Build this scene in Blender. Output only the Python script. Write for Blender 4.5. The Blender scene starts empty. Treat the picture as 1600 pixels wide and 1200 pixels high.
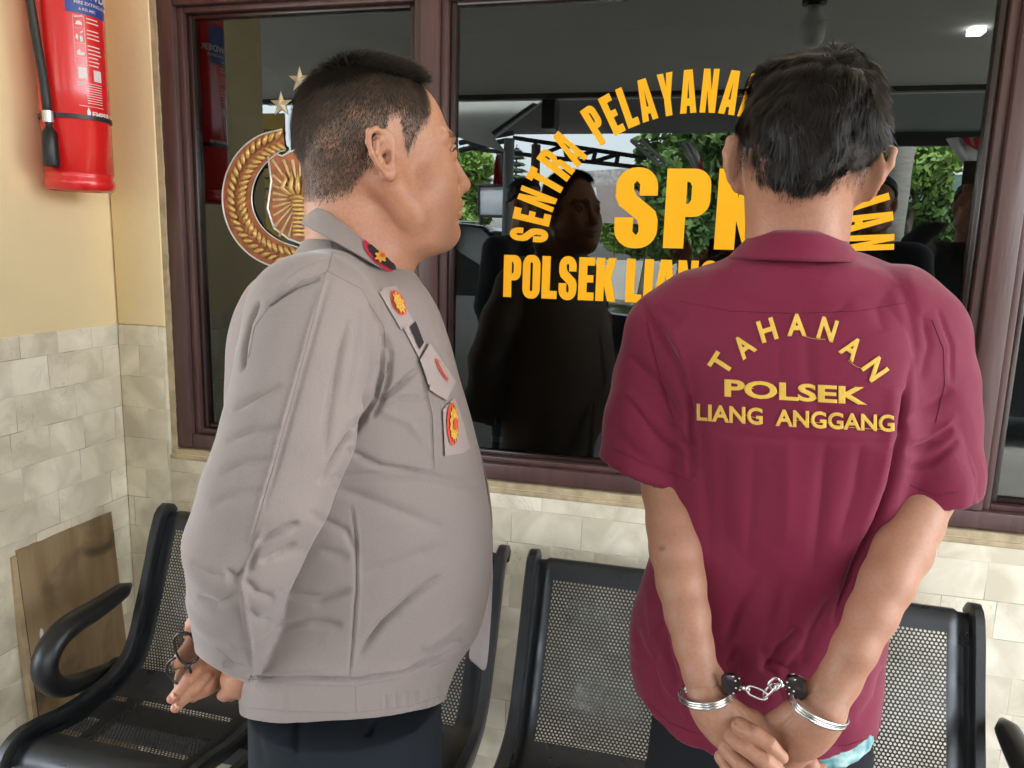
import bpy, bmesh, math, random
import numpy as np
from mathutils import Vector, Matrix
random.seed(7)
R = math.radians
sc = bpy.context.scene

# ---------------------------------------------------------------- camera
CAM = np.array([0.0, -1.6, 1.42])
FPX = 1200.0                                   # focal length in pixels of the 1600 px wide photograph
_n = np.array([310, -205, 1200.]); _v = np.array([-195, 6800, 1200.])
_n /= np.linalg.norm(_n); _v -= _n * (_v @ _n); _v /= np.linalg.norm(_v)
AY, AZ = _n, -_v
AX = np.cross(AY, AZ)                          # world axes seen from the camera (right, down, forward)
cam_d = bpy.data.cameras.new('camera'); cam = bpy.data.objects.new('camera', cam_d)
sc.collection.objects.link(cam); sc.camera = cam
_right = Vector((AX[0], AY[0], AZ[0])); _up = -Vector((AX[1], AY[1], AZ[1])); _back = -Vector((AX[2], AY[2], AZ[2]))
cam.matrix_world = Matrix(((_right.x, _up.x, _back.x, CAM[0]), (_right.y, _up.y, _back.y, CAM[1]), (_right.z, _up.z, _back.z, CAM[2]), (0, 0, 0, 1)))
cam_d.sensor_width = 36.0; cam_d.lens = 36.0 * FPX / 1600.0
cam_d.clip_start = 0.02; cam_d.clip_end = 2000

# ---------------------------------------------------------------- world, sun, exposure
w = bpy.data.worlds.new('World'); sc.world = w; w.use_nodes = True
nt = w.node_tree; nt.nodes.clear()
sky = nt.nodes.new('ShaderNodeTexSky'); sky.sky_type = 'NISHITA'; sky.sun_disc = False
SUN_EL, SUN_ROT = R(55), R(28)
sky.sun_elevation = SUN_EL; sky.sun_rotation = SUN_ROT; sky.dust_density = 3.0; sky.air_density = 1.0
hs = nt.nodes.new('ShaderNodeHueSaturation'); hs.inputs['Saturation'].default_value = 0.35; hs.inputs['Value'].default_value = 1.0
bg = nt.nodes.new('ShaderNodeBackground'); bg.inputs['Strength'].default_value = 0.15
wo = nt.nodes.new('ShaderNodeOutputWorld')
nt.links.new(sky.outputs[0], hs.inputs['Color']); nt.links.new(hs.outputs[0], bg.inputs[0]); nt.links.new(bg.outputs[0], wo.inputs[0])
sl = bpy.data.lights.new('sun', 'SUN'); sl.energy = 1.5; sl.angle = R(10); sl.color = (1, .96, .9)
so = bpy.data.objects.new('sun', sl); sc.collection.objects.link(so)
sd = Vector((math.sin(SUN_ROT) * math.cos(SUN_EL), math.cos(SUN_ROT) * math.cos(SUN_EL), math.sin(SUN_EL)))
so.rotation_euler = sd.to_track_quat('Z', 'Y').to_euler(); so.location = sd * 30
sc.view_settings.view_transform = 'Standard'; sc.view_settings.look = 'None'; sc.view_settings.gamma = 1
sc.view_settings.exposure = 3.95
sc.render.engine = 'CYCLES'
sc.cycles.use_denoising = True
sc.cycles.max_bounces = 10; sc.cycles.diffuse_bounces = 5; sc.cycles.glossy_bounces = 4; sc.cycles.transparent_max_bounces = 24
sc.cycles.sample_clamp_indirect = 6.0
sc.cycles.caustics_reflective = False; sc.cycles.caustics_refractive = False

# ---------------------------------------------------------------- helpers: pixels of the photograph to points in the place
def ray(px, py):
    c = np.array([px - 800., py - 600., FPX]); return np.array([AX @ c, AY @ c, AZ @ c])
def on_y(px, py, y):
    r = ray(px, py); return CAM + r * ((y - CAM[1]) / r[1])
def on_x(px, py, x):
    r = ray(px, py); return CAM + r * ((x - CAM[0]) / r[0])
def project(P):
    d = np.asarray(P) - CAM
    c = d[..., :1] * AX + d[..., 1:2] * AY + d[..., 2:3] * AZ
    return c[..., :2] / c[..., 2:3] * FPX + np.array([800., 600.])
class Frame:
    """upright plane facing the camera through a person's axis; w is metres behind it"""
    def __init__(s, cx, cy):
        h = np.array([cx - CAM[0], cy - CAM[1], 0]); h /= np.linalg.norm(h)
        s.h = h; s.u = np.array([h[1], -h[0], 0]); s.o = np.array([cx, cy, 0.])
    def q(s, px, py, w=0.):
        r = ray(px, py); t = ((s.o - CAM) @ s.h + w) / (r @ s.h); return CAM + r * t
    def loc(s, P):                     # world -> (u, w, z)
        d = P - s.o; return np.stack([d @ s.u, d @ s.h, P[..., 2]], -1)

# ---------------------------------------------------------------- materials
def node_mat(name):
    m = bpy.data.materials.new(name); m.use_nodes = True
    nt = m.node_tree; b = nt.nodes['Principled BSDF']; return m, nt, b
def mat(name, col, rough=.5, metal=0., var=0., scale=20., bump=0., bscale=None, spec=None, sheen=0., coat=0., stretch=None, col2=None, sss=0.):
    m, nt, b = node_mat(name)
    b.inputs['Base Color'].default_value = (*col, 1); b.inputs['Roughness'].default_value = rough; b.inputs['Metallic'].default_value = metal
    if spec is not None: b.inputs['Specular IOR Level'].default_value = spec
    if sheen: b.inputs['Sheen Weight'].default_value = sheen; b.inputs['Sheen Roughness'].default_value = .5
    if coat: b.inputs['Coat Weight'].default_value = coat; b.inputs['Coat Roughness'].default_value = .15
    if sss:
        b.inputs['Subsurface Weight'].default_value = sss; b.inputs['Subsurface Radius'].default_value = (1, .35, .18); b.inputs['Subsurface Scale'].default_value = .006
    tc = nt.nodes.new('ShaderNodeTexCoord'); src = tc.outputs['Object']
    if stretch:
        mp = nt.nodes.new('ShaderNodeMapping'); mp.inputs['Scale'].default_value = stretch
        nt.links.new(src, mp.inputs[0]); src = mp.outputs[0]
    if var or col2:
        n = nt.nodes.new('ShaderNodeTexNoise'); n.inputs['Scale'].default_value = scale; n.inputs['Detail'].default_value = 6
        nt.links.new(src, n.inputs['Vector'])
        r = nt.nodes.new('ShaderNodeMapRange'); r.inputs[1].default_value = .35; r.inputs[2].default_value = .65
        nt.links.new(n.outputs[0], r.inputs[0])
        mx = nt.nodes.new('ShaderNodeMix'); mx.data_type = 'RGBA'
        c2 = col2 or tuple(c * (1 - var) for c in col)
        mx.inputs[6].default_value = (*col, 1); mx.inputs[7].default_value = (*c2, 1)
        nt.links.new(r.outputs[0], mx.inputs[0]); nt.links.new(mx.outputs[2], b.inputs['Base Color'])
    if bump:
        n = nt.nodes.new('ShaderNodeTexNoise'); n.inputs['Scale'].default_value = bscale or scale; n.inputs['Detail'].default_value = 4
        nt.links.new(src, n.inputs['Vector'])
        bp = nt.nodes.new('ShaderNodeBump'); bp.inputs['Strength'].default_value = bump; bp.inputs['Distance'].default_value = .002
        nt.links.new(n.outputs[0], bp.inputs['Height']); nt.links.new(bp.outputs[0], b.inputs['Normal'])
    return m
def N(nt, t, **k):
    n = nt.nodes.new(t)
    for a, v in k.items():
        if a.startswith('i_'):
            n.inputs[a[2:].replace('_', ' ')].default_value = v
        else: setattr(n, a, v)
    return n

# ---------------------------------------------------------------- mesh helpers
COL = sc.collection
def new_obj(name, me, m=None, parent=None, smooth=False):
    o = bpy.data.objects.new(name, me); COL.objects.link(o)
    if m is not None: me.materials.append(m)
    if parent is not None: o.parent = parent
    if smooth: me.shade_smooth()
    return o
def from_arrays(name, V, Fc, m=None, parent=None, smooth=True):
    me = bpy.data.meshes.new(name)
    V = np.asarray(V, dtype=np.float32)
    if isinstance(Fc, np.ndarray):
        k = Fc.shape[1]; me.vertices.add(len(V)); me.vertices.foreach_set('co', V.ravel())
        me.loops.add(Fc.size); me.loops.foreach_set('vertex_index', Fc.astype(np.int32).ravel())
        me.polygons.add(len(Fc)); me.polygons.foreach_set('loop_start', np.arange(0, Fc.size, k, dtype=np.int32))
        me.update(calc_edges=True)
    else:
        me.from_pydata([tuple(map(float, v)) for v in V], [], [tuple(f) for f in Fc])
    me.update()
    return new_obj(name, me, m, parent, smooth)
def thing(name, label, cat, loc=(0, 0, 0), group=None, rotz=0):
    o = bpy.data.objects.new(name, None); COL.objects.link(o); o.location = loc; o.rotation_euler = (0, 0, rotz)
    o['label'] = label; o['category'] = cat
    if group: o['group'] = group
    o.empty_display_size = .1
    return o
def tag(o, label, cat, group=None):
    o['label'] = label; o['category'] = cat
    if group: o['group'] = group
    return o
def world_child(o, parent):
    """parent without moving: the parents here are only translated / turned about z"""
    o.parent = parent; o.matrix_parent_inverse = Matrix.LocRotScale(parent.location, parent.rotation_euler, parent.scale).inverted(); return o
class MB:
    def __init__(s): s.bm = bmesh.new()
    def box(s, x0, x1, y0, y1, z0, z1, bev=0., seg=2, M=None):
        r = bmesh.ops.create_cube(s.bm, size=1.0)
        vs = r['verts']
        for v in vs:
            v.co = Vector((x0 + (v.co.x + .5) * (x1 - x0), y0 + (v.co.y + .5) * (y1 - y0), z0 + (v.co.z + .5) * (z1 - z0)))
        if bev:
            es = list({e for v in vs for e in v.link_edges})
            rr = bmesh.ops.bevel(s.bm, geom=es, offset=bev, segments=seg, affect='EDGES', profile=.5)
            vs = list({v for f in rr['faces'] for v in f.verts} | {v for v in vs if v.is_valid})
        if M is not None:
            for v in vs: v.co = M @ v.co
        return vs
    def tube(s, pts, r, seg=12, cap=True, flat=None):
        """tube through points; r a number or list; flat=(axis vector, factor) squashes it"""
        pts = [Vector(p) for p in pts]; n = len(pts)
        rs = r if isinstance(r, (list, tuple, np.ndarray)) else [r] * n
        rings = []; up = None
        for i, p in enumerate(pts):
            t = (pts[min(i + 1, n - 1)] - pts[max(i - 1, 0)]).normalized()
            if up is None:
                up = t.orthogonal().normalized() if flat is None else (Vector(flat[0]) - t * t.dot(Vector(flat[0]))).normalized()
            up = (up - t * t.dot(up)).normalized(); sd_ = t.cross(up)
            k = 1 if flat is None else flat[1]
            rings.append([s.bm.verts.new(p + (up * math.cos(a) * k + sd_ * math.sin(a)) * rs[i]) for a in [2 * math.pi * j / seg for j in range(seg)]])
        for i in range(n - 1):
            for j in range(seg):
                s.bm.faces.new((rings[i][j], rings[i][(j + 1) % seg], rings[i + 1][(j + 1) % seg], rings[i + 1][j]))
        if cap:
            s.bm.faces.new(rings[0][::-1]); s.bm.faces.new(rings[-1])
        return s
    def lathe(s, prof, seg=48, M=None):
        """prof: (r, z) from bottom to top"""
        rings = []
        for r, z in prof:
            ring = [Vector((r * math.cos(2 * math.pi * j / seg), r * math.sin(2 * math.pi * j / seg), z)) for j in range(seg)]
            rings.append([s.bm.verts.new(M @ p if M is not None else p) for p in ring])
        for i in range(len(rings) - 1):
            for j in range(seg):
                s.bm.faces.new((rings[i][j], rings[i][(j + 1) % seg], rings[i + 1][(j + 1) % seg], rings[i + 1][j]))
        s.bm.faces.new(rings[0][::-1]); s.bm.faces.new(rings[-1]); return s
    def prism(s, poly, d0, d1, f):
        """extrude polygon poly [(a,b)] from depth d0 to d1; f(a,b,d)->xyz"""
        A = [s.bm.verts.new(f(a, b, d0)) for a, b in poly]; B = [s.bm.verts.new(f(a, b, d1)) for a, b in poly]
        s.bm.faces.new(A); s.bm.faces.new(B[::-1])
        for i in range(len(poly)):
            j = (i + 1) % len(poly); s.bm.faces.new((A[j], A[i], B[i], B[j]))
        return s
    def build(s, name, m, parent=None, smooth=False, angle=None, label=None):
        bmesh.ops.recalc_face_normals(s.bm, faces=s.bm.faces)
        me = bpy.data.meshes.new(name); s.bm.to_mesh(me); s.bm.free()
        o = new_obj(name, me, m, parent, smooth)
        if angle: me.shade_smooth(); me.set_sharp_from_angle(angle=R(angle))
        if label: o['label'] = label
        return o
def structure(o): o['kind'] = 'structure'; return o

# ---------------------------------------------------------------- implicit surfaces (bodies, clothes): fields on a grid, meshed by surface nets
def smin(a, b, k):
    h = np.clip(.5 + .5 * (b - a) / k, 0, 1); return b + (a - b) * h - k * h * (1 - h)
class Field:
    def __init__(s, lo, hi, vox):
        s.lo = np.array(lo, float); s.v = vox
        s.n = np.maximum(((np.array(hi) - s.lo) / vox).astype(int) + 2, 4)
        s.f = np.full(s.n, .06, np.float32)
    def _sl(s, lo, hi):
        a = np.clip(((np.array(lo) - s.lo) / s.v).astype(int) - 1, 0, s.n - 1); b = np.clip(((np.array(hi) - s.lo) / s.v).astype(int) + 2, 1, s.n)
        if np.any(b <= a): return None
        return tuple(slice(i, j) for i, j in zip(a, b)), a, b
    def _pts(s, a, b):
        g = [(s.lo[i] + s.v * np.arange(a[i], b[i])).astype(np.float32) for i in range(3)]
        return np.stack(np.meshgrid(*g, indexing='ij'), -1)
    def apply(s, fn, lo, hi, k=.01, mode='add'):
        m = k + .012
        r = s._sl(np.array(lo) - m, np.array(hi) + m)
        if r is None: return s
        sl, a, b = r; P = s._pts(a, b); d = fn(P).astype(np.float32)
        if mode == 'add': s.f[sl] = smin(s.f[sl], d, k) if k > 0 else np.minimum(s.f[sl], d)
        elif mode == 'sub': s.f[sl] = -smin(-s.f[sl], d, k) if k > 0 else np.maximum(s.f[sl], -d)
        elif mode == 'and':
            s.f[sl] = -smin(-s.f[sl], -d, k) if k > 0 else np.maximum(s.f[sl], d)
        return s
    def cone(s, p, q, r1, r2=None, k=.01, mode='add'):
        p = np.array(p, float); q = np.array(q, float); r2 = r1 if r2 is None else r2; m = max(r1, r2)
        ba = q - p; L2 = ba @ ba + 1e-12
        def fn(P):
            t = np.clip(((P - p) @ ba) / L2, 0, 1)
            return np.linalg.norm(P - p - t[..., None] * ba, axis=-1) - (r1 + (r2 - r1) * t)
        return s.apply(fn, np.minimum(p, q) - m, np.maximum(p, q) + m, k, mode)
    def ell(s, c, r, M=None, k=.01, mode='add'):
        """ellipsoid, radii r along the rows of M (3x3)"""
        c = np.array(c, float); r = np.array(r, float); M = np.eye(3) if M is None else np.array(M)
        def fn(P):
            d = (P - c) @ M.T / r; n = np.linalg.norm(d, axis=-1); g = np.linalg.norm(d / r, axis=-1)
            return n * (n - 1) / np.maximum(g, 1e-6)
        e = np.sqrt(((M * r[:, None]) ** 2).sum(0))
        return s.apply(fn, c - e, c + e, k, mode)
    def chain(s, pts, rs, k=.01, mode='add'):
        for i in range(len(pts) - 1): s.cone(pts[i], pts[i + 1], rs[i], rs[i + 1], k, mode)
        return s
    def mesh(s):
        """naive surface nets -> V, quads"""
        f = s.f; f[0] = f[-1] = .05; f[:, 0] = f[:, -1] = .05; f[:, :, 0] = f[:, :, -1] = .05
        ins = f < 0; nx, ny, nz = f.shape
        c = [ins[i:nx - 1 + i, j:ny - 1 + j, k:nz - 1 + k] for i in (0, 1) for j in (0, 1) for k in (0, 1)]
        al = c[0].copy(); an = c[0].copy()
        for q in c[1:]: al &= q; an |= q
        act = an & ~al; ids = np.full(act.shape, -1, np.int32); I = np.argwhere(act); ids[act] = np.arange(len(I))
        acc = np.zeros((len(I), 3)); cnt = np.zeros(len(I))
        cor = [(i, j, k) for i in (0, 1) for j in (0, 1) for k in (0, 1)]
        val = {o: f[I[:, 0] + o[0], I[:, 1] + o[1], I[:, 2] + o[2]] for o in cor}
        for o in cor:
            for ax in range(3):
                if o[ax] == 0:
                    p = list(o); p[ax] = 1; p = tuple(p); a, b = val[o], val[p]; m = (a < 0) != (b < 0)
                    t = np.where(m, a / np.where(np.abs(a - b) < 1e-12, 1, a - b), 0)
                    pos = np.array(o, float)[None].repeat(len(I), 0); pos[:, ax] += t
                    acc += pos * m[:, None]; cnt += m
        V = s.lo + s.v * (I + acc / np.maximum(cnt, 1)[:, None])
        Q = []
        for ax in range(3):
            a = [slice(1, -1)] * 3; b = [slice(1, -1)] * 3; a[ax] = slice(0, -1); b[ax] = slice(1, None)
            A, B = ins[tuple(a)], ins[tuple(b)]; E_ = np.argwhere(A != B); fl = A[tuple(E_.T)]
            off = np.array([1, 1, 1]); off[ax] = 0; e = E_ + off
            o1, o2 = [x for x in range(3) if x != ax]; d1 = np.zeros(3, int); d1[o1] = 1; d2 = np.zeros(3, int); d2[o2] = 1
            q = np.stack([ids[tuple((e - d1 - d2).T)], ids[tuple((e - d2).T)], ids[tuple(e.T)], ids[tuple((e - d1).T)]], 1)
            sgn = fl if ax != 1 else ~fl
            q[~sgn] = q[~sgn][:, ::-1]; Q.append(q)
        return V, np.concatenate(Q)
def vnormals(V, Q):
    n = np.cross(V[Q[:, 2]] - V[Q[:, 0]], V[Q[:, 3]] - V[Q[:, 1]]); N_ = np.zeros_like(V)
    for i in range(4): np.add.at(N_, Q[:, i], n)
    return N_ / np.maximum(np.linalg.norm(N_, axis=1, keepdims=True), 1e-12)
def relax(V, Q, it=2, lam=.5):
    for _ in range(it):
        a = np.zeros_like(V); c = np.zeros(len(V))
        for i in range(4):
            j = (i + 1) % 4
            np.add.at(a, Q[:, i], V[Q[:, j]]); np.add.at(a, Q[:, j], V[Q[:, i]]); np.add.at(c, Q[:, i], 1); np.add.at(c, Q[:, j], 1)
        V = V + lam * (a / np.maximum(c, 1)[:, None] - V)
    return V
def seg_dist(P2, A, B):
    d = B - A; t = np.clip(((P2 - A) @ d) / (d @ d + 1e-9), 0, 1); return np.linalg.norm(P2 - A - t[:, None] * d, axis=1), t
def folds(V, Q, fl, passes=1):
    """press creases into a cloth: each fold is (pixel polyline, width px, depth m); negative depth raises a ridge"""
    Nn = vnormals(V, Q); P2 = project(V); vd = CAM - V; vd /= np.linalg.norm(vd, axis=1, keepdims=True); fac = (Nn * vd).sum(1)
    g = np.clip((fac + .05) / .25, 0, 1); D = np.zeros(len(V))
    for line, wd, dep in fl:
        L = [np.array(p, float) for p in line]; best = np.full(len(V), 1e9); tt = np.zeros(len(V)); n = len(L) - 1
        for i in range(n):
            d, t = seg_dist(P2, L[i], L[i + 1]); m = d < best; best[m] = d[m]; tt[m] = (i + t[m]) / n
        prof = (.45 * np.exp(-(best / wd) ** 2) + .55 * np.exp(-best / wd * 1.5)) * np.clip(4 * tt * (1 - tt) * 1.3, 0, 1) ** .6
        D += -dep * prof
    return V + Nn * (D * g)[:, None]
def hash3(P):
    return np.modf(np.abs(np.sin(P @ np.array([12.9898, 78.233, 37.719])) * 43758.5453))[0]
def vnoise(P):
    i = np.floor(P); f = P - i; f = f * f * (3 - 2 * f); r = 0
    for a in (0, 1):
        for b in (0, 1):
            for c in (0, 1):
                wgt = (f[..., 0] if a else 1 - f[..., 0]) * (f[..., 1] if b else 1 - f[..., 1]) * (f[..., 2] if c else 1 - f[..., 2])
                r = r + wgt * hash3(i + np.array([a, b, c]))
    return r * 2 - 1
def spline(xs, ys):
    """monotone-ish smooth interpolation (Catmull-Rom) of table values"""
    xs = np.array(xs, float); ys = np.array(ys, float)
    m = np.gradient(ys, xs)
    def f(x):
        x = np.clip(x, xs[0], xs[-1]); i = np.clip(np.searchsorted(xs, x) - 1, 0, len(xs) - 2); h = xs[i + 1] - xs[i]; t = (x - xs[i]) / h
        return (2 * t**3 - 3 * t**2 + 1) * ys[i] + (t**3 - 2 * t**2 + t) * h * m[i] + (-2 * t**3 + 3 * t**2) * ys[i + 1] + (t**3 - t**2) * h * m[i + 1]
    return f
# ================================================================ materials of the place
def tile_mat(name, axis):
    """cream marble-look wall tiles laid in running bond, with grubby joints"""
    m, nt, b = node_mat(name); L = nt.links.new
    tc = N(nt, 'ShaderNodeTexCoord'); sp = N(nt, 'ShaderNodeSeparateXYZ'); L(tc.outputs['Object'], sp.inputs[0])
    cb = N(nt, 'ShaderNodeCombineXYZ'); L(sp.outputs['X' if axis == 'x' else 'Y'], cb.inputs[0]); L(sp.outputs['Z'], cb.inputs[1])
    wn = N(nt, 'ShaderNodeTexNoise', i_Scale=3.0, i_Detail=2.0); L(tc.outputs['Object'], wn.inputs['Vector'])
    ws = N(nt, 'ShaderNodeVectorMath', operation='SCALE', i_Scale=.007); L(wn.outputs['Color'], ws.inputs[0])
    wa = N(nt, 'ShaderNodeVectorMath', operation='ADD'); L(cb.outputs[0], wa.inputs[0]); L(ws.outputs[0], wa.inputs[1])
    def bricks(c1, c2, mo):
        br = N(nt, 'ShaderNodeTexBrick', offset=.43, squash=.62, squash_frequency=3, offset_frequency=2)
        for k, v in dict(Scale=1.0, Bias=0.0).items(): br.inputs[k].default_value = v
        br.inputs['Mortar Size'].default_value = .0009; br.inputs['Mortar Smooth'].default_value = .6
        br.inputs['Brick Width'].default_value = .158; br.inputs['Row Height'].default_value = .0775
        br.inputs['Color1'].default_value = c1; br.inputs['Color2'].default_value = c2; br.inputs['Mortar'].default_value = mo
        L(wa.outputs[0], br.inputs['Vector']); return br
    br = bricks((.92, .86, .72, 1), (.80, .73, .58, 1), (.76, .69, .55, 1))
    # a vein / cloud pattern that is cut afresh in every tile
    rnd = bricks((0, 0, 0, 1), (1, 1, 1, 1), (.5, .5, .5, 1))
    off = N(nt, 'ShaderNodeVectorMath', operation='SCALE', i_Scale=9.0); L(rnd.outputs['Color'], off.inputs[0])
    ad = N(nt, 'ShaderNodeVectorMath', operation='ADD'); L(tc.outputs['Object'], ad.inputs[0]); L(off.outputs[0], ad.inputs[1])
    n1 = N(nt, 'ShaderNodeTexNoise', i_Scale=10.0, i_Detail=8.0, i_Distortion=.7); L(ad.outputs[0], n1.inputs['Vector'])
    r1 = N(nt, 'ShaderNodeMapRange'); r1.inputs[1].default_value = .38; r1.inputs[2].default_value = .62; L(n1.outputs[0], r1.inputs[0])
    m1 = N(nt, 'ShaderNodeMix', data_type='RGBA', blend_type='MULTIPLY'); m1.inputs[0].default_value = 1
    cr = N(nt, 'ShaderNodeValToRGB'); cr.color_ramp.elements[0].color = (.79, .77, .71, 1); cr.color_ramp.elements[1].color = (1.06, 1.05, 1.03, 1)
    L(r1.outputs[0], cr.inputs[0]); L(br.outputs['Color'], m1.inputs[6]); L(cr.outputs[0], m1.inputs[7])
    # fine grey veins
    n2 = N(nt, 'ShaderNodeTexNoise', i_Scale=16.0, i_Detail=10.0, i_Distortion=2.5); L(ad.outputs[0], n2.inputs['Vector'])
    ab = N(nt, 'ShaderNodeMath', operation='SUBTRACT'); ab.inputs[1].default_value = .5; L(n2.outputs[0], ab.inputs[0])
    a2 = N(nt, 'ShaderNodeMath', operation='ABSOLUTE'); L(ab.outputs[0], a2.inputs[0])
    r2 = N(nt, 'ShaderNodeMapRange'); r2.inputs[1].default_value = 0; r2.inputs[2].default_value = .018; r2.inputs[3].default_value = .32; r2.inputs[4].default_value = 0; L(a2.outputs[0], r2.inputs[0])
    n3 = N(nt, 'ShaderNodeTexNoise', i_Scale=5.0, i_Detail=3.0); L(ad.outputs[0], n3.inputs['Vector'])
    r3 = N(nt, 'ShaderNodeMapRange'); r3.inputs[1].default_value = .5; r3.inputs[2].default_value = .65; L(n3.outputs[0], r3.inputs[0])
    mm = N(nt, 'ShaderNodeMath', operation='MULTIPLY'); L(r2.outputs[0], mm.inputs[0]); L(r3.outputs[0], mm.inputs[1])
    m2 = N(nt, 'ShaderNodeMix', data_type='RGBA'); m2.inputs[7].default_value = (.20, .17, .12, 1); L(mm.outputs[0], m2.inputs[0]); L(m1.outputs[2], m2.inputs[6])
    # broad grime
    n4 = N(nt, 'ShaderNodeTexNoise', i_Scale=2.6, i_Detail=5.0); L(tc.outputs['Object'], n4.inputs['Vector'])
    r4 = N(nt, 'ShaderNodeMapRange'); r4.inputs[1].default_value = .48; r4.inputs[2].default_value = .72; r4.inputs[4].default_value = .45; L(n4.outputs[0], r4.inputs[0])
    m3 = N(nt, 'ShaderNodeMix', data_type='RGBA'); m3.inputs[7].default_value = (.36, .31, .22, 1); L(r4.outputs[0], m3.inputs[0]); L(m2.outputs[2], m3.inputs[6])
    # broken dark lines in some of the joints
    n5 = N(nt, 'ShaderNodeTexNoise', i_Scale=11.0, i_Detail=3.0); L(tc.outputs['Object'], n5.inputs['Vector'])
    r5 = N(nt, 'ShaderNodeMapRange'); r5.inputs[1].default_value = .5; r5.inputs[2].default_value = .6; L(n5.outputs[0], r5.inputs[0])
    m5 = N(nt, 'ShaderNodeMath', operation='MULTIPLY'); L(br.outputs['Fac'], m5.inputs[0]); L(r5.outputs[0], m5.inputs[1])
    m6 = N(nt, 'ShaderNodeMix', data_type='RGBA'); m6.inputs[7].default_value = (.30, .25, .18, 1); L(m5.outputs[0], m6.inputs[0]); L(m3.outputs[2], m6.inputs[6])
    L(m6.outputs[2], b.inputs['Base Color']); b.inputs['Roughness'].default_value = .38
    bp = N(nt, 'ShaderNodeBump', i_Strength=.35, i_Distance=.0015, invert=True); L(br.outputs['Fac'], bp.inputs['Height'])
    b2 = N(nt, 'ShaderNodeBump', i_Strength=.12, i_Distance=.002); L(rnd.outputs['Color'], b2.inputs['Height']); L(bp.outputs[0], b2.inputs['Normal']); L(b2.outputs[0], b.inputs['Normal'])
    return m
TILE_X = tile_mat('marble_tiles_front', 'x'); TILE_Y = tile_mat('marble_tiles_side', 'y')
YELLOW = mat('yellow_wall_paint', (.90, .73, .43), .55, var=.12, scale=2.2, bump=.25, bscale=60)
PLASTER = mat('beige_plaster', (.56, .45, .28), .8, var=.3, scale=30, bump=.6, bscale=120)
WOOD = mat('dark_brown_frame_paint', (.105, .052, .047), .42, var=.3, scale=8, bump=.25, bscale=25, stretch=(6, 6, .7), coat=.1)
BLACKMETAL = mat('black_powder_coat', (.010, .011, .013), .38, bump=.12, bscale=500, col2=(.026, .026, .027), scale=9)
CEIL = mat('white_porch_ceiling', (.62, .62, .58), .8, var=.06, scale=1.5)
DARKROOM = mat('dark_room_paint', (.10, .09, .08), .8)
CONC = mat('concrete', (.32, .31, .29), .85, var=.25, scale=3, bump=.3, bscale=40)
ASPH = mat('yard_paving', (.30, .29, .27), .9, var=.3, scale=4, bump=.5, bscale=80)

# ================================================================ ground and floor
mb = MB(); mb.box(-60, 60, -120, 60, -.25, -.151); structure(mb.build('ground', ASPH))
mb = MB(); mb.box(-7, 9, -4.6, 6, -.15, 0); structure(mb.build('porch_floor', mat('floor_tiles', (.24, .23, .21), .6, var=.15, scale=3)))

# ================================================================ front wall with the window opening
WX0, WX1, WZ0, WZ1 = -1.262, 2.3, .905, 1.972      # opening
FY = -.020                                          # face of the wall
TILE_TOP = 1.208
fw = thing('front_wall', 'cream marble tiled front wall with yellow paint above, around the big window', 'wall', (0, 0, 0))
mb = MB()
mb.box(-1.395, WX0, FY, .14, 0, TILE_TOP, bev=.006); mb.box(WX1, 4, FY, .14, 0, TILE_TOP, bev=.006)
mb.box(WX0 - .02, WX1 + .02, FY + .001, .14, 0, WZ0 - .012, bev=.006)
mb.build('tile_cladding', TILE_X, fw, angle=40)
mb = MB()
mb.box(-1.395, WX0, FY + .004, .14, TILE_TOP, 2.6, bev=.004); mb.box(WX1, 4, FY + .004, .14, TILE_TOP, 2.6, bev=.004); mb.box(WX0 - .002, WX1 + .002, FY + .004, .14, WZ1, 2.6)
mb.build('painted_upper_wall', YELLOW, fw, angle=40)
# narrow rough plaster reveal round the frame
random.seed(3)
mb = MB()
bm = mb.bm
def ragged(ax0, ax1, fixed0, jit, horiz, y0, y1, base):
    n = 90; pa = []; pb = []
    for i in range(n + 1):
        t = ax0 + (ax1 - ax0) * i / n; j = random.uniform(-jit, jit)
        if horiz: pa.append((t, base)); pb.append((t, fixed0 + j))
        else: pa.append((base, t)); pb.append((fixed0 + j, t))
    poly = pa + pb[::-1]
    A = [bm.verts.new((a, y0, b)) for a, b in poly]; B = [bm.verts.new((a, y1, b)) for a, b in poly]
    nn = n + 1
    for i in range(n):
        bm.faces.new((A[i], A[i + 1], A[2 * nn - 2 - i], A[2 * nn - 1 - i]))
        bm.faces.new((A[2 * nn - 1 - i], A[2 * nn - 2 - i], B[2 * nn - 2 - i], B[2 * nn - 1 - i]))
ragged(WZ0 - .012, WZ1, -1.2475, .0016, False, -.012, .01, WX0)
ragged(WX0, WX1, .9065, .0012, True, -.0135, .01, WZ0 - .0135)
mb.box(WX0, WX1, FY - .001, -.012, WZ0 - .024, WZ0 - .0125, bev=.003)
mb.build('plaster_reveal', PLASTER, fw)

# ================================================================ left wall
LX = -1.395
lw = thing('side_wall', 'cream marble tiled side wall with yellow paint above, behind the fire extinguisher', 'wall', (LX, -1, 0))
mb = MB(); mb.box(LX - .15, LX, -.60, .14, 0, TILE_TOP, bev=.003); world_child(mb.build('tile_cladding', TILE_Y), lw)
mb = MB(); mb.box(LX - .15, LX - .004, -.60, .14, TILE_TOP, 2.6); world_child(mb.build('painted_upper_wall', YELLOW), lw)

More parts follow.
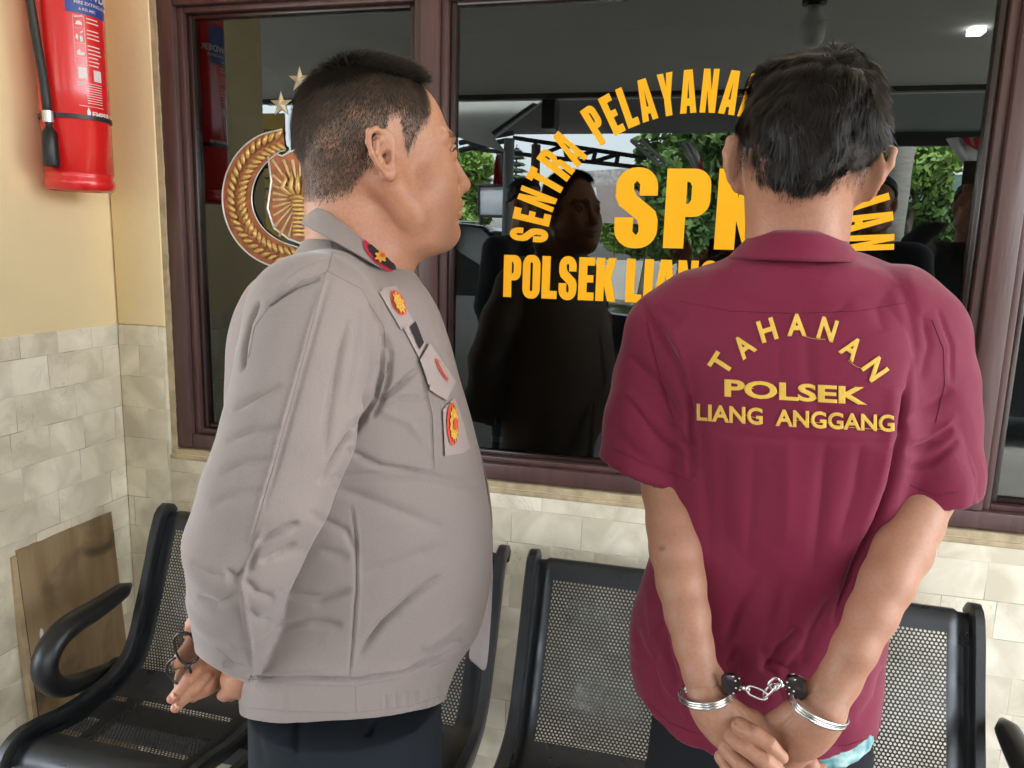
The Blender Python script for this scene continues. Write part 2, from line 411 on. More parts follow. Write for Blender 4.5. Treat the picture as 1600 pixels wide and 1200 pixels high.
# ================================================================ window
GY = .030                                           # glass plane
win = thing('window', 'wide dark tinted window in brown wooden frames with yellow lettering and a gold emblem', 'window', (.5, 0, .9))
def wpart(mbx, name, m, **k): return world_child(mbx.build(name, m, **k), win)
FX0, FZ0, FZ1 = -1.249, .909, 1.968
def moulded_rect(x0, x1, z0, z1, wl, wr, wb, wt, y0, y1, bev):
    """four frame bars round an opening, butted"""
    m_ = MB()
    m_.box(x0, x0 + wl, y0, y1, z0, z1, bev=bev); m_.box(x1 - wr, x1, y0, y1, z0, z1, bev=bev)
    m_.box(x0 + wl + .0005, x1 - wr - .0005, y0 + .001, y1, z0, z0 + wb, bev=bev); m_.box(x0 + wl + .0005, x1 - wr - .0005, y0 + .001, y1, z1 - wt, z1, bev=bev)
    return m_
# outer frame bars
mb = MB()
mb.box(FX0, FX0 + .042, -.008, .075, FZ0, FZ1, bev=.004)
mb.box(FX0 + .0425, 2.25, -.007, .075, FZ0, FZ0 + .036, bev=.004)
mb.box(FX0 + .0425, 2.25, -.007, .075, FZ1 - .036, FZ1, bev=.004)
mb.box(-.616, -.575, -.008, .075, FZ0 + .0365, FZ1 - .0365, bev=.004)     # middle post
mb.box(.497, .541, -.008, .075, FZ0 + .0365, FZ1 - .0365, bev=.004)       # right post
wpart(mb, 'frame', WOOD, angle=35)
# stepped inner beads, one loop per pane
for (a, b_) in ((FX0 + .0425, -.6165), (-.5745, .4965), (.5415, 2.2)):
    mb = moulded_rect(a, b_, FZ0 + .0365, FZ1 - .0365, .016, .016, .012, .012, .006, .06, .002)
    wpart(mb, 'inner_bead', WOOD, angle=35)
    mb = moulded_rect(a + .0165, b_ - .0165, FZ0 + .049, FZ1 - .049, .014, .014, .01, .01, .018, .05, .002)
    wpart(mb, 'sash_rail', mat('near_black_sash', (.028, .014, .013), .25, coat=.3), angle=35)
# glass
gm, nt, b = node_mat('tinted_window_glass'); nt.nodes.remove(b); L = nt.links.new
out = nt.nodes['Material Output']
tr = N(nt, 'ShaderNodeBsdfTransparent'); tr.inputs[0].default_value = (.10, .105, .105, 1)
gl = N(nt, 'ShaderNodeBsdfGlossy', i_Roughness=.0); gl.inputs[0].default_value = (.93, 1, .98, 1)
lwn = N(nt, 'ShaderNodeLayerWeight', i_Blend=.25); mr = N(nt, 'ShaderNodeMapRange'); mr.inputs[3].default_value = .060; mr.inputs[4].default_value = .9; L(lwn.outputs['Fresnel'], mr.inputs[0])
mx = N(nt, 'ShaderNodeMixShader'); L(mr.outputs[0], mx.inputs[0]); L(tr.outputs[0], mx.inputs[1]); L(gl.outputs[0], mx.inputs[2]); L(mx.outputs[0], out.inputs[0])
GLASS = gm
for (a, b_) in ((FX0 + .06, -.634), (-.557, .479), (.559, 2.18)):
    V = [(a, GY, FZ0 + .05), (b_, GY, FZ0 + .05), (b_, GY, FZ1 - .05), (a, GY, FZ1 - .05)]
    world_child(from_arrays('glass_pane', V, [(0, 1, 2, 3)], GLASS, smooth=False), win)

# ---------------------------------------------------------------- lettering cut from yellow film on the glass
def arc(cx, cy, rx, ry, a0, a1, n=10): return [(cx + rx * math.cos(R(a0 + (a1 - a0) * i / n)), cy + ry * math.sin(R(a0 + (a1 - a0) * i / n))) for i in range(n + 1)]
def rrect(x0, y0, x1, y1, r):
    r = min(r, (x1 - x0) / 2, (y1 - y0) / 2)
    return arc(x1 - r, y1 - r, r, r, 0, 90) + arc(x0 + r, y1 - r, r, r, 90, 180) + arc(x0 + r, y0 + r, r, r, 180, 270) + arc(x1 - r, y0 + r, r, r, 270, 360)
GW = .60
def glyph(ch):
    """heavy condensed capitals: (width, [outline, holes...]) in a box 1 high"""
    if ch == 'I': return .27, [[(0, 0), (.27, 0), (.27, 1), (0, 1)]]
    if ch == 'L': return .50, [[(0, 0), (.50, 0), (.50, .19), (.27, .19), (.27, 1), (0, 1)]]
    if ch == 'E': return .50, [[(0, 0), (.50, 0), (.50, .19), (.27, .19), (.27, .42), (.47, .42), (.47, .59), (.27, .59), (.27, .81), (.50, .81), (.50, 1), (0, 1)]]
    if ch == 'T': return .56, [[(.145, 0), (.415, 0), (.415, .81), (.56, .81), (.56, 1), (0, 1), (0, .81), (.145, .81)]]
    if ch == 'N': return .60, [[(0, 0), (.22, 0), (.22, .52), (.36, 0), (.60, 0), (.60, 1), (.38, 1), (.38, .50), (.24, 1), (0, 1)]]
    if ch == 'A': return .64, [[(0, 0), (.25, 0), (.27, .17), (.38, .17), (.40, 0), (.64, 0), (.49, 1), (.16, 1)], [(.285, .34), (.365, .34), (.325, .76)]]
    if ch == 'K': return .63, [[(0, 0), (.26, 0), (.26, .36), (.38, 0), (.64, 0), (.47, .53), (.62, 1), (.37, 1), (.26, .64), (.26, 1), (0, 1)]]
    if ch == 'Y': return .62, [[(.18, 0), (.44, 0), (.44, .40), (.62, 1), (.37, 1), (.31, .66), (.25, 1), (0, 1), (.18, .40)]]
    if ch == 'P': return .58, [[(0, 0), (.27, 0), (.27, .40), (.36, .40)] + arc(.36, .60, .22, .20, -90, 0, 6) + arc(.36, .80, .22, .20, 0, 90, 6) + [(0, 1)], [(.27, .56), (.31, .57), (.335, .62), (.335, .78), (.31, .83), (.27, .84)]]
    if ch == 'R': return .60, [[(0, 0), (.27, 0), (.27, .44), (.32, .42), (.345, .36), (.345, 0), (.60, 0), (.60, .36), (.57, .48), (.47, .53), (.57, .60), (.59, .68)] + arc(.37, .78, .22, .22, 0, 90, 6) + [(0, 1)], [(.27, .60), (.31, .61), (.335, .65), (.335, .79), (.31, .83), (.27, .84)]]
    if ch == 'O': return .58, [rrect(0, -.015, .58, 1.015, .25), rrect(.25, .16, .33, .84, .04)]
    if ch == 'G': return .60, [arc(.29, .76, .29, .255, 0, 180, 10) + arc(.29, .24, .29, .255, 180, 262, 6) + [(.36, .02), (.42, .06), (.45, 0), (.60, 0), (.60, .54), (.31, .54), (.31, .38), (.34, .38), (.34, .22), (.31, .16), (.27, .16), (.25, .22), (.25, .78), (.27, .84), (.31, .84), (.34, .78), (.34, .64), (.58, .64)]]
    if ch == 'S': return .58, [[(.56, .66), (.56, .76)] + arc(.30, .77, .26, .245, 10, 90, 6) + arc(.27, .77, .27, .245, 90, 180, 6) + [(0, .64), (.05, .53), (.18, .44), (.30, .35), (.33, .27), (.33, .20), (.30, .155), (.25, .20), (.25, .38), (0, .38), (0, .24)] + arc(.27, .23, .27, .245, 180, 270, 6) + arc(.31, .23, .27, .245, 270, 360, 6) + [(.58, .36), (.54, .47), (.42, .56), (.28, .66), (.24, .73), (.24, .81), (.28, .845), (.32, .80), (.32, .66)]]
    return .3, []
LETTER = mat('yellow_orange_letter_film', (.90, .41, .004), .5, spec=.25)
nt = LETTER.node_tree; b = nt.nodes['Principled BSDF']
def film_text(name, items, parent, m, y=GY - .0012):
    """items: (char, centre x, baseline z, height, width scale, angle in radians) -> one mesh"""
    cu = bpy.data.curves.new(name, 'CURVE'); cu.dimensions = '2D'; cu.fill_mode = 'BOTH'; cu.extrude = .0002
    for ch, cx, bz, h, ws, ang in items:
        wd, polys = glyph(ch)
        for p in polys:
            sp_ = cu.splines.new('POLY'); sp_.points.add(len(p) - 1); sp_.use_cyclic_u = True
            for i, (a, bb) in enumerate(p):
                lx = (a - wd / 2) * h * ws; lz = bb * h
                sp_.points[i].co = (cx + lx * math.cos(ang) - lz * math.sin(ang), bz + lx * math.sin(ang) + lz * math.cos(ang), 0, 1)
    tmp = bpy.data.objects.new('tmp', cu); COL.objects.link(tmp)
    dg = bpy.context.evaluated_depsgraph_get(); me = bpy.data.meshes.new_from_object(tmp.evaluated_get(dg))
    COL.objects.unlink(tmp); bpy.data.objects.remove(tmp)
    co = np.empty(len(me.vertices) * 3); me.vertices.foreach_get('co', co); co = co.reshape(-1, 3)
    me.vertices.foreach_set('co', np.stack([co[:, 0], y - co[:, 2], co[:, 1]], 1).ravel().astype(np.float32)); me.update()
    me.materials.clear()
    o = new_obj(name, me, m); return world_child(o, parent)
def line_items(txt, x0, x1, z, h, gap=.075, space=.28):
    ws = [glyph(c)[0] if c != ' ' else space for c in txt]
    tot = sum(ws) + gap * (len(txt) - 1); s = (x1 - x0) / (tot * h); x = x0; it = []
    for c, wd in zip(txt, ws):
        if c != ' ': it.append((c, x + wd * h * s / 2, z, h, s, 0.))
        x += (wd + gap) * h * s
    return it
film_text('lettering', line_items('SPKT', -.197, .20, 1.427, .158, gap=.09), win, LETTER)
film_text('lettering', line_items('POLSEK LIANG ANGGANG', -.432, .352, 1.313, .0905, gap=.055, space=.2), win, LETTER)
# the arched line: letters fan out along an ellipse
def arch(txt, cx, cz, ax_, az_, a0, a1, h, ws=1.):
    n = 400; A_ = [R(a0 + (a1 - a0) * i / n) for i in range(n + 1)]
    P_ = [(cx + ax_ * math.cos(a), cz + az_ * math.sin(a)) for a in A_]
    s = [0]
    for i in range(n): s.append(s[-1] + math.dist(P_[i], P_[i + 1]))
    wid = [glyph(c)[0] if c != ' ' else .42 for c in txt]; gap = .10; tot = sum(wid) + gap * (len(txt) - 1); k = s[-1] / tot; x = 0; it = []
    for c, wd in zip(txt, wid):
        t = (x + wd / 2) * k; i = max(1, int(np.searchsorted(s, t))); f = (t - s[i - 1]) / (s[i] - s[i - 1])
        a = A_[i - 1] + (A_[i] - A_[i - 1]) * f
        nx, nz = math.cos(a) / ax_, math.sin(a) / az_; q = math.hypot(nx, nz); nx /= q; nz /= q
        if c != ' ': it.append((c, cx + ax_ * math.cos(a), cz + az_ * math.sin(a), h, k / h * .98, math.atan2(nz, nx) - math.pi / 2))
        x += wd + gap
    return it
ARC = dict(cx=-.040, cz=1.43, ax_=.298, az_=.262, a0=180, a1=0, h=.082)
film_text('lettering', arch('SENTRA PELAYANAN KEPOLISIAN', **ARC), win, LETTER)
# small paper label inside the lower left of the middle pane
mb = MB(); mb.box(-.452, -.424, GY + .002, GY + .0026, .985, .998)
mb.prism([(-.448, 1.024), (-.440, 1.024), (-.4435, 1.044)], GY + .002, GY + .0026, lambda a, c, d: (a, d, c))
wpart(mb, 'sticker', mat('pale_grey_sticker', (.5, .52, .52), .6))

# ---------------------------------------------------------------- gold emblem: wreath, rayed shield with torch, three stars
GOLD = mat('gold_relief', (.75, .45, .15), .32, metal=.35, var=.3, scale=60, spec=.7)
GOLDL = mat('pale_gold', (.90, .70, .38), .35, metal=.2)
COPPER = mat('copper_ground', (.42, .13, .04), .4, metal=.3, var=.4, scale=50)
SILVER = mat('silver_edge', (.75, .75, .72), .3, metal=.5)
emb = thing('police_emblem', 'gold wreath and shield emblem with small stars fixed on the left window pane', 'emblem', (-.93, GY, 1.5))
def epart(mbx, name, m, **k): return world_child(mbx.build(name, m, **k), emb)
ECX, ECZ = -.918, 1.515
def wreath_c(t):   # centre line of the wreath on the left side; t 0 (foot, centre) .. 1 (top)
    a = R(-88 - 172 * t); rx, rz = .158, .132
    return ECX - .012 + rx * math.cos(a) * (1 - .10 * t), ECZ + rz * math.sin(a)
def ey(d): return GY - .002 - d
mb = MB(); mg = MB(); ml = MB()
for sgn in (1, -1):
    def S(x): return ECX + sgn * (x - ECX)
    n = 48; inner = []; outer = []
    for i in range(n + 1):
        t = i / n; x, z = wreath_c(t); x2, z2 = wreath_c(min(t + .01, 1.01)); dx, dz = x2 - x, z2 - z; q = math.hypot(dx, dz); nx, nz = dz / q, -dx / q
        wd = .031 * (.75 + .5 * math.sin(math.pi * min(1, t * 1.05)) ** .7)
        outer.append((S(x - nx * wd), z - nz * wd)); inner.append((S(x + nx * wd), z + nz * wd))
    for i in range(n):
        mb.prism([outer[i], outer[i + 1], inner[i + 1], inner[i]], 0, .0025, lambda a, c, d: (a, ey(d), c))
    ml.tube([(a, ey(.0028), c) for a, c in outer], .0022, 6); ml.tube([(a, ey(.0028), c) for a, c in inner], .0016, 6)
    for i in range(26):   # paired grains like an ear of rice
        t = (i + .5) / 26; x, z = wreath_c(t); x2, z2 = wreath_c(min(t + .02, 1.02)); dx, dz = x2 - x, z2 - z; q = math.hypot(dx, dz); dx /= q; dz /= q; nx, nz = dz, -dx
        for side in (-1, 1):
            cx_ = x + nx * side * .0145; cz_ = z + nz * side * .0125; tx, tz = dx * .8 + nx * side * .75, dz * .8 + nz * side * .75
            q2 = math.hypot(tx, tz); tx /= q2; tz /= q2; Ln = .0150
            pts = [(S(cx_ + tx * Ln * s_), ey(.003 + .0035 * (1 - s_ * s_)), cz_ + tz * Ln * s_) for s_ in (-1, -.6, 0, .6, 1)]
            mg.tube(pts, [.001, .0050, .0064, .0046, .0006], 8)
epart(mb, 'wreath_ground', COPPER); epart(mg, 'wreath', GOLD, smooth=True); 
shield = [(-.078, .098), (-.04, .086), (0, .104), (.04, .086), (.078, .098), (.070, .03), (.082, -.03), (.066, -.075), (.03, -.098), (0, -.108), (-.03, -.098), (-.066, -.075), (-.082, -.03), (-.070, .03)]
shield = [(ECX + a, ECZ + c + .008) for a, c in shield]
mb = MB(); mb.prism(shield, 0, .003, lambda a, c, d: (a, ey(d), c)); epart(mb, 'shield', COPPER)
ml.tube([(a, ey(.0035), c) for a, c in shield + shield[:1]], .0028, 6); epart(ml, 'rim', SILVER, smooth=True)
mb = MB()
for k in range(26):      # rays
    a = 2 * math.pi * k / 26 + .05; r0, r1 = .022, .078
    # clip length to the shield by a simple box
    lx = .066 / max(abs(math.cos(a)), .01); lz = (.086 if math.sin(a) > 0 else .085) / max(abs(math.sin(a)), .01); r1 = min(lx, lz)
    p0 = (ECX + r0 * math.cos(a), ey(.0036), ECZ + r0 * math.sin(a)); p1 = (ECX + r1 * math.cos(a), ey(.0036), ECZ + r1 * math.sin(a))
    mb.tube([p0, p1], [.0012, .0042], 6)
epart(mb, 'rays', GOLDL, smooth=True)
mb = MB()
for k in range(9):       # torch column with bands
    z = ECZ - .085 + k * .0095; mb.box(ECX - .014 - .0015 * (k % 2), ECX + .014 + .0015 * (k % 2), ey(.012), ey(.004), z, z + .008, bev=.002)
mb.tube([(ECX - .02, ey(.010), ECZ + .0), (ECX, ey(.012), ECZ + .004), (ECX + .02, ey(.010), ECZ)], .006, 8)
for dx_ in (-.034, -.016, .0, .016, .034):
    mb.tube([(ECX + dx_ * .4, ey(.006), ECZ + .005), (ECX + dx_ * 1.2, ey(.008), ECZ + .022), (ECX + dx_ * .9, ey(.008), ECZ + .042), (ECX + dx_ * 1.1, ey(.006), ECZ + .062)], [.004, .008, .006, .0005], 8)
epart(mb, 'torch', GOLD, smooth=True)
STARS = ((*on_y(440, 163, GY)[[0, 2]], .0285), (*on_y(469, 125, GY)[[0, 2]], .0285), (*on_y(502, 163, GY)[[0, 2]], .0265))
for sx, sz, sr in STARS:
    sm_ = MB(); cx_, cz_ = sx, sz
    ctr = sm_.bm.verts.new((cx_, ey(.009), cz_)); ring = []
    for k in range(10):
        r_ = sr if k % 2 == 0 else sr * .40; a = math.pi / 2 + k * math.pi / 5; ring.append(sm_.bm.verts.new((cx_ + r_ * math.cos(a), ey(0), cz_ + r_ * math.sin(a))))
    for k in range(10): sm_.bm.faces.new((ctr, ring[k], ring[(k + 1) % 10]))
    epart(sm_, 'star', mat('star_gold', (.80, .66, .46), .3, metal=.4))

# ---------------------------------------------------------------- room behind the glass
room = thing('back_office', 'dark unlit room seen dimly through the tinted window', 'room', (0, 2, 0))
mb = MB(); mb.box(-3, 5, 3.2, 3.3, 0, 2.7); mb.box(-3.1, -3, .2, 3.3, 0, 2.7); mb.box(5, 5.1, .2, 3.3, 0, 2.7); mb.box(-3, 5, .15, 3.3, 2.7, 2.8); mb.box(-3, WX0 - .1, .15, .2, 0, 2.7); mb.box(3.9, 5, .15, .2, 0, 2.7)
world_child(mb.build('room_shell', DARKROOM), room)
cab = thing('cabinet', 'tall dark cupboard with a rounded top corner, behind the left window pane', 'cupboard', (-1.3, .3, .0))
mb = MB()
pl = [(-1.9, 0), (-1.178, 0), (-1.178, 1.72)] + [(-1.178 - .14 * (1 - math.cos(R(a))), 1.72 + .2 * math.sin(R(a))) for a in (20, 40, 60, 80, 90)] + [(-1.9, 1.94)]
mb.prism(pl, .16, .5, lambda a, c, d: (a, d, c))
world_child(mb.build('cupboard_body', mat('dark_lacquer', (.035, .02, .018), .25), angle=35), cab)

# ================================================================ porch roof
pr = thing('porch_roof', 'pale flat porch ceiling with a dark fascia, reflected across the top of the window', 'roof', (0, -2.2, 2.6))
mb = MB(); mb.box(-3.9, 2.6, -4.45, -.02, 2.6, 2.75); world_child(mb.build('ceiling', CEIL), pr)
mb = MB(); mb.box(-3.9, 2.6, -4.51, -4.45, 2.565, 2.80); world_child(mb.build('fascia', mat('dark_fascia', (.04, .04, .04), .5)), pr)
mb = MB(); mb.box(-3.9, 2.6, -4.75, -4.51, 2.60, 2.70); world_child(mb.build('gutter', mat('white_gutter', (.7, .7, .68), .4)), pr)
# ================================================================ waiting bench with four perforated steel seats
def perforated_mat():
    m, nt, b = node_mat('perforated_black_steel'); L = nt.links.new
    b.inputs['Base Color'].default_value = (.013, .015, .018, 1); b.inputs['Specular IOR Level'].default_value = .6
    tcp = N(nt, 'ShaderNodeTexCoord'); npz = N(nt, 'ShaderNodeTexNoise', i_Scale=14.0, i_Detail=6.0); L(tcp.outputs['Object'], npz.inputs['Vector']); rpz = N(nt, 'ShaderNodeMapRange'); rpz.inputs[1].default_value = .35; rpz.inputs[2].default_value = .7; rpz.inputs[3].default_value = .26; rpz.inputs[4].default_value = .55; L(npz.outputs[0], rpz.inputs[0]); L(rpz.outputs[0], b.inputs['Roughness'])
    uv = N(nt, 'ShaderNodeUVMap'); P = .0074; S3 = math.sqrt(3)
    def lattice(ox, oy):
        a = N(nt, 'ShaderNodeVectorMath', operation='ADD'); a.inputs[1].default_value = (ox * P, oy * P * S3, 0); L(uv.outputs[0], a.inputs[0])
        d = N(nt, 'ShaderNodeVectorMath', operation='WRAP'); d.inputs[1].default_value = (P / 2, P * S3 / 2, 1); d.inputs[2].default_value = (-P / 2, -P * S3 / 2, -1); L(a.outputs[0], d.inputs[0])
        l = N(nt, 'ShaderNodeVectorMath', operation='LENGTH'); L(d.outputs[0], l.inputs[0]); return l.outputs['Value']
    mn = N(nt, 'ShaderNodeMath', operation='MINIMUM'); L(lattice(0, 0), mn.inputs[0]); L(lattice(.5, .5), mn.inputs[1])
    lt = N(nt, 'ShaderNodeMath', operation='LESS_THAN'); lt.inputs[1].default_value = .00235; L(mn.outputs[0], lt.inputs[0])
    sp = N(nt, 'ShaderNodeSeparateXYZ'); L(uv.outputs[0], sp.inputs[0])
    def inside(o, lo, hi):
        a = N(nt, 'ShaderNodeMath', operation='GREATER_THAN'); a.inputs[1].default_value = lo; L(o, a.inputs[0])
        c = N(nt, 'ShaderNodeMath', operation='LESS_THAN'); c.inputs[1].default_value = hi; L(o, c.inputs[0])
        q = N(nt, 'ShaderNodeMath', operation='MULTIPLY'); L(a.outputs[0], q.inputs[0]); L(c.outputs[0], q.inputs[1]); return q.outputs[0]
    def mul(a, c):
        q = N(nt, 'ShaderNodeMath', operation='MULTIPLY'); L(a, q.inputs[0]); L(c, q.inputs[1]); return q.outputs[0]
    xin = inside(sp.outputs[0], .055, .335)
    back = inside(sp.outputs[1], .055, .365); seat = inside(sp.outputs[1], .445, .60)
    mxx = N(nt, 'ShaderNodeMath', operation='MAXIMUM'); L(back, mxx.inputs[0]); L(seat, mxx.inputs[1])
    f = mul(mul(xin, mxx.outputs[0]), lt.outputs[0])
    tr = N(nt, 'ShaderNodeBsdfTransparent'); mx = N(nt, 'ShaderNodeMixShader'); L(f, mx.inputs[0]); L(b.outputs[0], mx.inputs[1]); L(tr.outputs[0], mx.inputs[2])
    L(mx.outputs[0], nt.nodes['Material Output'].inputs[0]); return m
PERF = perforated_mat()
SEATPROF = [(-.118, .782), (-.128, .789), (-.140, .783), (-.150, .765), (-.185, .675), (-.222, .585), (-.250, .525), (-.280, .490), (-.325, .470), (-.40, .462), (-.47, .466), (-.53, .478), (-.565, .480), (-.585, .468), (-.590, .450)]
def smooth_prof(P, n=90):
    P = np.array(P); s = np.r_[0, np.cumsum(np.linalg.norm(np.diff(P, axis=0), axis=1))]
    f1, f2 = spline(s, P[:, 0]), spline(s, P[:, 1]); t = np.linspace(0, s[-1], n); return np.stack([f1(t), f2(t)], 1), t
SP, ST = smooth_prof(SEATPROF)
SW = .392
def seat_shell(name, parent):
    me_v = []; uvs = []; xs = [0, .004, .010, .018, .034, .04, .055] + list(np.linspace(.075, SW - .075, 12)) + [SW - .055, SW - .04, SW - .034, SW - .018, SW - .010, SW - .004, SW]
    T = np.gradient(SP, axis=0); T /= np.linalg.norm(T, axis=1)[:, None]; Nn = np.stack([T[:, 1], -T[:, 0]], 1)   # away from the sitter
    for i, (y, z) in enumerate(SP):
        for x in xs:
            e = min(x, SW - x); dip = .022 * max(0, 1 - e / .018) ** 2 + (.0045 * min(1, max(0, (e - .034) / .006)))
            # slight hollow across the back
            hol = .012 * math.sin(math.pi * min(1, max(0, (x / SW)))) * math.exp(-((ST[i] - .25) / .15) ** 2)
            # rounded top corners
            k = max(0, 1 - ST[i] / .05) * max(0, 1 - e / .03) ** 2 * .014
            me_v.append((x, y + Nn[i, 0] * (dip + hol), z + Nn[i, 1] * (dip + hol) - k)); uvs.append((x, ST[i]))
    nx = len(xs); F_ = [(i * nx + j, i * nx + j + 1, (i + 1) * nx + j + 1, (i + 1) * nx + j) for i in range(len(SP) - 1) for j in range(nx - 1)]
    o = from_arrays(name, me_v, F_, PERF, parent)
    uvl = o.data.uv_layers.new(name='UVMap')
    for l in o.data.loops: uvl.data[l.index].uv = uvs[l.vertex_index]
    return o
bench = thing('waiting_bench', 'black perforated steel four seat waiting bench standing under the window', 'bench', (-1.2, 0, 0))
def bpart(mbx, name, m=BLACKMETAL, **k): return world_child(mbx.build(name, m, **k), bench)
pitch = .4415; SX0 = -1.200
Tn = np.gradient(SP, axis=0); Tn /= np.linalg.norm(Tn, axis=1)[:, None]; Nn_ = np.stack([Tn[:, 1], -Tn[:, 0]], 1)
for i in range(4):
    x0 = SX0 + i * pitch
    o = seat_shell('seat', None); o.location = (x0, 0, 0); bpy.context.view_layer.update(); world_child(o, bench)
    for side in (0, 1):      # thick rolled side bands
        xa, xb = (x0 - .002, x0 + .019) if side == 0 else (x0 + SW - .019, x0 + SW + .002)
        mb = MB(); rings = []
        for k, (y, z) in enumerate(SP):
            nx_, nz_ = Nn_[k]; cr = 1.0; dz = -.012 * max(0, 1 - ST[k] / .03) ** 2
            sec = [(xa + .004, -.004), (xa, 0.0), (xa, .020), (xa + .004, .025), (xb - .002, .025), (xb, .020), (xb, -.001), (xb - .003, -.004)]
            rings.append([mb.bm.verts.new((a, y + nx_ * d, z + nz_ * d + dz)) for a, d in sec])
        for k in range(len(rings) - 1):
            for j in range(8): mb.bm.faces.new((rings[k][j], rings[k][(j + 1) % 8], rings[k + 1][(j + 1) % 8], rings[k + 1][j]))
        mb.bm.faces.new(rings[0]); mb.bm.faces.new(rings[-1][::-1])
        bpart(mb, 'side_band', angle=50)
for xa in (SX0 - .026, SX0 + 3 * pitch + SW + .028):     # open C shaped arm rests
    pts = [(-.220, .640), (-.27, .634), (-.33, .629), (-.385, .628), (-.425, .618), (-.452, .596), (-.462, .566), (-.452, .534), (-.425, .508), (-.385, .492), (-.34, .484), (-.295, .478), (-.265, .484)]
    P = np.array(pts); s = np.r_[0, np.cumsum(np.linalg.norm(np.diff(P, axis=0), axis=1))]; f1, f2 = spline(s, P[:, 0]), spline(s, P[:, 1]); t = np.linspace(0, s[-1], 44)
    mb = MB(); rr = [.011 + .013 * math.sin(math.pi * min(1, max(0, (q / s[-1] + .06)))) ** .6 for q in t]; rr[0] = .006; rr[1] = .012; rr[-1] = .006
    mb.tube([(xa, f1(q), f2(q)) for q in t], rr, 14, flat=((1, 0, 0), 1.12)); bpart(mb, 'armrest', mat('black_polyurethane', (.012, .012, .013), .36, bump=.1, bscale=300), smooth=True)
mb = MB(); mb.box(SX0 - .05, SX0 + 3 * pitch + SW + .05, -.40, -.33, .385, .43, bev=.006); bpart(mb, 'beam')
for i in range(4):
    x0 = SX0 + i * pitch
    for dx_ in (.06, SW - .08):
        mb = MB(); mb.box(x0 + dx_, x0 + dx_ + .02, -.50, -.27, .4305, .447); bpart(mb, 'seat_bracket')
for xa in (SX0 + .25, SX0 + 3 * pitch + SW - .25):
    mb = MB()
    mb.tube([(xa, -.365, .384), (xa, -.365, .20), (xa, -.365, .06)], [.03, .028, .028], 12, flat=((1, 0, 0), .7))
    mb.tube([(xa, -.60, .02), (xa, -.50, .045), (xa, -.365, .06), (xa, -.22, .045), (xa, -.10, .02)], [.02, .025, .028, .025, .02], 12)
    bpart(mb, 'leg', smooth=True)

# ================================================================ plywood board leaning on the side wall
PLY = mat('worn_plywood', (.36, .25, .135), .75, col2=(.22, .145, .07), scale=3, bump=.25, bscale=14, stretch=(6, 6, .8))
nt = PLY.node_tree; b = nt.nodes['Principled BSDF']; L = nt.links.new
src = b.inputs['Base Color'].links[0].from_socket
tc = N(nt, 'ShaderNodeTexCoord'); nn = N(nt, 'ShaderNodeTexNoise', i_Scale=7.0, i_Detail=6.0, i_Distortion=.6); L(tc.outputs['Object'], nn.inputs['Vector'])
rr_ = N(nt, 'ShaderNodeMapRange'); rr_.inputs[1].default_value = .56; rr_.inputs[2].default_value = .72; L(nn.outputs[0], rr_.inputs[0])
mm = N(nt, 'ShaderNodeMix', data_type='RGBA'); mm.inputs[7].default_value = (.11, .075, .04, 1); L(rr_.outputs[0], mm.inputs[0]); L(src, mm.inputs[6]); L(mm.outputs[2], b.inputs['Base Color'])
board = thing('wooden_board', 'worn brown plywood board leaning on the tiled side wall beside the bench', 'board', (-1.38, -.21, 0))
mb = MB()
def lean(p, t): return Vector((-1.352 - .04 * p[1] / .75 - t, p[0], p[1]))
mb.prism([(-.348, .002), (-.078, .002), (-.080, .748), (-.352, .752)], 0, .011, lambda a, c, d: lean((a, c), d))
bmesh.ops.subdivide_edges(mb.bm, edges=mb.bm.edges[:], cuts=12, use_grid_fill=True)
for v in mb.bm.verts:
    if v.co.z > .74: v.co.z += random.uniform(-.0025, .0012)
world_child(mb.build('panel', PLY), board)
mb = MB(); mb.box(-.3665 + .0, -.3545, 0, .014, 0, .742)     # pale edge strip nailed on the near side
for v in mb.bm.verts: v.co = lean((v.co.x, v.co.z), v.co.y - .001)
world_child(mb.build('edge_strip', mat('pale_edge_wood', (.58, .44, .27), .7, var=.3, scale=20)), board)
mb = MB()
for (a, c, r_) in ((-.318, .545, .012), (-.312, .53, .009), (-.321, .520, .008), (-.308, .507, .006)):
    mb.prism([(a + r_ * math.cos(q) * random.uniform(.5, 1.1) * .6, c + r_ * math.sin(q) * random.uniform(.7, 1.2)) for q in np.linspace(0, 2 * math.pi, 9)[:-1]], -.0012, -.0004, lambda a_, c_, d: lean((a_, c_), d))
world_child(mb.build('paint_patch', mat('white_paint_flake', (.7, .68, .62), .8)), board)

# ================================================================ fire extinguisher on the side wall
EXC = np.array([-1.324, -.180]); ER = .0665; EB = 1.513
cdir = CAM[:2] - EXC; TH0 = math.atan2(cdir[1], cdir[0])
ext = thing('fire_extinguisher', 'red powder fire extinguisher with black hose, strapped on the yellow side wall', 'extinguisher', (EXC[0], EXC[1], EB))
RED = mat('glossy_red_enamel', (.78, .016, .018), .25, var=.08, scale=5, coat=.6, bump=.12, bscale=35)
def xpart(mbx, name, m, **k): return world_child(mbx.build(name, m, **k), ext)
Mx = Matrix.Translation((EXC[0], EXC[1], 0))
mb = MB(); mb.lathe([(.04, EB + .012), (ER - .012, EB + .004), (ER - .004, EB), (ER - .001, EB + .004), (ER + .0012, EB + .012), (ER + .0012, EB + .018), (ER - .002, EB + .026), (ER - .002, EB + .030), (ER, EB + .036), (ER, EB + .036), (ER, EB + .20), (ER, 1.95), (ER, 2.00), (ER - .004, 2.03), (ER - .022, 2.06), (ER - .045, 2.075), (.02, 2.085), (.02, 2.10)], 72, Mx)
xpart(mb, 'cylinder', RED, smooth=True)
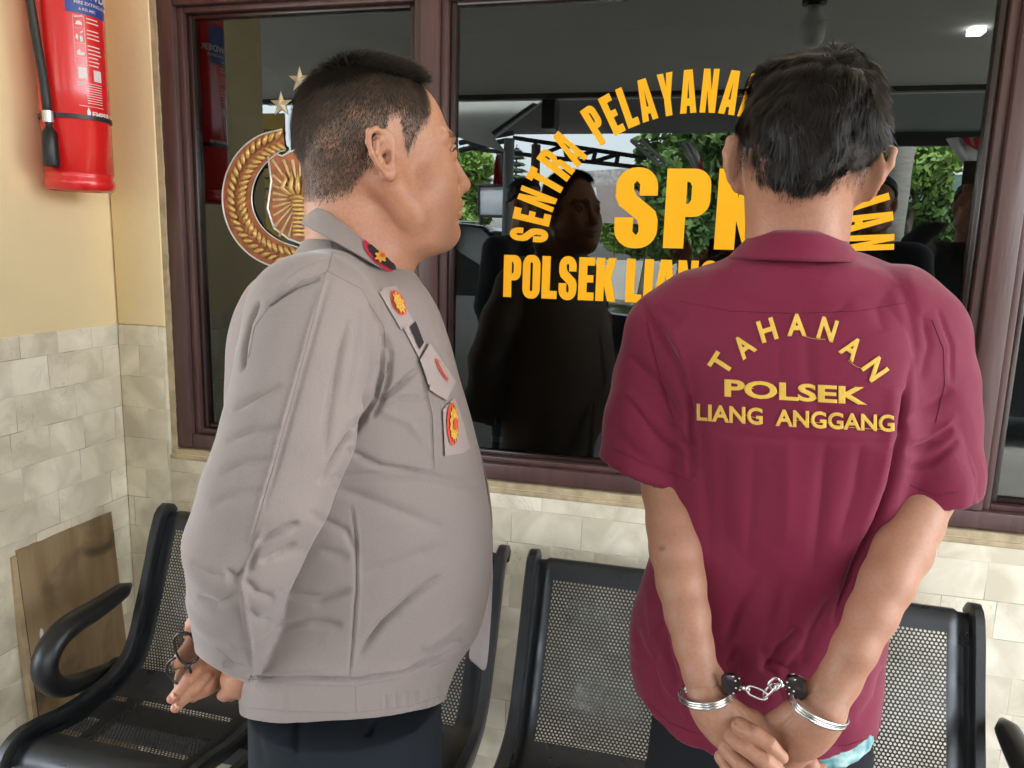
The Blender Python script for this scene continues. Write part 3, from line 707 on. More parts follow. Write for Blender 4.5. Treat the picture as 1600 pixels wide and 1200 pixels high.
def cyl(u, v, d=.0006):       # u metres round the cylinder to the right of the side facing the camera
    th = TH0 + u / ER; r = ER + d; return (EXC[0] + r * math.cos(th), EXC[1] + r * math.sin(th), v)
def cpatch(mbx, u0, u1, v0, v1, d=.0005):
    n = max(1, int((u1 - u0) / .006)); vs = []
    for i in range(n + 1): vs.append([mbx.bm.verts.new(cyl(u0 + (u1 - u0) * i / n, v, d)) for v in (v0, v1)])
    for i in range(n): mbx.bm.faces.new((vs[i][0], vs[i + 1][0], vs[i + 1][1], vs[i][1]))
WHITEINK = mat('white_ink', (.78, .70, .70), .4)
mb = MB(); cpatch(mb, -.006, .088, 1.860, 1.951); xpart(mb, 'blue_label', mat('blue_label_ink', (.03, .06, .30), .35))
def text_mesh(txt, size, offset=0., xs=1., extrude=0.):
    cu = bpy.data.curves.new('t', 'FONT'); cu.body = txt; cu.size = size; cu.offset = offset; cu.extrude = extrude; cu.resolution_u = 4
    o = bpy.data.objects.new('t', cu); COL.objects.link(o); dg = bpy.context.evaluated_depsgraph_get(); me = bpy.data.meshes.new_from_object(o.evaluated_get(dg))
    COL.objects.unlink(o); bpy.data.objects.remove(o)
    bm = bmesh.new(); bm.from_mesh(me); bpy.data.meshes.remove(me)
    for v in bm.verts: v.co.x *= xs
    return bm
def cyl_text(txt, u, v, h, off=0., xs=1.):
    bm = text_mesh(txt, h / .72, off, xs)
    bmesh.ops.triangulate(bm, faces=bm.faces)
    for _ in range(2):
        es = [e for e in bm.edges if e.calc_length() > .006]
        if es: bmesh.ops.subdivide_edges(bm, edges=es, cuts=1)
    for q in bm.verts: q.co = Vector(cyl(u + q.co.x, v + q.co.y, .0012))
    return bm
mb = MB(); mb.bm.free(); mb.bm = cyl_text('POWDER', .003, 1.891, .0145, .0006, 1.25); xpart(mb, 'label_text', WHITEINK)
mb = MB(); mb.bm.free(); mb.bm = cyl_text('FIRE EXTINGUISHER', .010, 1.878, .0062, .0001, 1.1); xpart(mb, 'label_text', WHITEINK)
mb = MB(); mb.bm.free(); mb.bm = cyl_text('6 KG ABC', .018, 1.8665, .0052, .0001, 1.1); xpart(mb, 'label_text', WHITEINK)
mb = MB(); random.seed(11)
# pictogram column: three round-cornered boxes and the instruction lines beside them
def cring(u0, u1, v0, v1, t=.0006):
    cpatch(mb, u0, u1, v0, v0 + t); cpatch(mb, u0, u1, v1 - t, v1); cpatch(mb, u0, u0 + t, v0 + t, v1 - t); cpatch(mb, u1 - t, u1, v0 + t, v1 - t)
cring(.006, .027, 1.760, 1.855)
def cblob(pts): mb.bm.faces.new([mb.bm.verts.new(cyl(a, c, .0007)) for a, c in pts])
for vc in (1.846, 1.817, 1.790):
    cpatch(mb, .0068, .0262, vc - .0145, vc - .0140)
cblob([(.010, 1.838), (.0225, 1.838), (.0225, 1.842), (.019, 1.846), (.013, 1.845)]); cblob([(.009, 1.851), (.024, 1.855), (.024, 1.857), (.009, 1.853)])
cblob([(.009, 1.812), (.0135, 1.808), (.014, 1.816), (.0115, 1.821)]); cblob([(.017, 1.806), (.022, 1.806), (.0225, 1.815), (.017, 1.818)]); cblob([(.018, 1.822), (.024, 1.826), (.0235, 1.828), (.0175, 1.824)])
cblob([(.010, 1.780), (.0235, 1.780), (.0235, 1.786), (.017, 1.786), (.015, 1.792), (.010, 1.786)])
cpatch(mb, .010, .026, 1.735, 1.757); cpatch(mb, .040, .058, 1.733, 1.755)
for k in range(13):
    v = 1.852 - k * .0075; l = random.uniform(.02, .034)
    if k not in (2, 6): cpatch(mb, .031, .031 + l, v, v + .0022)
for k in range(9): cpatch(mb, .007 if k < 2 else .024, .058, 1.726 - k * .0048, 1.7272 - k * .0048)
cpatch(mb, .008, .06, 1.681, 1.6820)
cblob([(.022, 1.664), (.0275, 1.664), (.029, 1.669), (.0265, 1.676), (.025, 1.680), (.0215, 1.671)])
cpatch(mb, .031, .06, 1.6555, 1.657)
xpart(mb, 'instruction_print', WHITEINK)
mb = MB(); mb.bm.free(); mb.bm = cyl_text('EMPEROR', .031, 1.662, .0100, .0005, 1.1); xpart(mb, 'label_text', WHITEINK)
cl_ = MB(); th = np.linspace(0, 2 * math.pi, 73)[:-1]
for a0, a1 in zip(th, np.r_[th[1:], 2 * math.pi]):
    q = [(ER + r_, z) for r_, z in ((.0004, 1.655), (.0024, 1.655), (.0024, 1.664), (.0004, 1.664))]
    A = [cl_.bm.verts.new((EXC[0] + r * math.cos(a0), EXC[1] + r * math.sin(a0), z)) for r, z in q]; B = [cl_.bm.verts.new((EXC[0] + r * math.cos(a1), EXC[1] + r * math.sin(a1), z)) for r, z in q]
    for i in range(4): cl_.bm.faces.new((A[i], B[i], B[(i + 1) % 4], A[(i + 1) % 4]))
bmesh.ops.remove_doubles(cl_.bm, verts=cl_.bm.verts, dist=1e-6)
cl_.box(LX, EXC[0] - ER, EXC[1] - .015, EXC[1] + .015, 1.653, 1.666)
xpart(cl_, 'strap', BLACKMETAL)
HB = mat('black_rubber_hose', (.018, .018, .018), .45, bump=.2, bscale=200)
def hp(u, v, d): th = TH0 + u / ER; r = ER + d; return (EXC[0] + r * math.cos(th), EXC[1] + r * math.sin(th), v)
mb = MB(); hu = [(-.020, 2.08, .03), (-.050, 2.04, .035), (-.062, 1.99, .03), (-.061, 1.92, .022), (-.059, 1.86, .016), (-.055, 1.79, .013), (-.049, 1.73, .012), (-.046, 1.685, .012), (-.045, 1.650, .012)]
mb.tube([hp(*q) for q in hu], .0085, 14); xpart(mb, 'hose', HB, smooth=True)
mb = MB(); n0 = Vector(hp(-.045, 1.655, .012)); mb.tube([n0 + Vector((0, 0, .010)), n0 - Vector((0, 0, .012))], .0108, 16); xpart(mb, 'hose_clip', mat('brushed_metal', (.6, .6, .58), .3, metal=.9), smooth=False)
mb = MB(); mb.tube([n0 + Vector((0, 0, z)) for z in (-.012, -.020, -.024, -.028, -.032, -.060, -.094, -.098)], [.0065, .0065, .0085, .012, .0142, .0150, .0158, .0140], 20); xpart(mb, 'nozzle', BLACKMETAL, angle=50)
mb = MB(); mb.box(EXC[0] - .02, EXC[0] + .02, EXC[1] - .05, EXC[1] + .03, 2.10, 2.13, bev=.006); xpart(mb, 'valve', BLACKMETAL); mb = MB(); mb.box(LX, EXC[0] - ER + .004, EXC[1] - .02, EXC[1] + .02, 1.98, 2.0); xpart(mb, 'wall_hook', BLACKMETAL)

# ================================================================ bulb lamp under the porch ceiling (reflected)
lampx, lampy = .36, -2.1
cl = thing('ceiling_lamp', 'bulb lamp in a dark holder hanging from the porch ceiling', 'lamp', (lampx, lampy, 2.6))
ML = Matrix.Translation((lampx, lampy, 0))
mb = MB(); mb.lathe([(.06, 2.599), (.06, 2.58), (.035, 2.57), (.035, 2.53), (.05, 2.52), (.052, 2.49), (.03, 2.485)][::-1], 32, ML); world_child(mb.build('lamp_holder', BLACKMETAL, angle=40), cl)
mb = MB(); mb.lathe([(.028, 2.483), (.03, 2.46), (.048, 2.43), (.053, 2.41), (.053, 2.36), (.045, 2.33), (.02, 2.315)][::-1], 32, ML); world_child(mb.build('bulb', mat('frosted_bulb', (.6, .62, .65), .3), smooth=True), cl)
mb = MB(); mb.box(1.215, 1.285, -3.06, -2.98, 2.57, 2.5985); 
o = mb.build('tube_light', mat('lamp_white', (.9, .9, .9), .4)); tag(o, 'small lit white strip lamp on the porch ceiling near the right window post', 'lamp')
b = o.data.materials[0].node_tree.nodes['Principled BSDF']; b.inputs['Emission Color'].default_value = (1, 1, 1, 1); b.inputs['Emission Strength'].default_value = 3.0
# ================================================================ shared tools and materials for the people
from mathutils.bvhtree import BVHTree
def skin_mat(name, col, red):
    m, nt, b = node_mat(name); L = nt.links.new
    tc = N(nt, 'ShaderNodeTexCoord')
    n1 = N(nt, 'ShaderNodeTexNoise', i_Scale=9.0, i_Detail=4.0); L(tc.outputs['Object'], n1.inputs['Vector'])
    r1 = N(nt, 'ShaderNodeMapRange'); r1.inputs[1].default_value = .30; r1.inputs[2].default_value = .74; L(n1.outputs[0], r1.inputs[0])
    mx = N(nt, 'ShaderNodeMix', data_type='RGBA'); mx.inputs[6].default_value = (*col, 1); mx.inputs[7].default_value = (*red, 1); L(r1.outputs[0], mx.inputs[0])
    n3 = N(nt, 'ShaderNodeTexNoise', i_Scale=260.0, i_Detail=4.0); L(tc.outputs['Object'], n3.inputs['Vector'])
    m3 = N(nt, 'ShaderNodeMix', data_type='RGBA', blend_type='MULTIPLY'); m3.inputs[0].default_value = .30
    cr = N(nt, 'ShaderNodeValToRGB'); cr.color_ramp.elements[0].position = .35; cr.color_ramp.elements[0].color = (.7, .62, .58, 1); cr.color_ramp.elements[1].position = .6
    L(n3.outputs[0], cr.inputs[0]); L(mx.outputs[2], m3.inputs[6]); L(cr.outputs[0], m3.inputs[7])
    at = N(nt, 'ShaderNodeAttribute', attribute_name='hairline'); m4 = N(nt, 'ShaderNodeMix', data_type='RGBA'); m4.inputs[7].default_value = (.075, .052, .038, 1)
    L(at.outputs['Fac'], m4.inputs[0]); L(m3.outputs[2], m4.inputs[6]); L(m4.outputs[2], b.inputs['Base Color'])
    b.inputs['Subsurface Weight'].default_value = .25; b.inputs['Subsurface Radius'].default_value = (1, .3, .15); b.inputs['Subsurface Scale'].default_value = .006
    b.inputs['Roughness'].default_value = .48; b.inputs['Specular IOR Level'].default_value = .42
    n2 = N(nt, 'ShaderNodeTexNoise', i_Scale=420.0, i_Detail=3.0); L(tc.outputs['Object'], n2.inputs['Vector'])
    bp = N(nt, 'ShaderNodeBump', i_Strength=.22, i_Distance=.001); L(n2.outputs[0], bp.inputs['Height']); L(bp.outputs[0], b.inputs['Normal'])
    return m
def cloth_mat(name, col, rough=.8, sheen=.3, weave=900., bump=.25, var=.06, vs=6.):
    m, nt, b = node_mat(name); L = nt.links.new
    tc = N(nt, 'ShaderNodeTexCoord')
    n1 = N(nt, 'ShaderNodeTexNoise', i_Scale=vs, i_Detail=5.0); L(tc.outputs['Object'], n1.inputs['Vector'])
    mx = N(nt, 'ShaderNodeMix', data_type='RGBA'); mx.inputs[6].default_value = (*[c * (1 - var) for c in col], 1); mx.inputs[7].default_value = (*[min(1, c * (1 + var)) for c in col], 1); L(n1.outputs[0], mx.inputs[0])
    ng = N(nt, 'ShaderNodeTexNoise', i_Scale=560.0, i_Detail=3.0); L(tc.outputs['Object'], ng.inputs['Vector'])
    rg = N(nt, 'ShaderNodeMapRange'); rg.inputs[1].default_value = .3; rg.inputs[2].default_value = .7; rg.inputs[3].default_value = .945; rg.inputs[4].default_value = 1.05; L(ng.outputs[0], rg.inputs[0])
    vm = N(nt, 'ShaderNodeVectorMath', operation='SCALE'); L(mx.outputs[2], vm.inputs[0]); L(rg.outputs[0], vm.inputs['Scale']); L(vm.outputs[0], b.inputs['Base Color'])
    b.inputs['Roughness'].default_value = rough; b.inputs['Sheen Weight'].default_value = sheen; b.inputs['Sheen Roughness'].default_value = .4; b.inputs['Specular IOR Level'].default_value = .3
    n2 = N(nt, 'ShaderNodeTexNoise', i_Scale=weave, i_Detail=2.0); L(tc.outputs['Object'], n2.inputs['Vector'])
    n3 = N(nt, 'ShaderNodeTexNoise', i_Scale=28.0, i_Detail=4.0, i_Distortion=.8); L(tc.outputs['Object'], n3.inputs['Vector'])
    b1 = N(nt, 'ShaderNodeBump', i_Strength=bump, i_Distance=.0005); L(n2.outputs[0], b1.inputs['Height'])
    b2 = N(nt, 'ShaderNodeBump', i_Strength=.30, i_Distance=.003); L(n3.outputs[0], b2.inputs['Height']); L(b1.outputs[0], b2.inputs['Normal']); L(b2.outputs[0], b.inputs['Normal'])
    return m
SKIN_O = skin_mat('skin_warm_tan', (.46, .232, .140), (.42, .185, .112))
SKIN_P = skin_mat('skin_tan', (.42, .218, .138), (.38, .178, .112))
def hair_mat(name, c1, c2, rough=.34):
    m, nt, b = node_mat(name); L = nt.links.new
    at = N(nt, 'ShaderNodeAttribute', attribute_name='tone'); mx = N(nt, 'ShaderNodeMix', data_type='RGBA'); mx.inputs[6].default_value = (*c1, 1); mx.inputs[7].default_value = (*c2, 1)
    L(at.outputs['Fac'], mx.inputs[0]); L(mx.outputs[2], b.inputs['Base Color']); b.inputs['Roughness'].default_value = rough; b.inputs['Specular IOR Level'].default_value = .22
    return m
HAIR = hair_mat('black_hair', (.006, .005, .005), (.024, .017, .013), .46)
HAIRS = hair_mat('cropped_dark_brown_hair', (.035, .025, .018), (.13, .095, .07), .55)
CAP = mat('dark_scalp', (.012, .009, .008), .7)
def bvh_of(objs):
    V, F_, k = [], [], 0
    for o in objs:
        M = o.matrix_world; V += [M @ v.co for v in o.data.vertices]; F_ += [tuple(i + k for i in p.vertices) for p in o.data.polygons]; k = len(V)
    return BVHTree.FromPolygons(V, F_)
def hit(bvh, px, py, lift=0.):
    r = Vector(ray(px, py)).normalized(); p, n, i, d = bvh.ray_cast(Vector(CAM), r)
    if p is None: return None, None
    if n.dot(r) > 0: n = -n
    return p + n * lift, n
def decal(poly, bvh, lift, thick, m, name, parent, step=5.):
    """a patch sewn on a surface: outline in pixels, laid on what lies under it"""
    bm = bmesh.new(); vs = [bm.verts.new((x, -y, 0)) for x, y in poly]; f = bm.faces.new(vs)
    bmesh.ops.triangulate(bm, faces=[f])
    for _ in range(6):
        es = [e for e in bm.edges if e.calc_length() > step]
        if not es: break
        bmesh.ops.subdivide_edges(bm, edges=es, cuts=1); bmesh.ops.triangulate(bm, faces=bm.faces[:])
    last = None; nr = {}
    for v in bm.verts:
        p, n = hit(bvh, v.co.x, -v.co.y, lift)
        if p is None: p, n = last if last else (Vector(on_y(v.co.x, -v.co.y, -.7)), Vector((0, -1, 0)))
        last = (p, n); nr[v] = n; v.co = p
    if thick:
        r = bmesh.ops.extrude_face_region(bm, geom=bm.faces[:]); top = [g for g in r['geom'] if isinstance(g, bmesh.types.BMVert)]
        bm.normal_update(); sg = None
        for v in top:
            d = (Vector(CAM) - v.co).normalized(); v.co += d * thick
    bmesh.ops.recalc_face_normals(bm, faces=bm.faces)
    me = bpy.data.meshes.new(name); bm.to_mesh(me); bm.free()
    o = new_obj(name, me, m); me.shade_smooth(); me.set_sharp_from_angle(angle=R(50))
    return world_child(o, parent)
def decal_text(bm, fpx, bvh, lift, thick, m, name, parent, step=5.):
    """bm: flat text mesh in its own units, fpx maps (x, y) to pixels"""
    for v in bm.verts:
        a = fpx(v.co.x, v.co.y); v.co = Vector((a[0], -a[1], 0))
    bmesh.ops.triangulate(bm, faces=bm.faces[:])
    for _ in range(4):
        es = [e for e in bm.edges if e.calc_length() > step]
        if not es: break
        bmesh.ops.subdivide_edges(bm, edges=es, cuts=1); bmesh.ops.triangulate(bm, faces=bm.faces[:])
    for v in bm.verts:
        p, n = hit(bvh, v.co.x, -v.co.y, lift)
        if p is not None: v.co = p
    r = bmesh.ops.extrude_face_region(bm, geom=bm.faces[:])
    for v in [g for g in r['geom'] if isinstance(g, bmesh.types.BMVert)]: v.co += (Vector(CAM) - v.co).normalized() * thick
    bmesh.ops.recalc_face_normals(bm, faces=bm.faces)
    me = bpy.data.meshes.new(name); bm.to_mesh(me); bm.free(); return world_child(new_obj(name, me, m), parent)
def join_arrays(parts):
    V, F_, k = [], [], 0
    for v, f in parts: V.append(v); F_.append(f + k); k += len(v)
    return np.concatenate(V), np.concatenate(F_)
rng = np.random.default_rng(5)
def seams(name, lines, bvh, r, m, parent, lift=.0002):
    for ln_ in lines:
        mb = MB(); pts = []
        for a, b_ in zip(ln_[:-1], ln_[1:]):
            n = max(2, int(math.dist(a, b_) / 5))
            for i in range(n): pts.append((a[0] + (b_[0] - a[0]) * i / n, a[1] + (b_[1] - a[1]) * i / n))
        P_ = [hit(bvh, *p, lift)[0] for p in pts + [ln_[-1]]]; P_ = [p for p in P_ if p is not None]
        if len(P_) > 2: mb.tube(P_, r, 6); world_child(mb.build(name, m, smooth=True), parent)
def strands(name, roots, normals, dirs, length, width, m, parent, K=6, curl=0., gravity=0., lift=.3, seed=1, surf_follow=None, bend=None):
    """ribbon hairs: roots (n,3), start along normal*lift + dir, tone attribute per strand"""
    r = np.random.default_rng(seed); n = len(roots); length = np.broadcast_to(length, (n,)).copy(); lift = np.broadcast_to(lift, (n,))
    d = dirs + normals * lift[:, None] + r.normal(0, .12, (n, 3)); d /= np.linalg.norm(d, axis=1)[:, None]
    P = [roots - normals * .0008]; step = length / (K - 1); ph = r.uniform(0, 6.28, n); cax = np.cross(d, normals); cax /= np.linalg.norm(cax, axis=1)[:, None] + 1e-9
    cur = d.copy()
    for k in range(1, K):
        P.append(P[-1] + cur * step[:, None])
        cur = cur + np.array([0, 0, -gravity]) / K + cax * (curl * np.sin(ph + k * 1.1))[:, None] / K
        if bend is not None: cur = cur + bend(P[-1], cur) / K
        cur /= np.linalg.norm(cur, axis=1)[:, None]
    P = np.stack(P, 1); T = np.gradient(P, axis=1); side = np.cross(T, normals[:, None, :]); side /= np.linalg.norm(side, axis=2, keepdims=True) + 1e-9
    wt = width * np.clip(1.15 - (np.arange(K) / (K - 1)) ** 2 * 1.1, .08, 1); wv = np.broadcast_to(r.uniform(.7, 1.3, n)[:, None], (n, K)) * wt
    A = P + side * wv[..., None] / 2; B = P - side * wv[..., None] / 2
    V = np.stack([A, B], 2).reshape(-1, 3); base = (np.arange(n) * K * 2)[:, None]; k = np.arange(K - 1)[None] * 2
    F_ = np.stack([base + k, base + k + 1, base + k + 3, base + k + 2], -1).reshape(-1, 4)
    o = from_arrays(name, V, F_, m, None)
    at = o.data.attributes.new('tone', 'FLOAT', 'POINT'); at.data.foreach_set('value', np.repeat(r.uniform(0, 1, n) ** 1.5, K * 2).astype(np.float32))
    if parent is not None: world_child(o, parent)
    return o
def unit(v): return v / (np.linalg.norm(v, axis=-1, keepdims=True) + 1e-12)
def sample_surface(V, Q, n, mask=None, seed=3):
    r = np.random.default_rng(seed); C_ = V[Q].mean(1)
    A_ = np.linalg.norm(np.cross(V[Q[:, 2]] - V[Q[:, 0]], V[Q[:, 3]] - V[Q[:, 1]]), axis=1)
    if mask is not None: A_ = A_ * mask(C_)
    i = r.choice(len(Q), n, p=A_ / A_.sum()); a, b = r.uniform(0, 1, (2, n, 1)); q = V[Q[i]]
    P = q[:, 0] * (1 - a) * (1 - b) + q[:, 1] * a * (1 - b) + q[:, 2] * a * b + q[:, 3] * (1 - a) * b
    nn = vnormals(V, Q)[Q[i]].mean(1); return P, unit(nn)
def build_head(F_, O, f, l, up, wide=1., jaw=1., zs=1.):
    """adds a head to field F_: O between the ears, f forward, l to the person's left, up"""
    M = np.stack([f, l, up])
    def W(x, y, z): return O + f * x + l * (y * wide) + up * (z * (zs if z < 0 else 1))
    E = lambda c, r, k=.012, mode='add', MM=M: F_.ell(W(*c), (r[0], r[1] * wide, r[2]), MM, k, mode)
    E((-.004, 0, .034), (.090, .073, .076), .02); E((-.022, 0, .006), (.072, .067, .072), .02)
    E((.050, 0, -.010), (.048, .060, .075), .02)
    E((.055, 0, -.065), (.045, .048, .050), .02)
    for s in (-1, 1):
        F_.cone(W(-.002, s * .056 * jaw, -.040), W(.030, s * .052 * jaw, -.083), .021 * jaw, .020 * jaw, .022 * jaw); F_.cone(W(.030, s * .052 * jaw, -.083), W(.085, s * .016, -.112), .020 * jaw, .017, .02 * jaw)
        E((.068, s * .036, -.030), (.026, .026, .026), .018); E((.060, s * .040, -.062), (.028, .022, .030), .02)
        F_.cone(W(.096, s * .010, .022), W(.076, s * .046, .020), .0095, .008, .010)       # brow
        E((.101, s * .032, .001), (.013, .017, .0125), .010, 'sub')
        E((.083, s * .032, .000), (.0155, .0155, .0150), .002)      # lids over the eyeball
        F_.cone(W(.104, s * .013, -.048), W(.098, s * .015, -.052), .0085, .007, .006)
    F_.cone(W(.098, 0, .004), W(.116, 0, -.036), .0075, .0105, .010); E((.1165, 0, -.042), (.0125, .0125, .0105), .006)
    for s in (-1, 1): E((.108, s * .0065, -.0535), (.0045, .0038, .004), .002, 'sub')
    E((.088, 0, -.070), (.026, .030, .020), .014)
    E((.1085, 0, -.070), (.0095, .021, .0058), .004); E((.1065, 0, -.0835), (.0095, .018, .0068), .004)
    F_.cone(W(.1165, -.018, -.0768), W(.1165, .018, -.0768), .0018, .0018, .003, 'sub')
    E((.091, 0, -.112), (.020, .022, .017), .016)
    return W
def build_ear(F_, P, fx, up, out, h=.064, flat=1.):
    """P centre, fx forward along the head side, up, out away from the head; h height"""
    s = h / .064
    def W(a, b, c): return P + (fx * a + up * b + out * c * flat) * s
    rim = [(.010, .004, -.002), (.013, .018, .002), (.008, .028, .006), (-.004, .0315, .010), (-.0145, .026, .014), (-.0185, .012, .0165), (-.0165, -.003, .0165), (-.011, -.015, .013), (-.003, -.024, .008), (.005, -.027, .004)]
    F_.chain([W(*q) for q in rim], [x * s for x in (.0026, .0032, .0036, .0038, .0038, .0036, .0034, .0036, .0046, .0046)], .003)
    anti = [(.001, .021, .006), (-.007, .014, .0105), (-.0095, .003, .0115), (-.006, -.008, .010), (.001, -.013, .006)]
    F_.chain([W(*q) for q in anti], [x * s for x in (.0030, .0036, .0038, .0036, .0030)], .0035)
    F_.cone(W(.008, -.006, .004), W(.009, -.001, .002), .0042 * s, .0042 * s, .003)                  # tragus
    M = np.stack([fx, up, out]); F_.ell(W(-.003, .004, .002), np.array([.0165, .028, .0035]) * s, M, .005)  # shell
    F_.ell(W(.002, -.002, .0065), np.array([.0065, .0085, .005]) * s, M, .003, 'sub')
    F_.ell(W(.002, -.022, .005), np.array([.0085, .0085, .0045]) * s, M, .005)
# ================================================================ the officer: standing side-on, facing right
FO = Frame(-.41, -.66); Q = FO.q
off = thing('person', 'stocky man in a grey brown uniform shirt facing right, hands held at his back', 'person', (-.41, -.66, 0))
def opart(o): return world_child(o, off)
al = R(16); fO = FO.u * math.cos(al) + FO.h * math.sin(al); lO = -FO.u * math.sin(al) + FO.h * math.cos(al); upO = np.array([0, 0, 1.])
O_ = Q(586, 240, 0.)
tb = R(2); fO2 = fO * math.cos(tb) + upO * math.sin(tb); upO2 = upO * math.cos(tb) - fO * math.sin(tb)
# ---- head, neck
hf = Field(O_ - [.17, .17, .23], O_ + [.17, .17, .15], .0017)
WO = build_head(hf, O_, fO2, lO, upO2, wide=.99, zs=.88)
hf.cone(WO(.125, -.12, .100), WO(.125, .12, .100), .040, .040, .02, 'sub')
for c, r_ in (((.060, -.030, -.085), .027), ((.054, -.043, -.050), .027), ((.054, .043, -.050), .027), ((.060, .030, -.085), .027)): hf.ell(WO(*c), (r_, r_ * .8, r_), None, .02)
hf.cone(Q(542, 290, .005), Q(556, 400, .0), .054, .064, .015); hf.cone(Q(602, 350, .005), Q(585, 420, .0), .038, .050, .02)
hf.ell(Q(640, 375, 0), (.045, .045, .022), None, .03)
build_ear(hf, Q(600, 244, -.082), unit(fO2 * .98 + lO * .1 + upO2 * -.14), unit(upO2 + fO2 * -.18), unit(-lO * .92 - fO2 * .25), .058)
build_ear(hf, WO(.004, .079, -.004), unit(fO2 - lO * .1), unit(upO2 + fO2 * -.1), unit(lO - fO2 * .3), .07)
hf.ell(Q(606, 265, -.068), (.012, .012, .014), None, .01)
HV, HQ = hf.mesh(); HV = relax(HV, HQ, 1, .4)
# ---- covered body (torso, arms) at coarse steps, so the skin is one figure under the clothes
cf = Field(FO.o + [-.42, -.42, .0], FO.o + [.42, .42, 1.45], .012)
cf.chain([Q(560, 410, 0), Q(540, 560, 0), Q(560, 800, .0), Q(545, 1050, 0), Q(545, 1120, 0)], [.05, .09, .09, .07, .06], .03)
for s in (-1, 1):
    cf.chain([Q(500, 490, .14 * s), Q(450, 690, .17 * s), Q(385, 860, .16 * s)] , [.045, .042, .034], .03)
    cf.chain([np.array([*(FO.o + FO.u * -.04 + FO.h * .070 * s)[:2], .68]), np.array([*(FO.o + FO.h * .09 * s)[:2], .45]), np.array([*(FO.o - FO.u * .01 + FO.h * .09 * s)[:2], .07])], [.055, .05, .038], .03)
cf.chain([Q(385, 860, -.16), Q(375, 960, -.11), Q(378, 1052, -.05)], [.034, .028, .024], .02); cf.chain([Q(385, 860, .16), Q(365, 940, .06), Q(345, 1010, -.02)], [.034, .030, .024], .02)
CV, CQ = cf.mesh()
# ---- hands
f_ = Field(Q(300, 1040, -.04) - [.12, .12, .12], Q(330, 1030, -.04) + [.12, .12, .12], .0013)
# left hand seen past the right sleeve, fingers pointing down and left
f_.chain([Q(362, 992, .0), Q(340, 1015, -.015), Q(328, 1030, -.022)], [.023, .022, .022], .01)
pm = unit(Q(285, 1082, -.05) - Q(340, 1030, -.02)); sd_ = unit(np.cross(pm, FO.h)); th_ = np.cross(pm, sd_)
f_.ell(Q(322, 1045, -.03), (.044, .033, .0145), np.stack([pm, sd_, th_]), .012)
fing = [([(312, 1040, -.045), (296, 1060, -.055), (281, 1078, -.052), (268, 1092, -.046)], [.0098, .0090, .0080, .0068]),
        ([(322, 1054, -.045), (306, 1074, -.054), (290, 1090, -.050), (274, 1106, -.043)], [.0100, .0092, .0082, .0070]),
        ([(334, 1060, -.038), (322, 1074, -.046), (311, 1084, -.042), (302, 1091, -.034)], [.0090, .0082, .0074, .0062]),
        ([(345, 1061, -.028), (335, 1073, -.032), (326, 1079, -.024), (318, 1083, -.016)], [.0078, .0072, .0064, .0055])]
for p, r_ in fing: f_.chain([Q(*q) for q in p], [q * .9 for q in r_], .0018)
f_.chain([Q(318, 1020, -.03), Q(300, 1012, -.045), Q(287, 1026, -.055), Q(277, 1036, -.052)], [.014, .0115, .0098, .0078], .006)   # thumb on the glasses
for q in ((268, 1091, -.055), (274, 1105, -.052)): f_.ell(Q(*q), (.0055, .0055, .0045), None, .002)
# right hand, closed round the left wrist below the cuff, its fingers showing above and below
f_.chain([Q(392, 1040, -.07), Q(378, 1062, -.06), Q(368, 1060, -.052)], [.023, .022, .019], .01)
f_.chain([Q(372, 1066, -.055), Q(362, 1078, -.060), Q(352, 1085, -.055), Q(347, 1086, -.046)], [.0100, .0092, .0082, .0070], .005)
f_.chain([Q(378, 1060, -.05), Q(372, 1078, -.045), Q(362, 1088, -.035)], [.0095, .0085, .007], .004)
f_.chain([Q(345, 1000, -.05), Q(318, 975, -.048), Q(303, 975, -.036), Q(297, 992, -.028)], [.012, .0110, .0098, .0085], .005)
f_.chain([Q(345, 985, -.05), Q(318, 958, -.045), Q(306, 958, -.036)], [.011, .0095, .0085], .004)
GV, GQ = f_.mesh(); GV = relax(GV, GQ, 1, .3)
# knuckle creases
GV = folds(GV, GQ, [([(287, 1062), (300, 1072)], 1.6, .0006), ([(294, 1080), (304, 1090)], 1.6, .0006), ([(274, 1072), (284, 1084)], 1.5, .0005), ([(281, 1086), (290, 1096)], 1.5, .0005), ([(305, 1040), (318, 1050)], 2.5, -.0008), ([(312, 1050), (326, 1062)], 2.5, -.0008)])
BV, BQ = join_arrays([(HV, HQ), (CV, CQ), (GV, GQ)])
body_o = opart(from_arrays('body', BV, BQ, SKIN_O))
def hl(C_): return np.stack([(C_ - O_) @ fO2, (C_ - O_) @ lO, (C_ - O_) @ upO2], 1)
def fade(C_):
    q = hl(C_); x, z = q[:, 0] * 1.1, q[:, 2] * 1.08
    low = np.interp(x, [-.11, -.085, -.05, -.015, .0, .012, .026, .03, .05, .075, .10], [-.060, -.070, -.062, -.005, .034, .036, -.012, .0, .028, .045, .06])
    edge = np.clip((z - low) / .014, 0, 1)
    return edge * (np.abs(q[:, 1]) < .085) * np.clip((np.interp(z, [-.03, .0, .03, .06, .08, .12], [.034, .038, .060, .066, .066, .060]) - x) / .008, 0, 1)
qq = hl(HV); tint = np.zeros(len(BV), np.float32); tint[:len(HV)] = fade(HV) * (.72 + .28 * np.clip((qq[:, 2] + .03) / .08, 0, 1)) * (.8 + .35 * vnoise(HV * 90)) 
brd = np.exp(-((qq[:, 0] - .085) / .03) ** 2 - ((qq[:, 2] + .095) / .03) ** 2) * .16; tint[:len(HV)] += brd
tint[:len(HV)] *= 1 - .8 * np.exp(-(np.maximum(0, np.linalg.norm((HV - Q(600, 243, -.083)) / [.03, .03, .036], axis=1) - .55) / .35) ** 2) * (np.abs(qq[:, 1]) > .079)
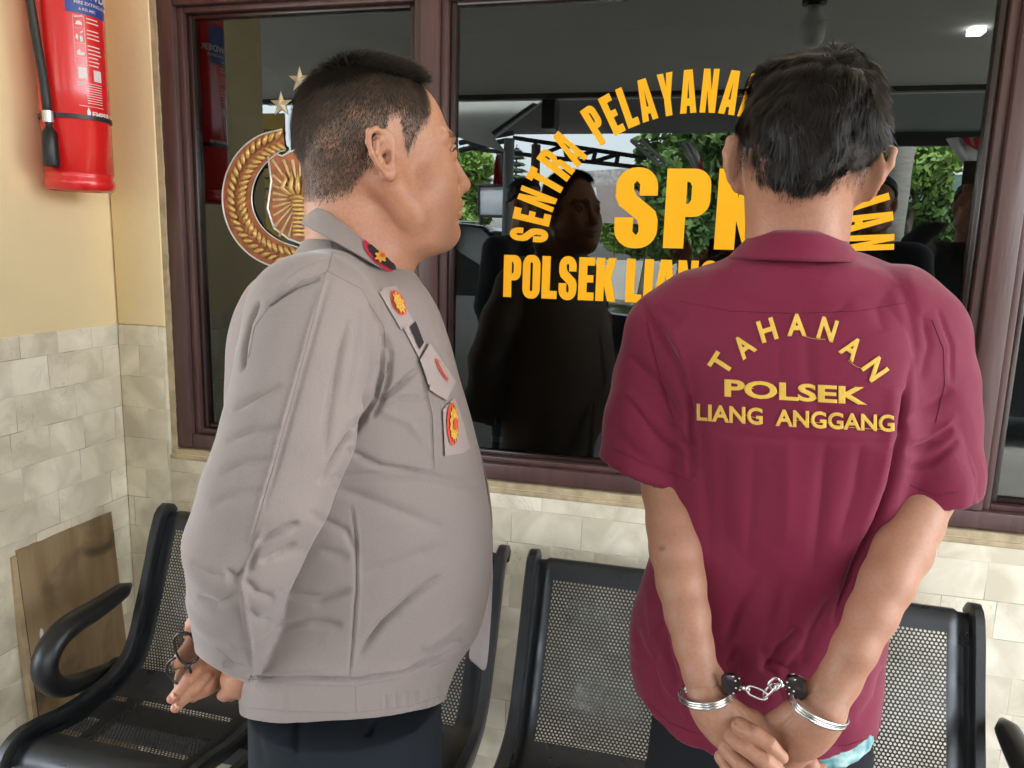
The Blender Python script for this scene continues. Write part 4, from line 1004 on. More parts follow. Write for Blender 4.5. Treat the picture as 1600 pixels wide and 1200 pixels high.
at = body_o.data.attributes.new('hairline', 'FLOAT', 'POINT'); at.data.foreach_set('value', np.clip(tint, 0, 1).astype(np.float32))
# nails
NAIL = mat('fingernail', (.62, .36, .27), .3)
for q, tgt in (((267, 1091, -.056), (281, 1078, -.06)), ((273, 1106, -.053), (288, 1091, -.06))):
    mb = MB(); a = Vector(Q(*q)); b_ = Vector(Q(*tgt)); d = (b_ - a).normalized(); nrm = (Vector(CAM) - a).normalized(); sdv = d.cross(nrm).normalized(); nrm = sdv.cross(d)
    for i in range(1):
        vs = [mb.bm.verts.new(a + d * (.0005 + .0045 * (1 - math.cos(t))) + sdv * .0042 * math.sin(t) + nrm * (.0040 * math.cos(math.sin(t) * 1.2) - .0012)) for t in np.linspace(0, 2 * math.pi, 17)[:-1]]
        mb.bm.faces.new(vs)
    o = mb.build('fingernail', NAIL); world_child(o, off)
# eyes
def eyes(W, parent, spread=.032, xf=.0845):
    for s in (-1, 1):
        c = W(xf, s * spread, 0.); bm = bmesh.new(); bmesh.ops.create_uvsphere(bm, u_segments=24, v_segments=16, radius=.0122)
        for v in bm.verts: v.co += Vector(c)
        mb = MB(); mb.bm.free(); mb.bm = bm; world_child(mb.build('eye', EYEW, smooth=True), parent)
        c2 = W(xf + .0095, s * spread, 0.); bm = bmesh.new(); bmesh.ops.create_uvsphere(bm, u_segments=20, v_segments=12, radius=.0058)
        for v in bm.verts: v.co = Vector(c2) + v.co * 1.0
        mb = MB(); mb.bm.free(); mb.bm = bm; world_child(mb.build('iris', EYEI, smooth=True), parent)
EYEW = mat('eye_white', (.62, .58, .55), .15); EYEI = mat('dark_iris', (.012, .007, .005), .08)
eyes(WO, off, .0333)
# lids, brows
for s in (-1, 1):
    mb = MB()
    mb.tube([WO(.0945, s * (.0333 + .0155 * math.cos(t)), .0015 + .0085 * math.sin(t)) - fO2 * (.010 * abs(math.cos(t)) ** 2) for t in np.linspace(0, math.pi, 13)], .0019, 8)
    mb.tube([WO(.0935, s * (.0333 + .0150 * math.cos(t)), .001 - .0060 * math.sin(t)) - fO2 * (.010 * abs(math.cos(t)) ** 2) for t in np.linspace(0, math.pi, 13)], .0015, 8)
    opart(mb.build('eyelid', SKIN_O, smooth=True))
for s in (-1, 1):
    mb = MB()
    mb.tube([WO(.0965, s * (.0333 + .0155 * math.cos(t)), .0008 + .0062 * math.sin(t)) - fO2 * (.010 * abs(math.cos(t)) ** 2) for t in np.linspace(.1, math.pi - .1, 13)], .0011, 6)
    opart(mb.build('eyelashes', HAIR, smooth=True))
bvO = bvh_of([body_o])
P_, N_ = sample_surface(HV, HQ, 420, lambda C_: ((lambda q: ((q[:, 0] > .055) & (q[:, 2] > .016 + .004 * np.sin(np.abs(q[:, 1]) * 60)) & (q[:, 2] < .0245 + .002) & (np.abs(q[:, 1]) > .014) & (np.abs(q[:, 1]) < .05)) * 1.)(np.stack([(C_ - O_) @ fO2, (C_ - O_) @ lO / .99, (C_ - O_) @ upO2], 1))))
sgn = np.sign((P_ - O_) @ lO)[:, None]
for s_ in (-1, 1):
    k_ = sgn[:, 0] == s_
    if k_.sum() > 3: strands('eyebrow', P_[k_], N_[k_], unit(lO * s_ * .8 - fO2 * .4) + 0 * P_[k_], .007, .0005, HAIRS, off, K=4, lift=.15)
# ---- hair: cropped sides, longer black top swept forward
P_, N_ = sample_surface(HV, HQ, 42000, fade, 8); q = hl(P_)
down = unit(-upO2 * 1. - fO2[None] * .35 + 0 * P_); dn = unit(down - N_ * (down * N_).sum(1)[:, None])
lnl = np.interp(q[:, 0] * 1.1, [-.11, -.10, -.08, -.02, .03, .07, .085], [.0, .040, .078, .092, .090, .082, .078]) - q[:, 2] * 1.08
ln = .0040 + .011 * np.clip(1 - lnl / .05, 0, 1) + .003 * rng.random(len(P_))
strands('cropped_hair', P_, N_, dn, ln, .00042, HAIRS, off, K=3, lift=.45)
def topm(C_):
    q = hl(C_); x, z = q[:, 0] * 1.1, q[:, 2] * 1.08; line = np.interp(x, [-.11, -.10, -.08, -.02, .03, .07, .085], [.0, .040, .078, .092, .090, .082, .078])
    return np.clip((z - line) / .012, 0, 1) * (x < .050)
P_, N_ = sample_surface(HV, HQ, 26000, topm, 9); q = hl(P_)
fr_ = np.clip((q[:, :1] + .07) / .07, 0, 1)
swp = unit(fO2[None] * (fr_ * 1.1 - .2) - upO2 * (1 - fr_) * .8 + lO * (rng.normal(0, .25, (len(P_), 1)) + .1))
tg = unit(swp - N_ * (swp * N_).sum(1)[:, None])
ln = .010 + .013 * np.clip((q[:, 2] - .05) / .05, 0, 1) * (1 + .4 * (q[:, 0] > .02)) + .006 * rng.random(len(P_))
strands('hair', P_, N_, tg, ln, .00095, HAIR, off, K=7, lift=.40 + .35 * np.clip((q[:, 0] + .05) / .1, 0, 1), gravity=.5, curl=.5)
hc = Field(O_ - [.16, .16, .12], O_ + [.16, .16, .16], .0025); Mh = np.stack([fO2, lO, upO2])
hc.ell(WO(-.006, 0, .036), (.090, .071, .077), Mh, .01); hc.ell(WO(.020, 0, .078), (.036, .044, .026), Mh, .015); hc.ell(WO(-.046, 0, .026), (.050, .058, .064), Mh, .01)
hc.apply(lambda P: -((P - O_) @ upO2 * 1.08 - np.interp((P - O_) @ fO2 * 1.1, [-.13, -.10, -.08, -.02, .03, .07, .085], [.02, .050, .086, .100, .098, .090, .086])), O_ - .3, O_ + .3, .004, 'and')
hc.apply(lambda P: ((P - O_) @ fO2 - .054), O_ - .3, O_ + .3, .006, 'and')
V_, Q_ = hc.mesh(); opart(from_arrays('hair_mass', V_, Q_, CAP))

# ---- shirt
rows = [(408, 480, 612), (420, 450, 640), (440, 414, 660), (475, 386, 682), (520, 366, 698), (590, 357, 716), (680, 356, 740), (760, 358, 757), (830, 364, 766), (900, 370, 765), (960, 376, 754), (1005, 379, 738), (1027, 380, 724), (1044, 378, 714), (1064, 377, 706), (1085, 379, 699), (1098, 380, 696)]
bw = [.050, .080, .115, .145, .165, .165, .162, .163, .164, .163, .162, .160, .160, .158, .158, .157, .157]
zz, cu_, aa = [], [], []
for py, a, b_ in rows:
    A_, B_ = Q(a, py), Q(b_, py); la, lb = FO.loc(A_), FO.loc(B_); zz.append((la[2] + lb[2]) / 2); cu_.append((la[0] + lb[0]) / 2); aa.append((lb[0] - la[0]) / 2)
zz = np.array(zz[::-1]); cu_ = np.array(cu_[::-1]); aa = np.array(aa[::-1]); bb = np.array(bw[::-1])
def torso_fn(FR, zz, cu_, aa, bb, p=2.35, inset=0., cw=0., slope=.85):
    fc, fa, fb = spline(zz, cu_), spline(zz, aa), spline(zz, bb)
    def fn(P):
        q = FR.loc(P.astype(float)); z = q[..., 2] + np.minimum(q[..., 1], 0) * slope * (1.42 - q[..., 2]) / 1.03; c, a, b = fc(z), fa(z) - inset, fb(z) - inset
        d = ((np.abs(q[..., 0] - c) / a) ** p + (np.abs(q[..., 1] - cw) / b) ** p) ** (1 / p) - 1
        d = d * np.minimum(a, b) * .95
        return np.maximum(d, np.maximum(z - zz[-1], zz[0] - z))
    return fn
lo = FO.o + [-.40, -.36, 0]; lo[2] = zz[0] - .02; hi = FO.o + [.36, .36, 0]; hi[2] = zz[-1] + .06
sf = Field(lo, hi, .0028); FO_M = np.stack([FO.u, FO.h, [0, 0, 1.]])
tf = torso_fn(FO, zz, cu_, aa, bb); blo = np.r_[lo[:2], zz[0]]; bhi = np.r_[hi[:2], zz[-1] + .02]
sf.apply(tf, blo, bhi, .0)
for s in (-1, 1): sf.chain([Q(538, 452, .030 * s), Q(512, 470, .095 * s), Q(486 + 12 * (s > 0), 492, .150 * s)], [.044, .053, .060 - .008 * (s > 0)], .03)
sf.ell(Q(470, 530, 0), (.080, .12, .10), FO_M, .02); sf.ell(Q(528, 402, .0), (.050, .070, .040), FO_M, .02); sf.ell(Q(600, 446, .0), (.035, .060, .030), FO_M, .02)
RS = [(489, 496, -.160), (470, 570, -.186), (450, 680, -.208), (418, 770, -.220), (385, 852, -.214)]
FA = [(385, 852, -.214), (371, 930, -.170), (370, 1000, -.105), (377, 1050, -.070), (379, 1062, -.062)]
sf.chain([Q(*q) for q in RS[:2]], [.066, .068], .03); sf.chain([Q(*q) for q in RS[1:]], [.067, .069, .067, .062], .004)
fa_ = Field(lo, hi, .0028); fa_.chain([Q(*q) for q in FA], [.062, .053, .0465, .0425, .0420], .006)
cq0, cq1, cq2 = Q(336, 1030, -.07), Q(399, 1068, -.07), Q(372, 1060, -.125); cn = unit(np.cross(cq1 - cq0, cq2 - cq0)); cn = cn if cn[2] < 0 else -cn
fa_.apply(lambda P: -((P - cq0) @ cn), cq1 - .12, cq1 + .12, 0, 'sub')
fa_.cone(Q(374, 1020, -.098), Q(384, 1110, -.045), .0385, .0395, .002, 'sub'); sf.f = smin(sf.f, fa_.f, .004)
LS = [(505, 500, .150), (480, 600, .175), (440, 720, .18), (400, 860, .16)]
sf.chain([Q(*q) for q in LS], [.055, .060, .060, .050], .02); sf.chain([Q(*q) for q in [(385, 860, .17), (365, 940, .08), (352, 1000, .01)]], [.056, .045, .037], .01)
# open cuffs


# neck opening
sf.cone(Q(553, 330, 0), Q(562, 404, 0), .062, .064, .004, 'sub')
TV, TQ = sf.mesh(); TV = relax(TV, TQ, 2, .5)
OF = [
 ([(418, 478), (436, 462), (464, 445), (500, 434)], 6, .007), ([(405, 470), (388, 505), (380, 545), (378, 580)], 5, .009),
 ([(430, 455), (470, 425), (520, 405)], 12, -.003),
 ([(508, 430), (482, 511), (452, 620), (428, 706), (402, 796), (386, 850)], 4, -.0030), ([(516, 432), (492, 515), (462, 622), (438, 708), (412, 798)], 6, .0020),
 ([(603, 520), (600, 582), (589, 627), (562, 661), (536, 699), (500, 759)], 6, .011), ([(612, 545), (608, 590), (598, 628), (580, 655)], 5, .006), ([(590, 520), (585, 575), (570, 625), (540, 665)], 7, -.004),
 ([(545, 500), (532, 560), (518, 640), (508, 720)], 9, .0055), ([(560, 480), (562, 540), (556, 600), (540, 650)], 8, .004), ([(577, 474), (600, 511), (612, 560)], 7, .004),
 ([(589, 631), (622, 605), (655, 577)], 5, .006), ([(592, 632), (632, 622), (668, 624)], 4, .004), ([(590, 640), (640, 660), (670, 700)], 10, -.002),
 ([(540, 702), (596, 729), (655, 738)], 7, .005), ([(502, 750), (580, 742), (660, 742), (750, 762)], 9, .004), ([(515, 760), (600, 790), (700, 830)], 14, .003),
 ([(365, 640), (400, 620), (440, 600)], 9, .004), ([(352, 690), (395, 672), (440, 668)], 9, .004), ([(345, 740), (380, 722), (430, 716)], 10, .0035), ([(330, 790), (372, 770), (420, 765)], 10, .003),
 ([(410, 825), (395, 862), (377, 905), (384, 960), (391, 1010), (396, 1050)], 5, -.005), ([(402, 850), (388, 890), (366, 905), (352, 890)], 8, .006), ([(398, 850), (432, 835), (468, 818)], 8, .007), ([(405, 880), (440, 868), (462, 850)], 6, .005),
 ([(380, 905), (402, 930), (430, 936)], 9, .004), ([(386, 950), (404, 968), (424, 968)], 9, .003), ([(300, 880), (330, 900), (350, 900)], 8, .003), ([(310, 930), (340, 945), (370, 930)], 10, .003),
 ([(549, 787), (556, 844), (557, 919), (550, 1012), (546, 1057)], 2.5, .0022), ([(553, 787), (560, 844), (561, 919), (554, 1012), (550, 1057)], 2.5, -.0012),
 ([(690, 900), (640, 935), (595, 975), (558, 1025)], 8, .007), ([(722, 1000), (680, 1027), (628, 1048)], 6, .007), ([(735, 960), (700, 985), (660, 1015)], 10, -.003), ([(432, 926), (500, 936), (548, 922)], 8, .005), ([(425, 982), (480, 972), (535, 978)], 8, .005), ([(430, 870), (500, 860), (545, 872)], 12, .003), ([(560, 900), (620, 880), (700, 850)], 14, .003), ([(480, 800), (540, 830), (560, 870)], 9, .003),
 ([(385, 1058), (462, 1061), (556, 1063), (640, 1050), (690, 1032), (730, 1008)], 4.5, .010), ([(385, 1050), (470, 1052), (560, 1053), (640, 1040), (700, 1018)], 7, -.004),
 ([(602, 1085), (604, 1112)], 3, .0022), ([(618, 1083), (619, 1110)], 3, .0022), ([(634, 1080), (636, 1108)], 3, .0022), ([(650, 1078), (652, 1106)], 3, .0022), ([(668, 1074), (670, 1102)], 3, .0022), ([(684, 1068), (687, 1096)], 3, .0022), ([(445, 1085), (446, 1108)], 4, .0012),
 ([(664, 590), (676, 650), (679, 735)], 2.5, -.0022), ([(659, 592), (671, 652), (674, 735)], 3, .0016),
 ([(357, 1005), (375, 1020), (398, 1022)], 2, .0014),
]
TV = folds(TV, TQ, [(l_, w_ * (.72 if w_ > 3 else 1), d_ * 1.45) for l_, w_, d_ in OF])
Nn = vnormals(TV, TQ); TV = TV + Nn * (.0016 * vnoise(TV * np.array([14, 14, 9]) + 3) + .0006 * vnoise(TV * np.array([34, 34, 20]) + 7))[:, None]
UNI = cloth_mat('grey_brown_uniform_cloth', (.250, .206, .188), .82, .25)
shirt = opart(from_arrays('shirt', TV, TQ, UNI))
bvS = bvh_of([shirt])
SEAMO = cloth_mat('uniform_seam_thread', (.25, .20, .185), .8, .1)
seams('seam', [[(510, 424), (487, 510), (458, 620), (434, 706), (408, 796), (392, 852)], [(513, 362), (520, 395), (512, 424), (566, 452), (577, 474)], [(512, 424), (470, 440), (424, 474), (398, 510), (388, 560)],
  [(577, 474), (600, 511), (606, 570), (590, 628)], [(549, 790), (558, 844), (559, 919), (552, 1012), (547, 1055)], [(664, 590), (676, 650), (679, 735), (600, 722), (545, 706)], [(690, 645), (692, 712)],
  [(404, 1067), (470, 1070), (556, 1072), (640, 1058), (700, 1030)], [(556, 1072), (557, 1112)], [(338, 1012), (360, 1030), (382, 1040)], [(382, 1106), (460, 1112), (556, 1114), (640, 1104), (694, 1086)]], bvS, .0005, SEAMO, off)
# ---- collar: a turned-down band running from the nape to the throat
def ring3(back, near, front):
    b_, n_, f2 = Q(*back, 0), Q(*near), Q(*front, 0); c = (b_ + f2) / 2; A_ = (f2 - b_) / 2; B_ = n_ - (c + A_ * ((n_ - c) @ A_) / (A_ @ A_)); off_ = A_ * ((n_ - c) @ A_) / (A_ @ A_)
    return lambda t: c + A_ * np.cos(t) + B_ * np.sin(t) + off_ * np.sin(t) ** 2
def band(name, rings, m, t0, t1, n=60, thick=.0016, outward=None):
    V, F_ = [], []; ts = np.linspace(t0, t1, n)
    for t in ts:
        for g in rings: V.append(g(t))
    k = len(rings)
    for i in range(n - 1):
        for j in range(k - 1): F_.append((i * k + j, (i + 1) * k + j, (i + 1) * k + j + 1, i * k + j + 1))
    o = from_arrays(name, V, F_, m); md = o.modifiers.new('s', 'SOLIDIFY'); md.thickness = thick; md.offset = 0
    sb = o.modifiers.new('b', 'SUBSURF'); sb.levels = 1; sb.render_levels = 1
    return o
g_in = ring3((500, 352), (555, 392, -.062), (618, 440)); g_top = ring3((491, 314), (556, 356, -.067), (626, 428)); g_mid = ring3((483, 332), (553, 372, -.078), (634, 438)); g_low = ring3((470, 352), (549, 394, -.094), (640, 448))
opart(band('collar', [g_in, g_top, g_mid, g_low], UNI, math.pi * .02, math.pi * 1.98 , 72))
# collar patch with gold flower
REDP = mat('crimson_felt', (.42, .012, .045), .8); BLKP = mat('black_felt', (.012, .008, .010), .8); GLD = mat('gold_thread', (.86, .48, .07), .45, metal=.25, bump=.6, bscale=900, var=.4, scale=500); REDT = mat('red_thread', (.62, .07, .04), .6)
colo = [o for o in off.children if o.name.startswith('collar')][0]
dg = bpy.context.evaluated_depsgraph_get(); dg.update(); ev = colo.evaluated_get(dg); tmpm = ev.to_mesh()
bvC = BVHTree.FromPolygons([colo.matrix_world @ v.co for v in tmpm.vertices], [tuple(p.vertices) for p in tmpm.polygons]); ev.to_mesh_clear()
patch = [(567, 378), (572, 374), (583, 377), (596, 387), (606, 398), (614, 410), (622, 424), (622, 431), (612, 429), (598, 420), (584, 409), (573, 396), (568, 386)]
decal(patch, bvC, .0012, .0012, REDP, 'collar_patch', off)
c_ = np.mean(patch, 0); decal([tuple(c_ + (np.array(p) - c_) * [.78, .74]) for p in patch], bvC, .0028, .0006, BLKP, 'collar_patch', off)
def rosette(cx, cy, a, b, rot, n=9):
    return [(cx + a * k * math.cos(t) * math.cos(rot) - b * k * math.sin(t) * math.sin(rot), cy + a * k * math.cos(t) * math.sin(rot) + b * k * math.sin(t) * math.cos(rot)) for t, k in [(t, 1 + .14 * math.cos(n * t)) for t in np.linspace(0, 2 * math.pi, 61)[:-1]]]
def flower(cx, cy, r, n=7, sq=1., rot=0.):
    return [(cx + (r * (1 + .22 * math.cos(n * t))) * math.cos(t) * sq * math.cos(rot) - (r * (1 + .22 * math.cos(n * t))) * math.sin(t) * math.sin(rot), cy + (r * (1 + .22 * math.cos(n * t))) * math.cos(t) * sq * math.sin(rot) + (r * (1 + .22 * math.cos(n * t))) * math.sin(t) * math.cos(rot)) for t in np.linspace(0, 2 * math.pi, 43)[:-1]]
decal(flower(592, 403, 8.5), bvC, .0042, .0022, GLD, 'collar_flower', off, 4)
decal(flower(592, 403, 3.4), bvC, .0068, .0010, REDT, 'collar_flower', off, 4)
# ---- chest badges down the front edge
UNI2 = cloth_mat('grey_brown_badge_cloth', (.34, .275, .25), .8, .2)
decal([(592, 458), (600, 450), (618, 447), (644, 500), (626, 515)], bvS, .001, .0018, UNI2, 'badge_patch', off)
def oval(cx, cy, a, b, rot, n=28): return [(cx + a * math.cos(t) * math.cos(rot) - b * math.sin(t) * math.sin(rot), cy + a * math.cos(t) * math.sin(rot) + b * math.sin(t) * math.cos(rot)) for t in np.linspace(0, 2 * math.pi, n + 1)[:-1]]
decal(oval(621, 475, 9.5, 21, R(-24)), bvS, .0030, .0012, REDT, 'chest_badge', off); decal(rosette(621, 476, 6.5, 16, R(-24)), bvS, .0046, .0022, GLD, 'chest_badge', off, 4)
decal([(630, 513), (644, 499), (664, 536), (654, 559)], bvS, .001, .0018, UNI2, 'badge_patch', off); decal([(638, 512), (647, 503), (660, 536), (653, 546)], bvS, .0030, .0010, BLKP, 'name_tape', off)
flap = [(653, 562), (668, 537), (708, 597), (695, 626), (671, 612)]
decal(flap, bvS, .004, .0022, UNI2, 'pocket_flap', off); decal(oval(684, 578, 3.5, 20, R(-27)), bvS, .0066, .0012, REDT, 'flap_badge', off, 4); decal(oval(684, 578, 1.6, 15, R(-27)), bvS, .0080, .0009, UNI2, 'flap_badge', off, 4)
decal([(690, 640), (708, 622), (722, 660), (733, 700), (722, 708), (694, 712)], bvS, .002, .0018, UNI2, 'badge_patch', off)
decal(oval(703, 663, 8.5, 33, R(-2)), bvS, .0045, .0012, REDT, 'chest_badge', off); decal(rosette(704, 663, 6.2, 26, R(-2), 13), bvS, .0060, .0020, GLD, 'chest_badge', off, 4); decal(oval(704, 663, 3.0, 9, 0), bvS, .0085, .0008, REDT, 'chest_badge', off, 4)
decal(oval(357, 1038, 6.5, 6.5, 0), bvS, .0008, .0018, cloth_mat('button_grey', (.28, .235, .22), .5, 0), 'cuff_button', off, 4)
# ---- placket standing off the front edge, and the pale sheet hanging behind the belly
lin = cloth_mat('grey_lining', (.40, .36, .36), .8, .2); DKB = mat('dark_shirt_opening', (.02, .02, .025), .8)
def strip(name, pts_l, pts_r, m, thick=.0015, wl=.0, wr=.0):
    V, F_ = [], []
    n = len(pts_l)
    for a, b_ in zip(pts_l, pts_r):
        A_, B_ = Q(*a), Q(*b_)
        for t in (0, .33, .66, 1): V.append(A_ + (B_ - A_) * t + FO.h * .004 * math.sin(9 * t + a[1] * .03))
    for i in range(n - 1):
        for j in range(3): F_.append((i * 4 + j, (i + 1) * 4 + j, (i + 1) * 4 + j + 1, i * 4 + j + 1))
    o = from_arrays(name, V, F_, m); md = o.modifiers.new('s', 'SOLIDIFY'); md.thickness = thick; sb = o.modifiers.new('b', 'SUBSURF'); sb.levels = 2; sb.render_levels = 2
    return opart(o)
strip('front_placket', [(626, 442, .0), (648, 470, .01), (668, 500, .015), (684, 540, .015), (694, 580, .02), (706, 620, .02), (722, 665, .02), (740, 715, .02), (756, 770, .02), (762, 830, .02)],
      [(646, 448, .0), (674, 480, .0), (688, 510, .0), (702, 547, .0), (711, 582, .0), (722, 622, .0), (737, 667, .0), (752, 717, .0), (765, 772, .0), (770, 832, .0)], UNI, .003)
strip('shirt_front_panel', [(752, 840, .06), (752, 880, .07), (748, 930, .07), (742, 980, .07), (728, 1030, .07)], [(768, 852, .08), (771, 885, .085), (769, 940, .085), (766, 1000, .085), (762, 1056, .085)], lin, .0012)
# ---- trousers
TROU = cloth_mat('dark_navy_trousers', (.008, .011, .015), .92, .0)
tz = [.02, .25, .50, .66, .74, .79]; L1 = FO.loc(Q(545, 1115))
pf = Field(FO.o + [-.3, -.3, 0.0], FO.o + [.3, .3, .80], .006)
u0 = (FO.loc(Q(386, 1112))[0] + FO.loc(Q(694, 1112))[0]) / 2; a0 = (FO.loc(Q(694, 1112))[0] - FO.loc(Q(386, 1112))[0]) / 2
ztop = L1[2] + .10
pf.apply(torso_fn(FO, np.array([.52, .62, .70, ztop]), np.array([u0, u0, u0, u0]), np.array([a0 * .95, a0 * .98, a0 * .97, a0 * .95]), np.array([.150, .152, .150, .145])), FO.o + [-.3, -.3, .52], FO.o + [.3, .3, ztop], 0)
for s in (-1, 1): pf.chain([np.array([*(FO.o + FO.u * u0 + FO.h * .085 * s)[:2], .56]), np.array([*(FO.o + FO.u * (u0 + .01) + FO.h * .095 * s)[:2], .30]), np.array([*(FO.o + FO.u * (u0 - .01) + FO.h * .095 * s)[:2], .06])], [.098, .075, .062], .03)
PV, PQ = pf.mesh(); PV = relax(PV, PQ, 2); PV = folds(PV, PQ, [([(462, 1112), (464, 1200)], 4, .006), ([(576, 1128), (580, 1150)], 5, .008), ([(590, 1118), (576, 1150)], 3, .004), ([(560, 1118), (576, 1150)], 3, .004), ([(640, 1120), (655, 1200)], 9, .004), ([(400, 1130), (412, 1200)], 8, .003)])
opart(from_arrays('trousers', PV, PQ, TROU))
mb = MB()
for s in (-1, 1):
    c = FO.o + FO.u * u0 + FO.h * .095 * s; mb.tube([(*(c + FO.u * x)[:2], z) for x, z in ((-.09, .045), (-.04, .06), (.02, .06), (.09, .045), (.15, .035), (.19, .03))], [.03, .042, .045, .045, .04, .02], 14, flat=((0, 0, 1), .85))
opart(mb.build('shoes', mat('black_leather', (.012, .011, .011), .3), smooth=True))
# ---- watch, then the glasses he holds (a thing of their own)
wm = MB(); a = Q(322, 998, -.035); b_ = Q(334, 1038, -.035); d = unit(b_ - a); c = (a + b_) / 2; pmv = unit(Q(335, 1030, -.02) - Q(350, 1000, -.0))
nn_ = unit(Q(300, 1050, -.05) - Q(355, 1005, .0)); e1 = unit(np.cross(nn_, [0, 0, 1])); e2 = np.cross(nn_, e1); cw_ = Q(334, 1016, -.022)
wm.tube([cw_ + (e1 * math.cos(t) + e2 * math.sin(t)) * .0245 for t in np.linspace(0, 2 * math.pi, 33)], .0032, 8, flat=(tuple(nn_), 2.4)); opart(wm.build('watch', mat('steel_watch', (.55, .55, .56), .25, metal=.9), smooth=True))
gls = thing('eyeglasses', 'dark framed eyeglasses with tinted lenses held in the hand behind the back', 'glasses', tuple(Q(290, 1020, -.065)))
GF = mat('black_glossy_frame', (.012, .011, .011), .2)
lm, nt, b = node_mat('tinted_lens'); b.inputs['Base Color'].default_value = (.05, .045, .04, 1); b.inputs['Roughness'].default_value = .08
trn = N(nt, 'ShaderNodeBsdfTransparent'); trn.inputs[0].default_value = (.75, .72, .66, 1); mxx = N(nt, 'ShaderNodeMixShader'); mxx.inputs[0].default_value = .72
nt.links.new(b.outputs[0], mxx.inputs[1]); nt.links.new(trn.outputs[0], mxx.inputs[2]); nt.links.new(mxx.outputs[0], nt.nodes['Material Output'].inputs[0])
def lens(cx, cy, w, a, b_, rot, wt):
    pts = [np.array((cx + a * math.copysign(abs(math.cos(t)) ** .75, math.cos(t)) * math.cos(rot) - b_ * math.copysign(abs(math.sin(t)) ** .8, math.sin(t)) * math.sin(rot), cy + a * math.copysign(abs(math.cos(t)) ** .75, math.cos(t)) * math.sin(rot) + b_ * math.copysign(abs(math.sin(t)) ** .8, math.sin(t)) * math.cos(rot))) for t in np.linspace(0, 2 * math.pi, 33)[:-1]]
    P3 = [Q(p[0], p[1], w + wt * (p[1] - cy) / b_) for p in pts]
    mb = MB(); mb.tube(P3 + [P3[0]], .0016, 8); world_child(mb.build('rim', GF, smooth=True), gls)
    mb = MB(); mb.bm.faces.new([mb.bm.verts.new(p) for p in P3]); world_child(mb.build('lens', lm), gls)
lens(291, 1013, -.072, 17, 25, R(-22), .006); lens(279, 1048, -.058, 17, 20, R(-35), .004)
mb = MB(); mb.tube([Q(299, 1036, -.068), Q(294, 1042, -.066), Q(290, 1044, -.062)], .0018, 8); world_child(mb.build('bridge', GF, smooth=True), gls)
mb = MB(); mb.tube([Q(281, 992, -.070), Q(300, 990, -.070), Q(316, 1000, -.060), Q(330, 1020, -.045), Q(340, 1040, -.035)], [.0014, .0022, .0024, .002, .002], 8); world_child(mb.build('temple', GF, smooth=True), gls)
mb = MB(); 
for p in ((312, 997, -.063), (314, 1003, -.062)): bmesh.ops.create_icosphere(mb.bm, subdivisions=2, radius=.003, matrix=Matrix.Translation(Vector(Q(*p))))
world_child(mb.build('hinge', mat('hinge_steel', (.6, .6, .6), .2, metal=1.)), gls)
# ================================================================ the detainee seen from behind, hands cuffed at his back
FP = Frame(.12, -.65); QP = FP.q; UP = np.array([0, 0, 1.])
pri = thing('person', 'young man in a maroon short sleeved shirt seen from behind, hands cuffed', 'person', (.12, -.65, 0))
def ppart(o): return world_child(o, pri)
a_ = R(86); fP = FP.u * math.cos(a_) + FP.h * math.sin(a_); lP = np.cross(UP, fP)
ro = R(4.5); lP2 = lP * math.cos(ro) + UP * math.sin(ro); uP2 = unit(np.cross(fP, lP2)); lP2 = np.cross(uP2, fP)
OP = QP(1256, 258, 0.)
hf = Field(OP - [.16, .17, .24], OP + [.16, .17, .16], .0019)
WP = build_head(hf, OP, fP, lP2, uP2, wide=.84, jaw=.80)
hf.cone(QP(1250, 270, .005), QP(1243, 400, .0), .0525, .056, .02)
for s in (-1, 1): hf.cone(QP(1243 + 22 * s, 290, -.030), QP(1243 + 30 * s, 400, -.030), .024, .026, .02)
build_ear(hf, QP(1160, 258, -.012), unit(fP * .6 - lP2 * .75), unit(uP2 + lP2 * .10), unit(lP2 * .6 + fP * .75), .066, .35)
build_ear(hf, QP(1349, 275, -.012), unit(fP * .45 + lP2 * .85), unit(uP2 - lP2 * .30), unit(-lP2 * .45 + fP * .85), .070, .35)
hf.ell(QP(1174, 256, -.006), (.010, .012, .024), None, .008); hf.ell(QP(1338, 272, -.010), (.014, .012, .026), None, .008)
HV2, HQ2 = hf.mesh(); HV2 = relax(HV2, HQ2, 1, .4)
# ---- arms and hands: one finely meshed piece each side
af = Field(FP.o + [-.29, -.33, .66], FP.o + [.30, .10, 1.30], .0024)
LA = [((1034, 560, .0), .044), ((1038, 700, -.02), .037), ((1046, 765, -.042), .0325), ((1053, 820, -.070), .0318), ((1057, 858, -.090), .0305), ((1064, 910, -.115), .0272), ((1074, 960, -.135), .0242), ((1084, 1010, -.150), .0210), ((1094, 1050, -.161), .0185), ((1101, 1080, -.168), .0185)]
RA = [((1445, 560, .0), .044), ((1455, 680, -.002), .034), ((1450, 745, -.012), .0310), ((1443, 775, -.024), .0305), ((1427, 817, -.050), .0298), ((1409, 858, -.077), .0290), ((1386, 910, -.110), .0265), ((1362, 960, -.130), .0242), ((1335, 1015, -.150), .0215), ((1312, 1060, -.155), .0205), ((1296, 1092, -.168), .0200)]
for A_ in (LA, RA): af.chain([QP(*q) for q, r in A_], [r for q, r in A_], .008)
af.ell(QP(1118, 1062, -.160), (.011, .010, .011), None, .012); af.ell(QP(1276, 1078, -.165), (.011, .010, .012), None, .012)     # wrist bones
af.ell(QP(1046, 862, -.085), (.015, .015, .018), None, .015); af.ell(QP(1422, 868, -.078), (.015, .015, .018), None, .015)          # elbows
CVs = [[QP(1243, 390, .02), QP(1240, 560, .01), QP(1230, 760, .02), QP(1215, 960, .02), QP(1215, 1120, .02)]]
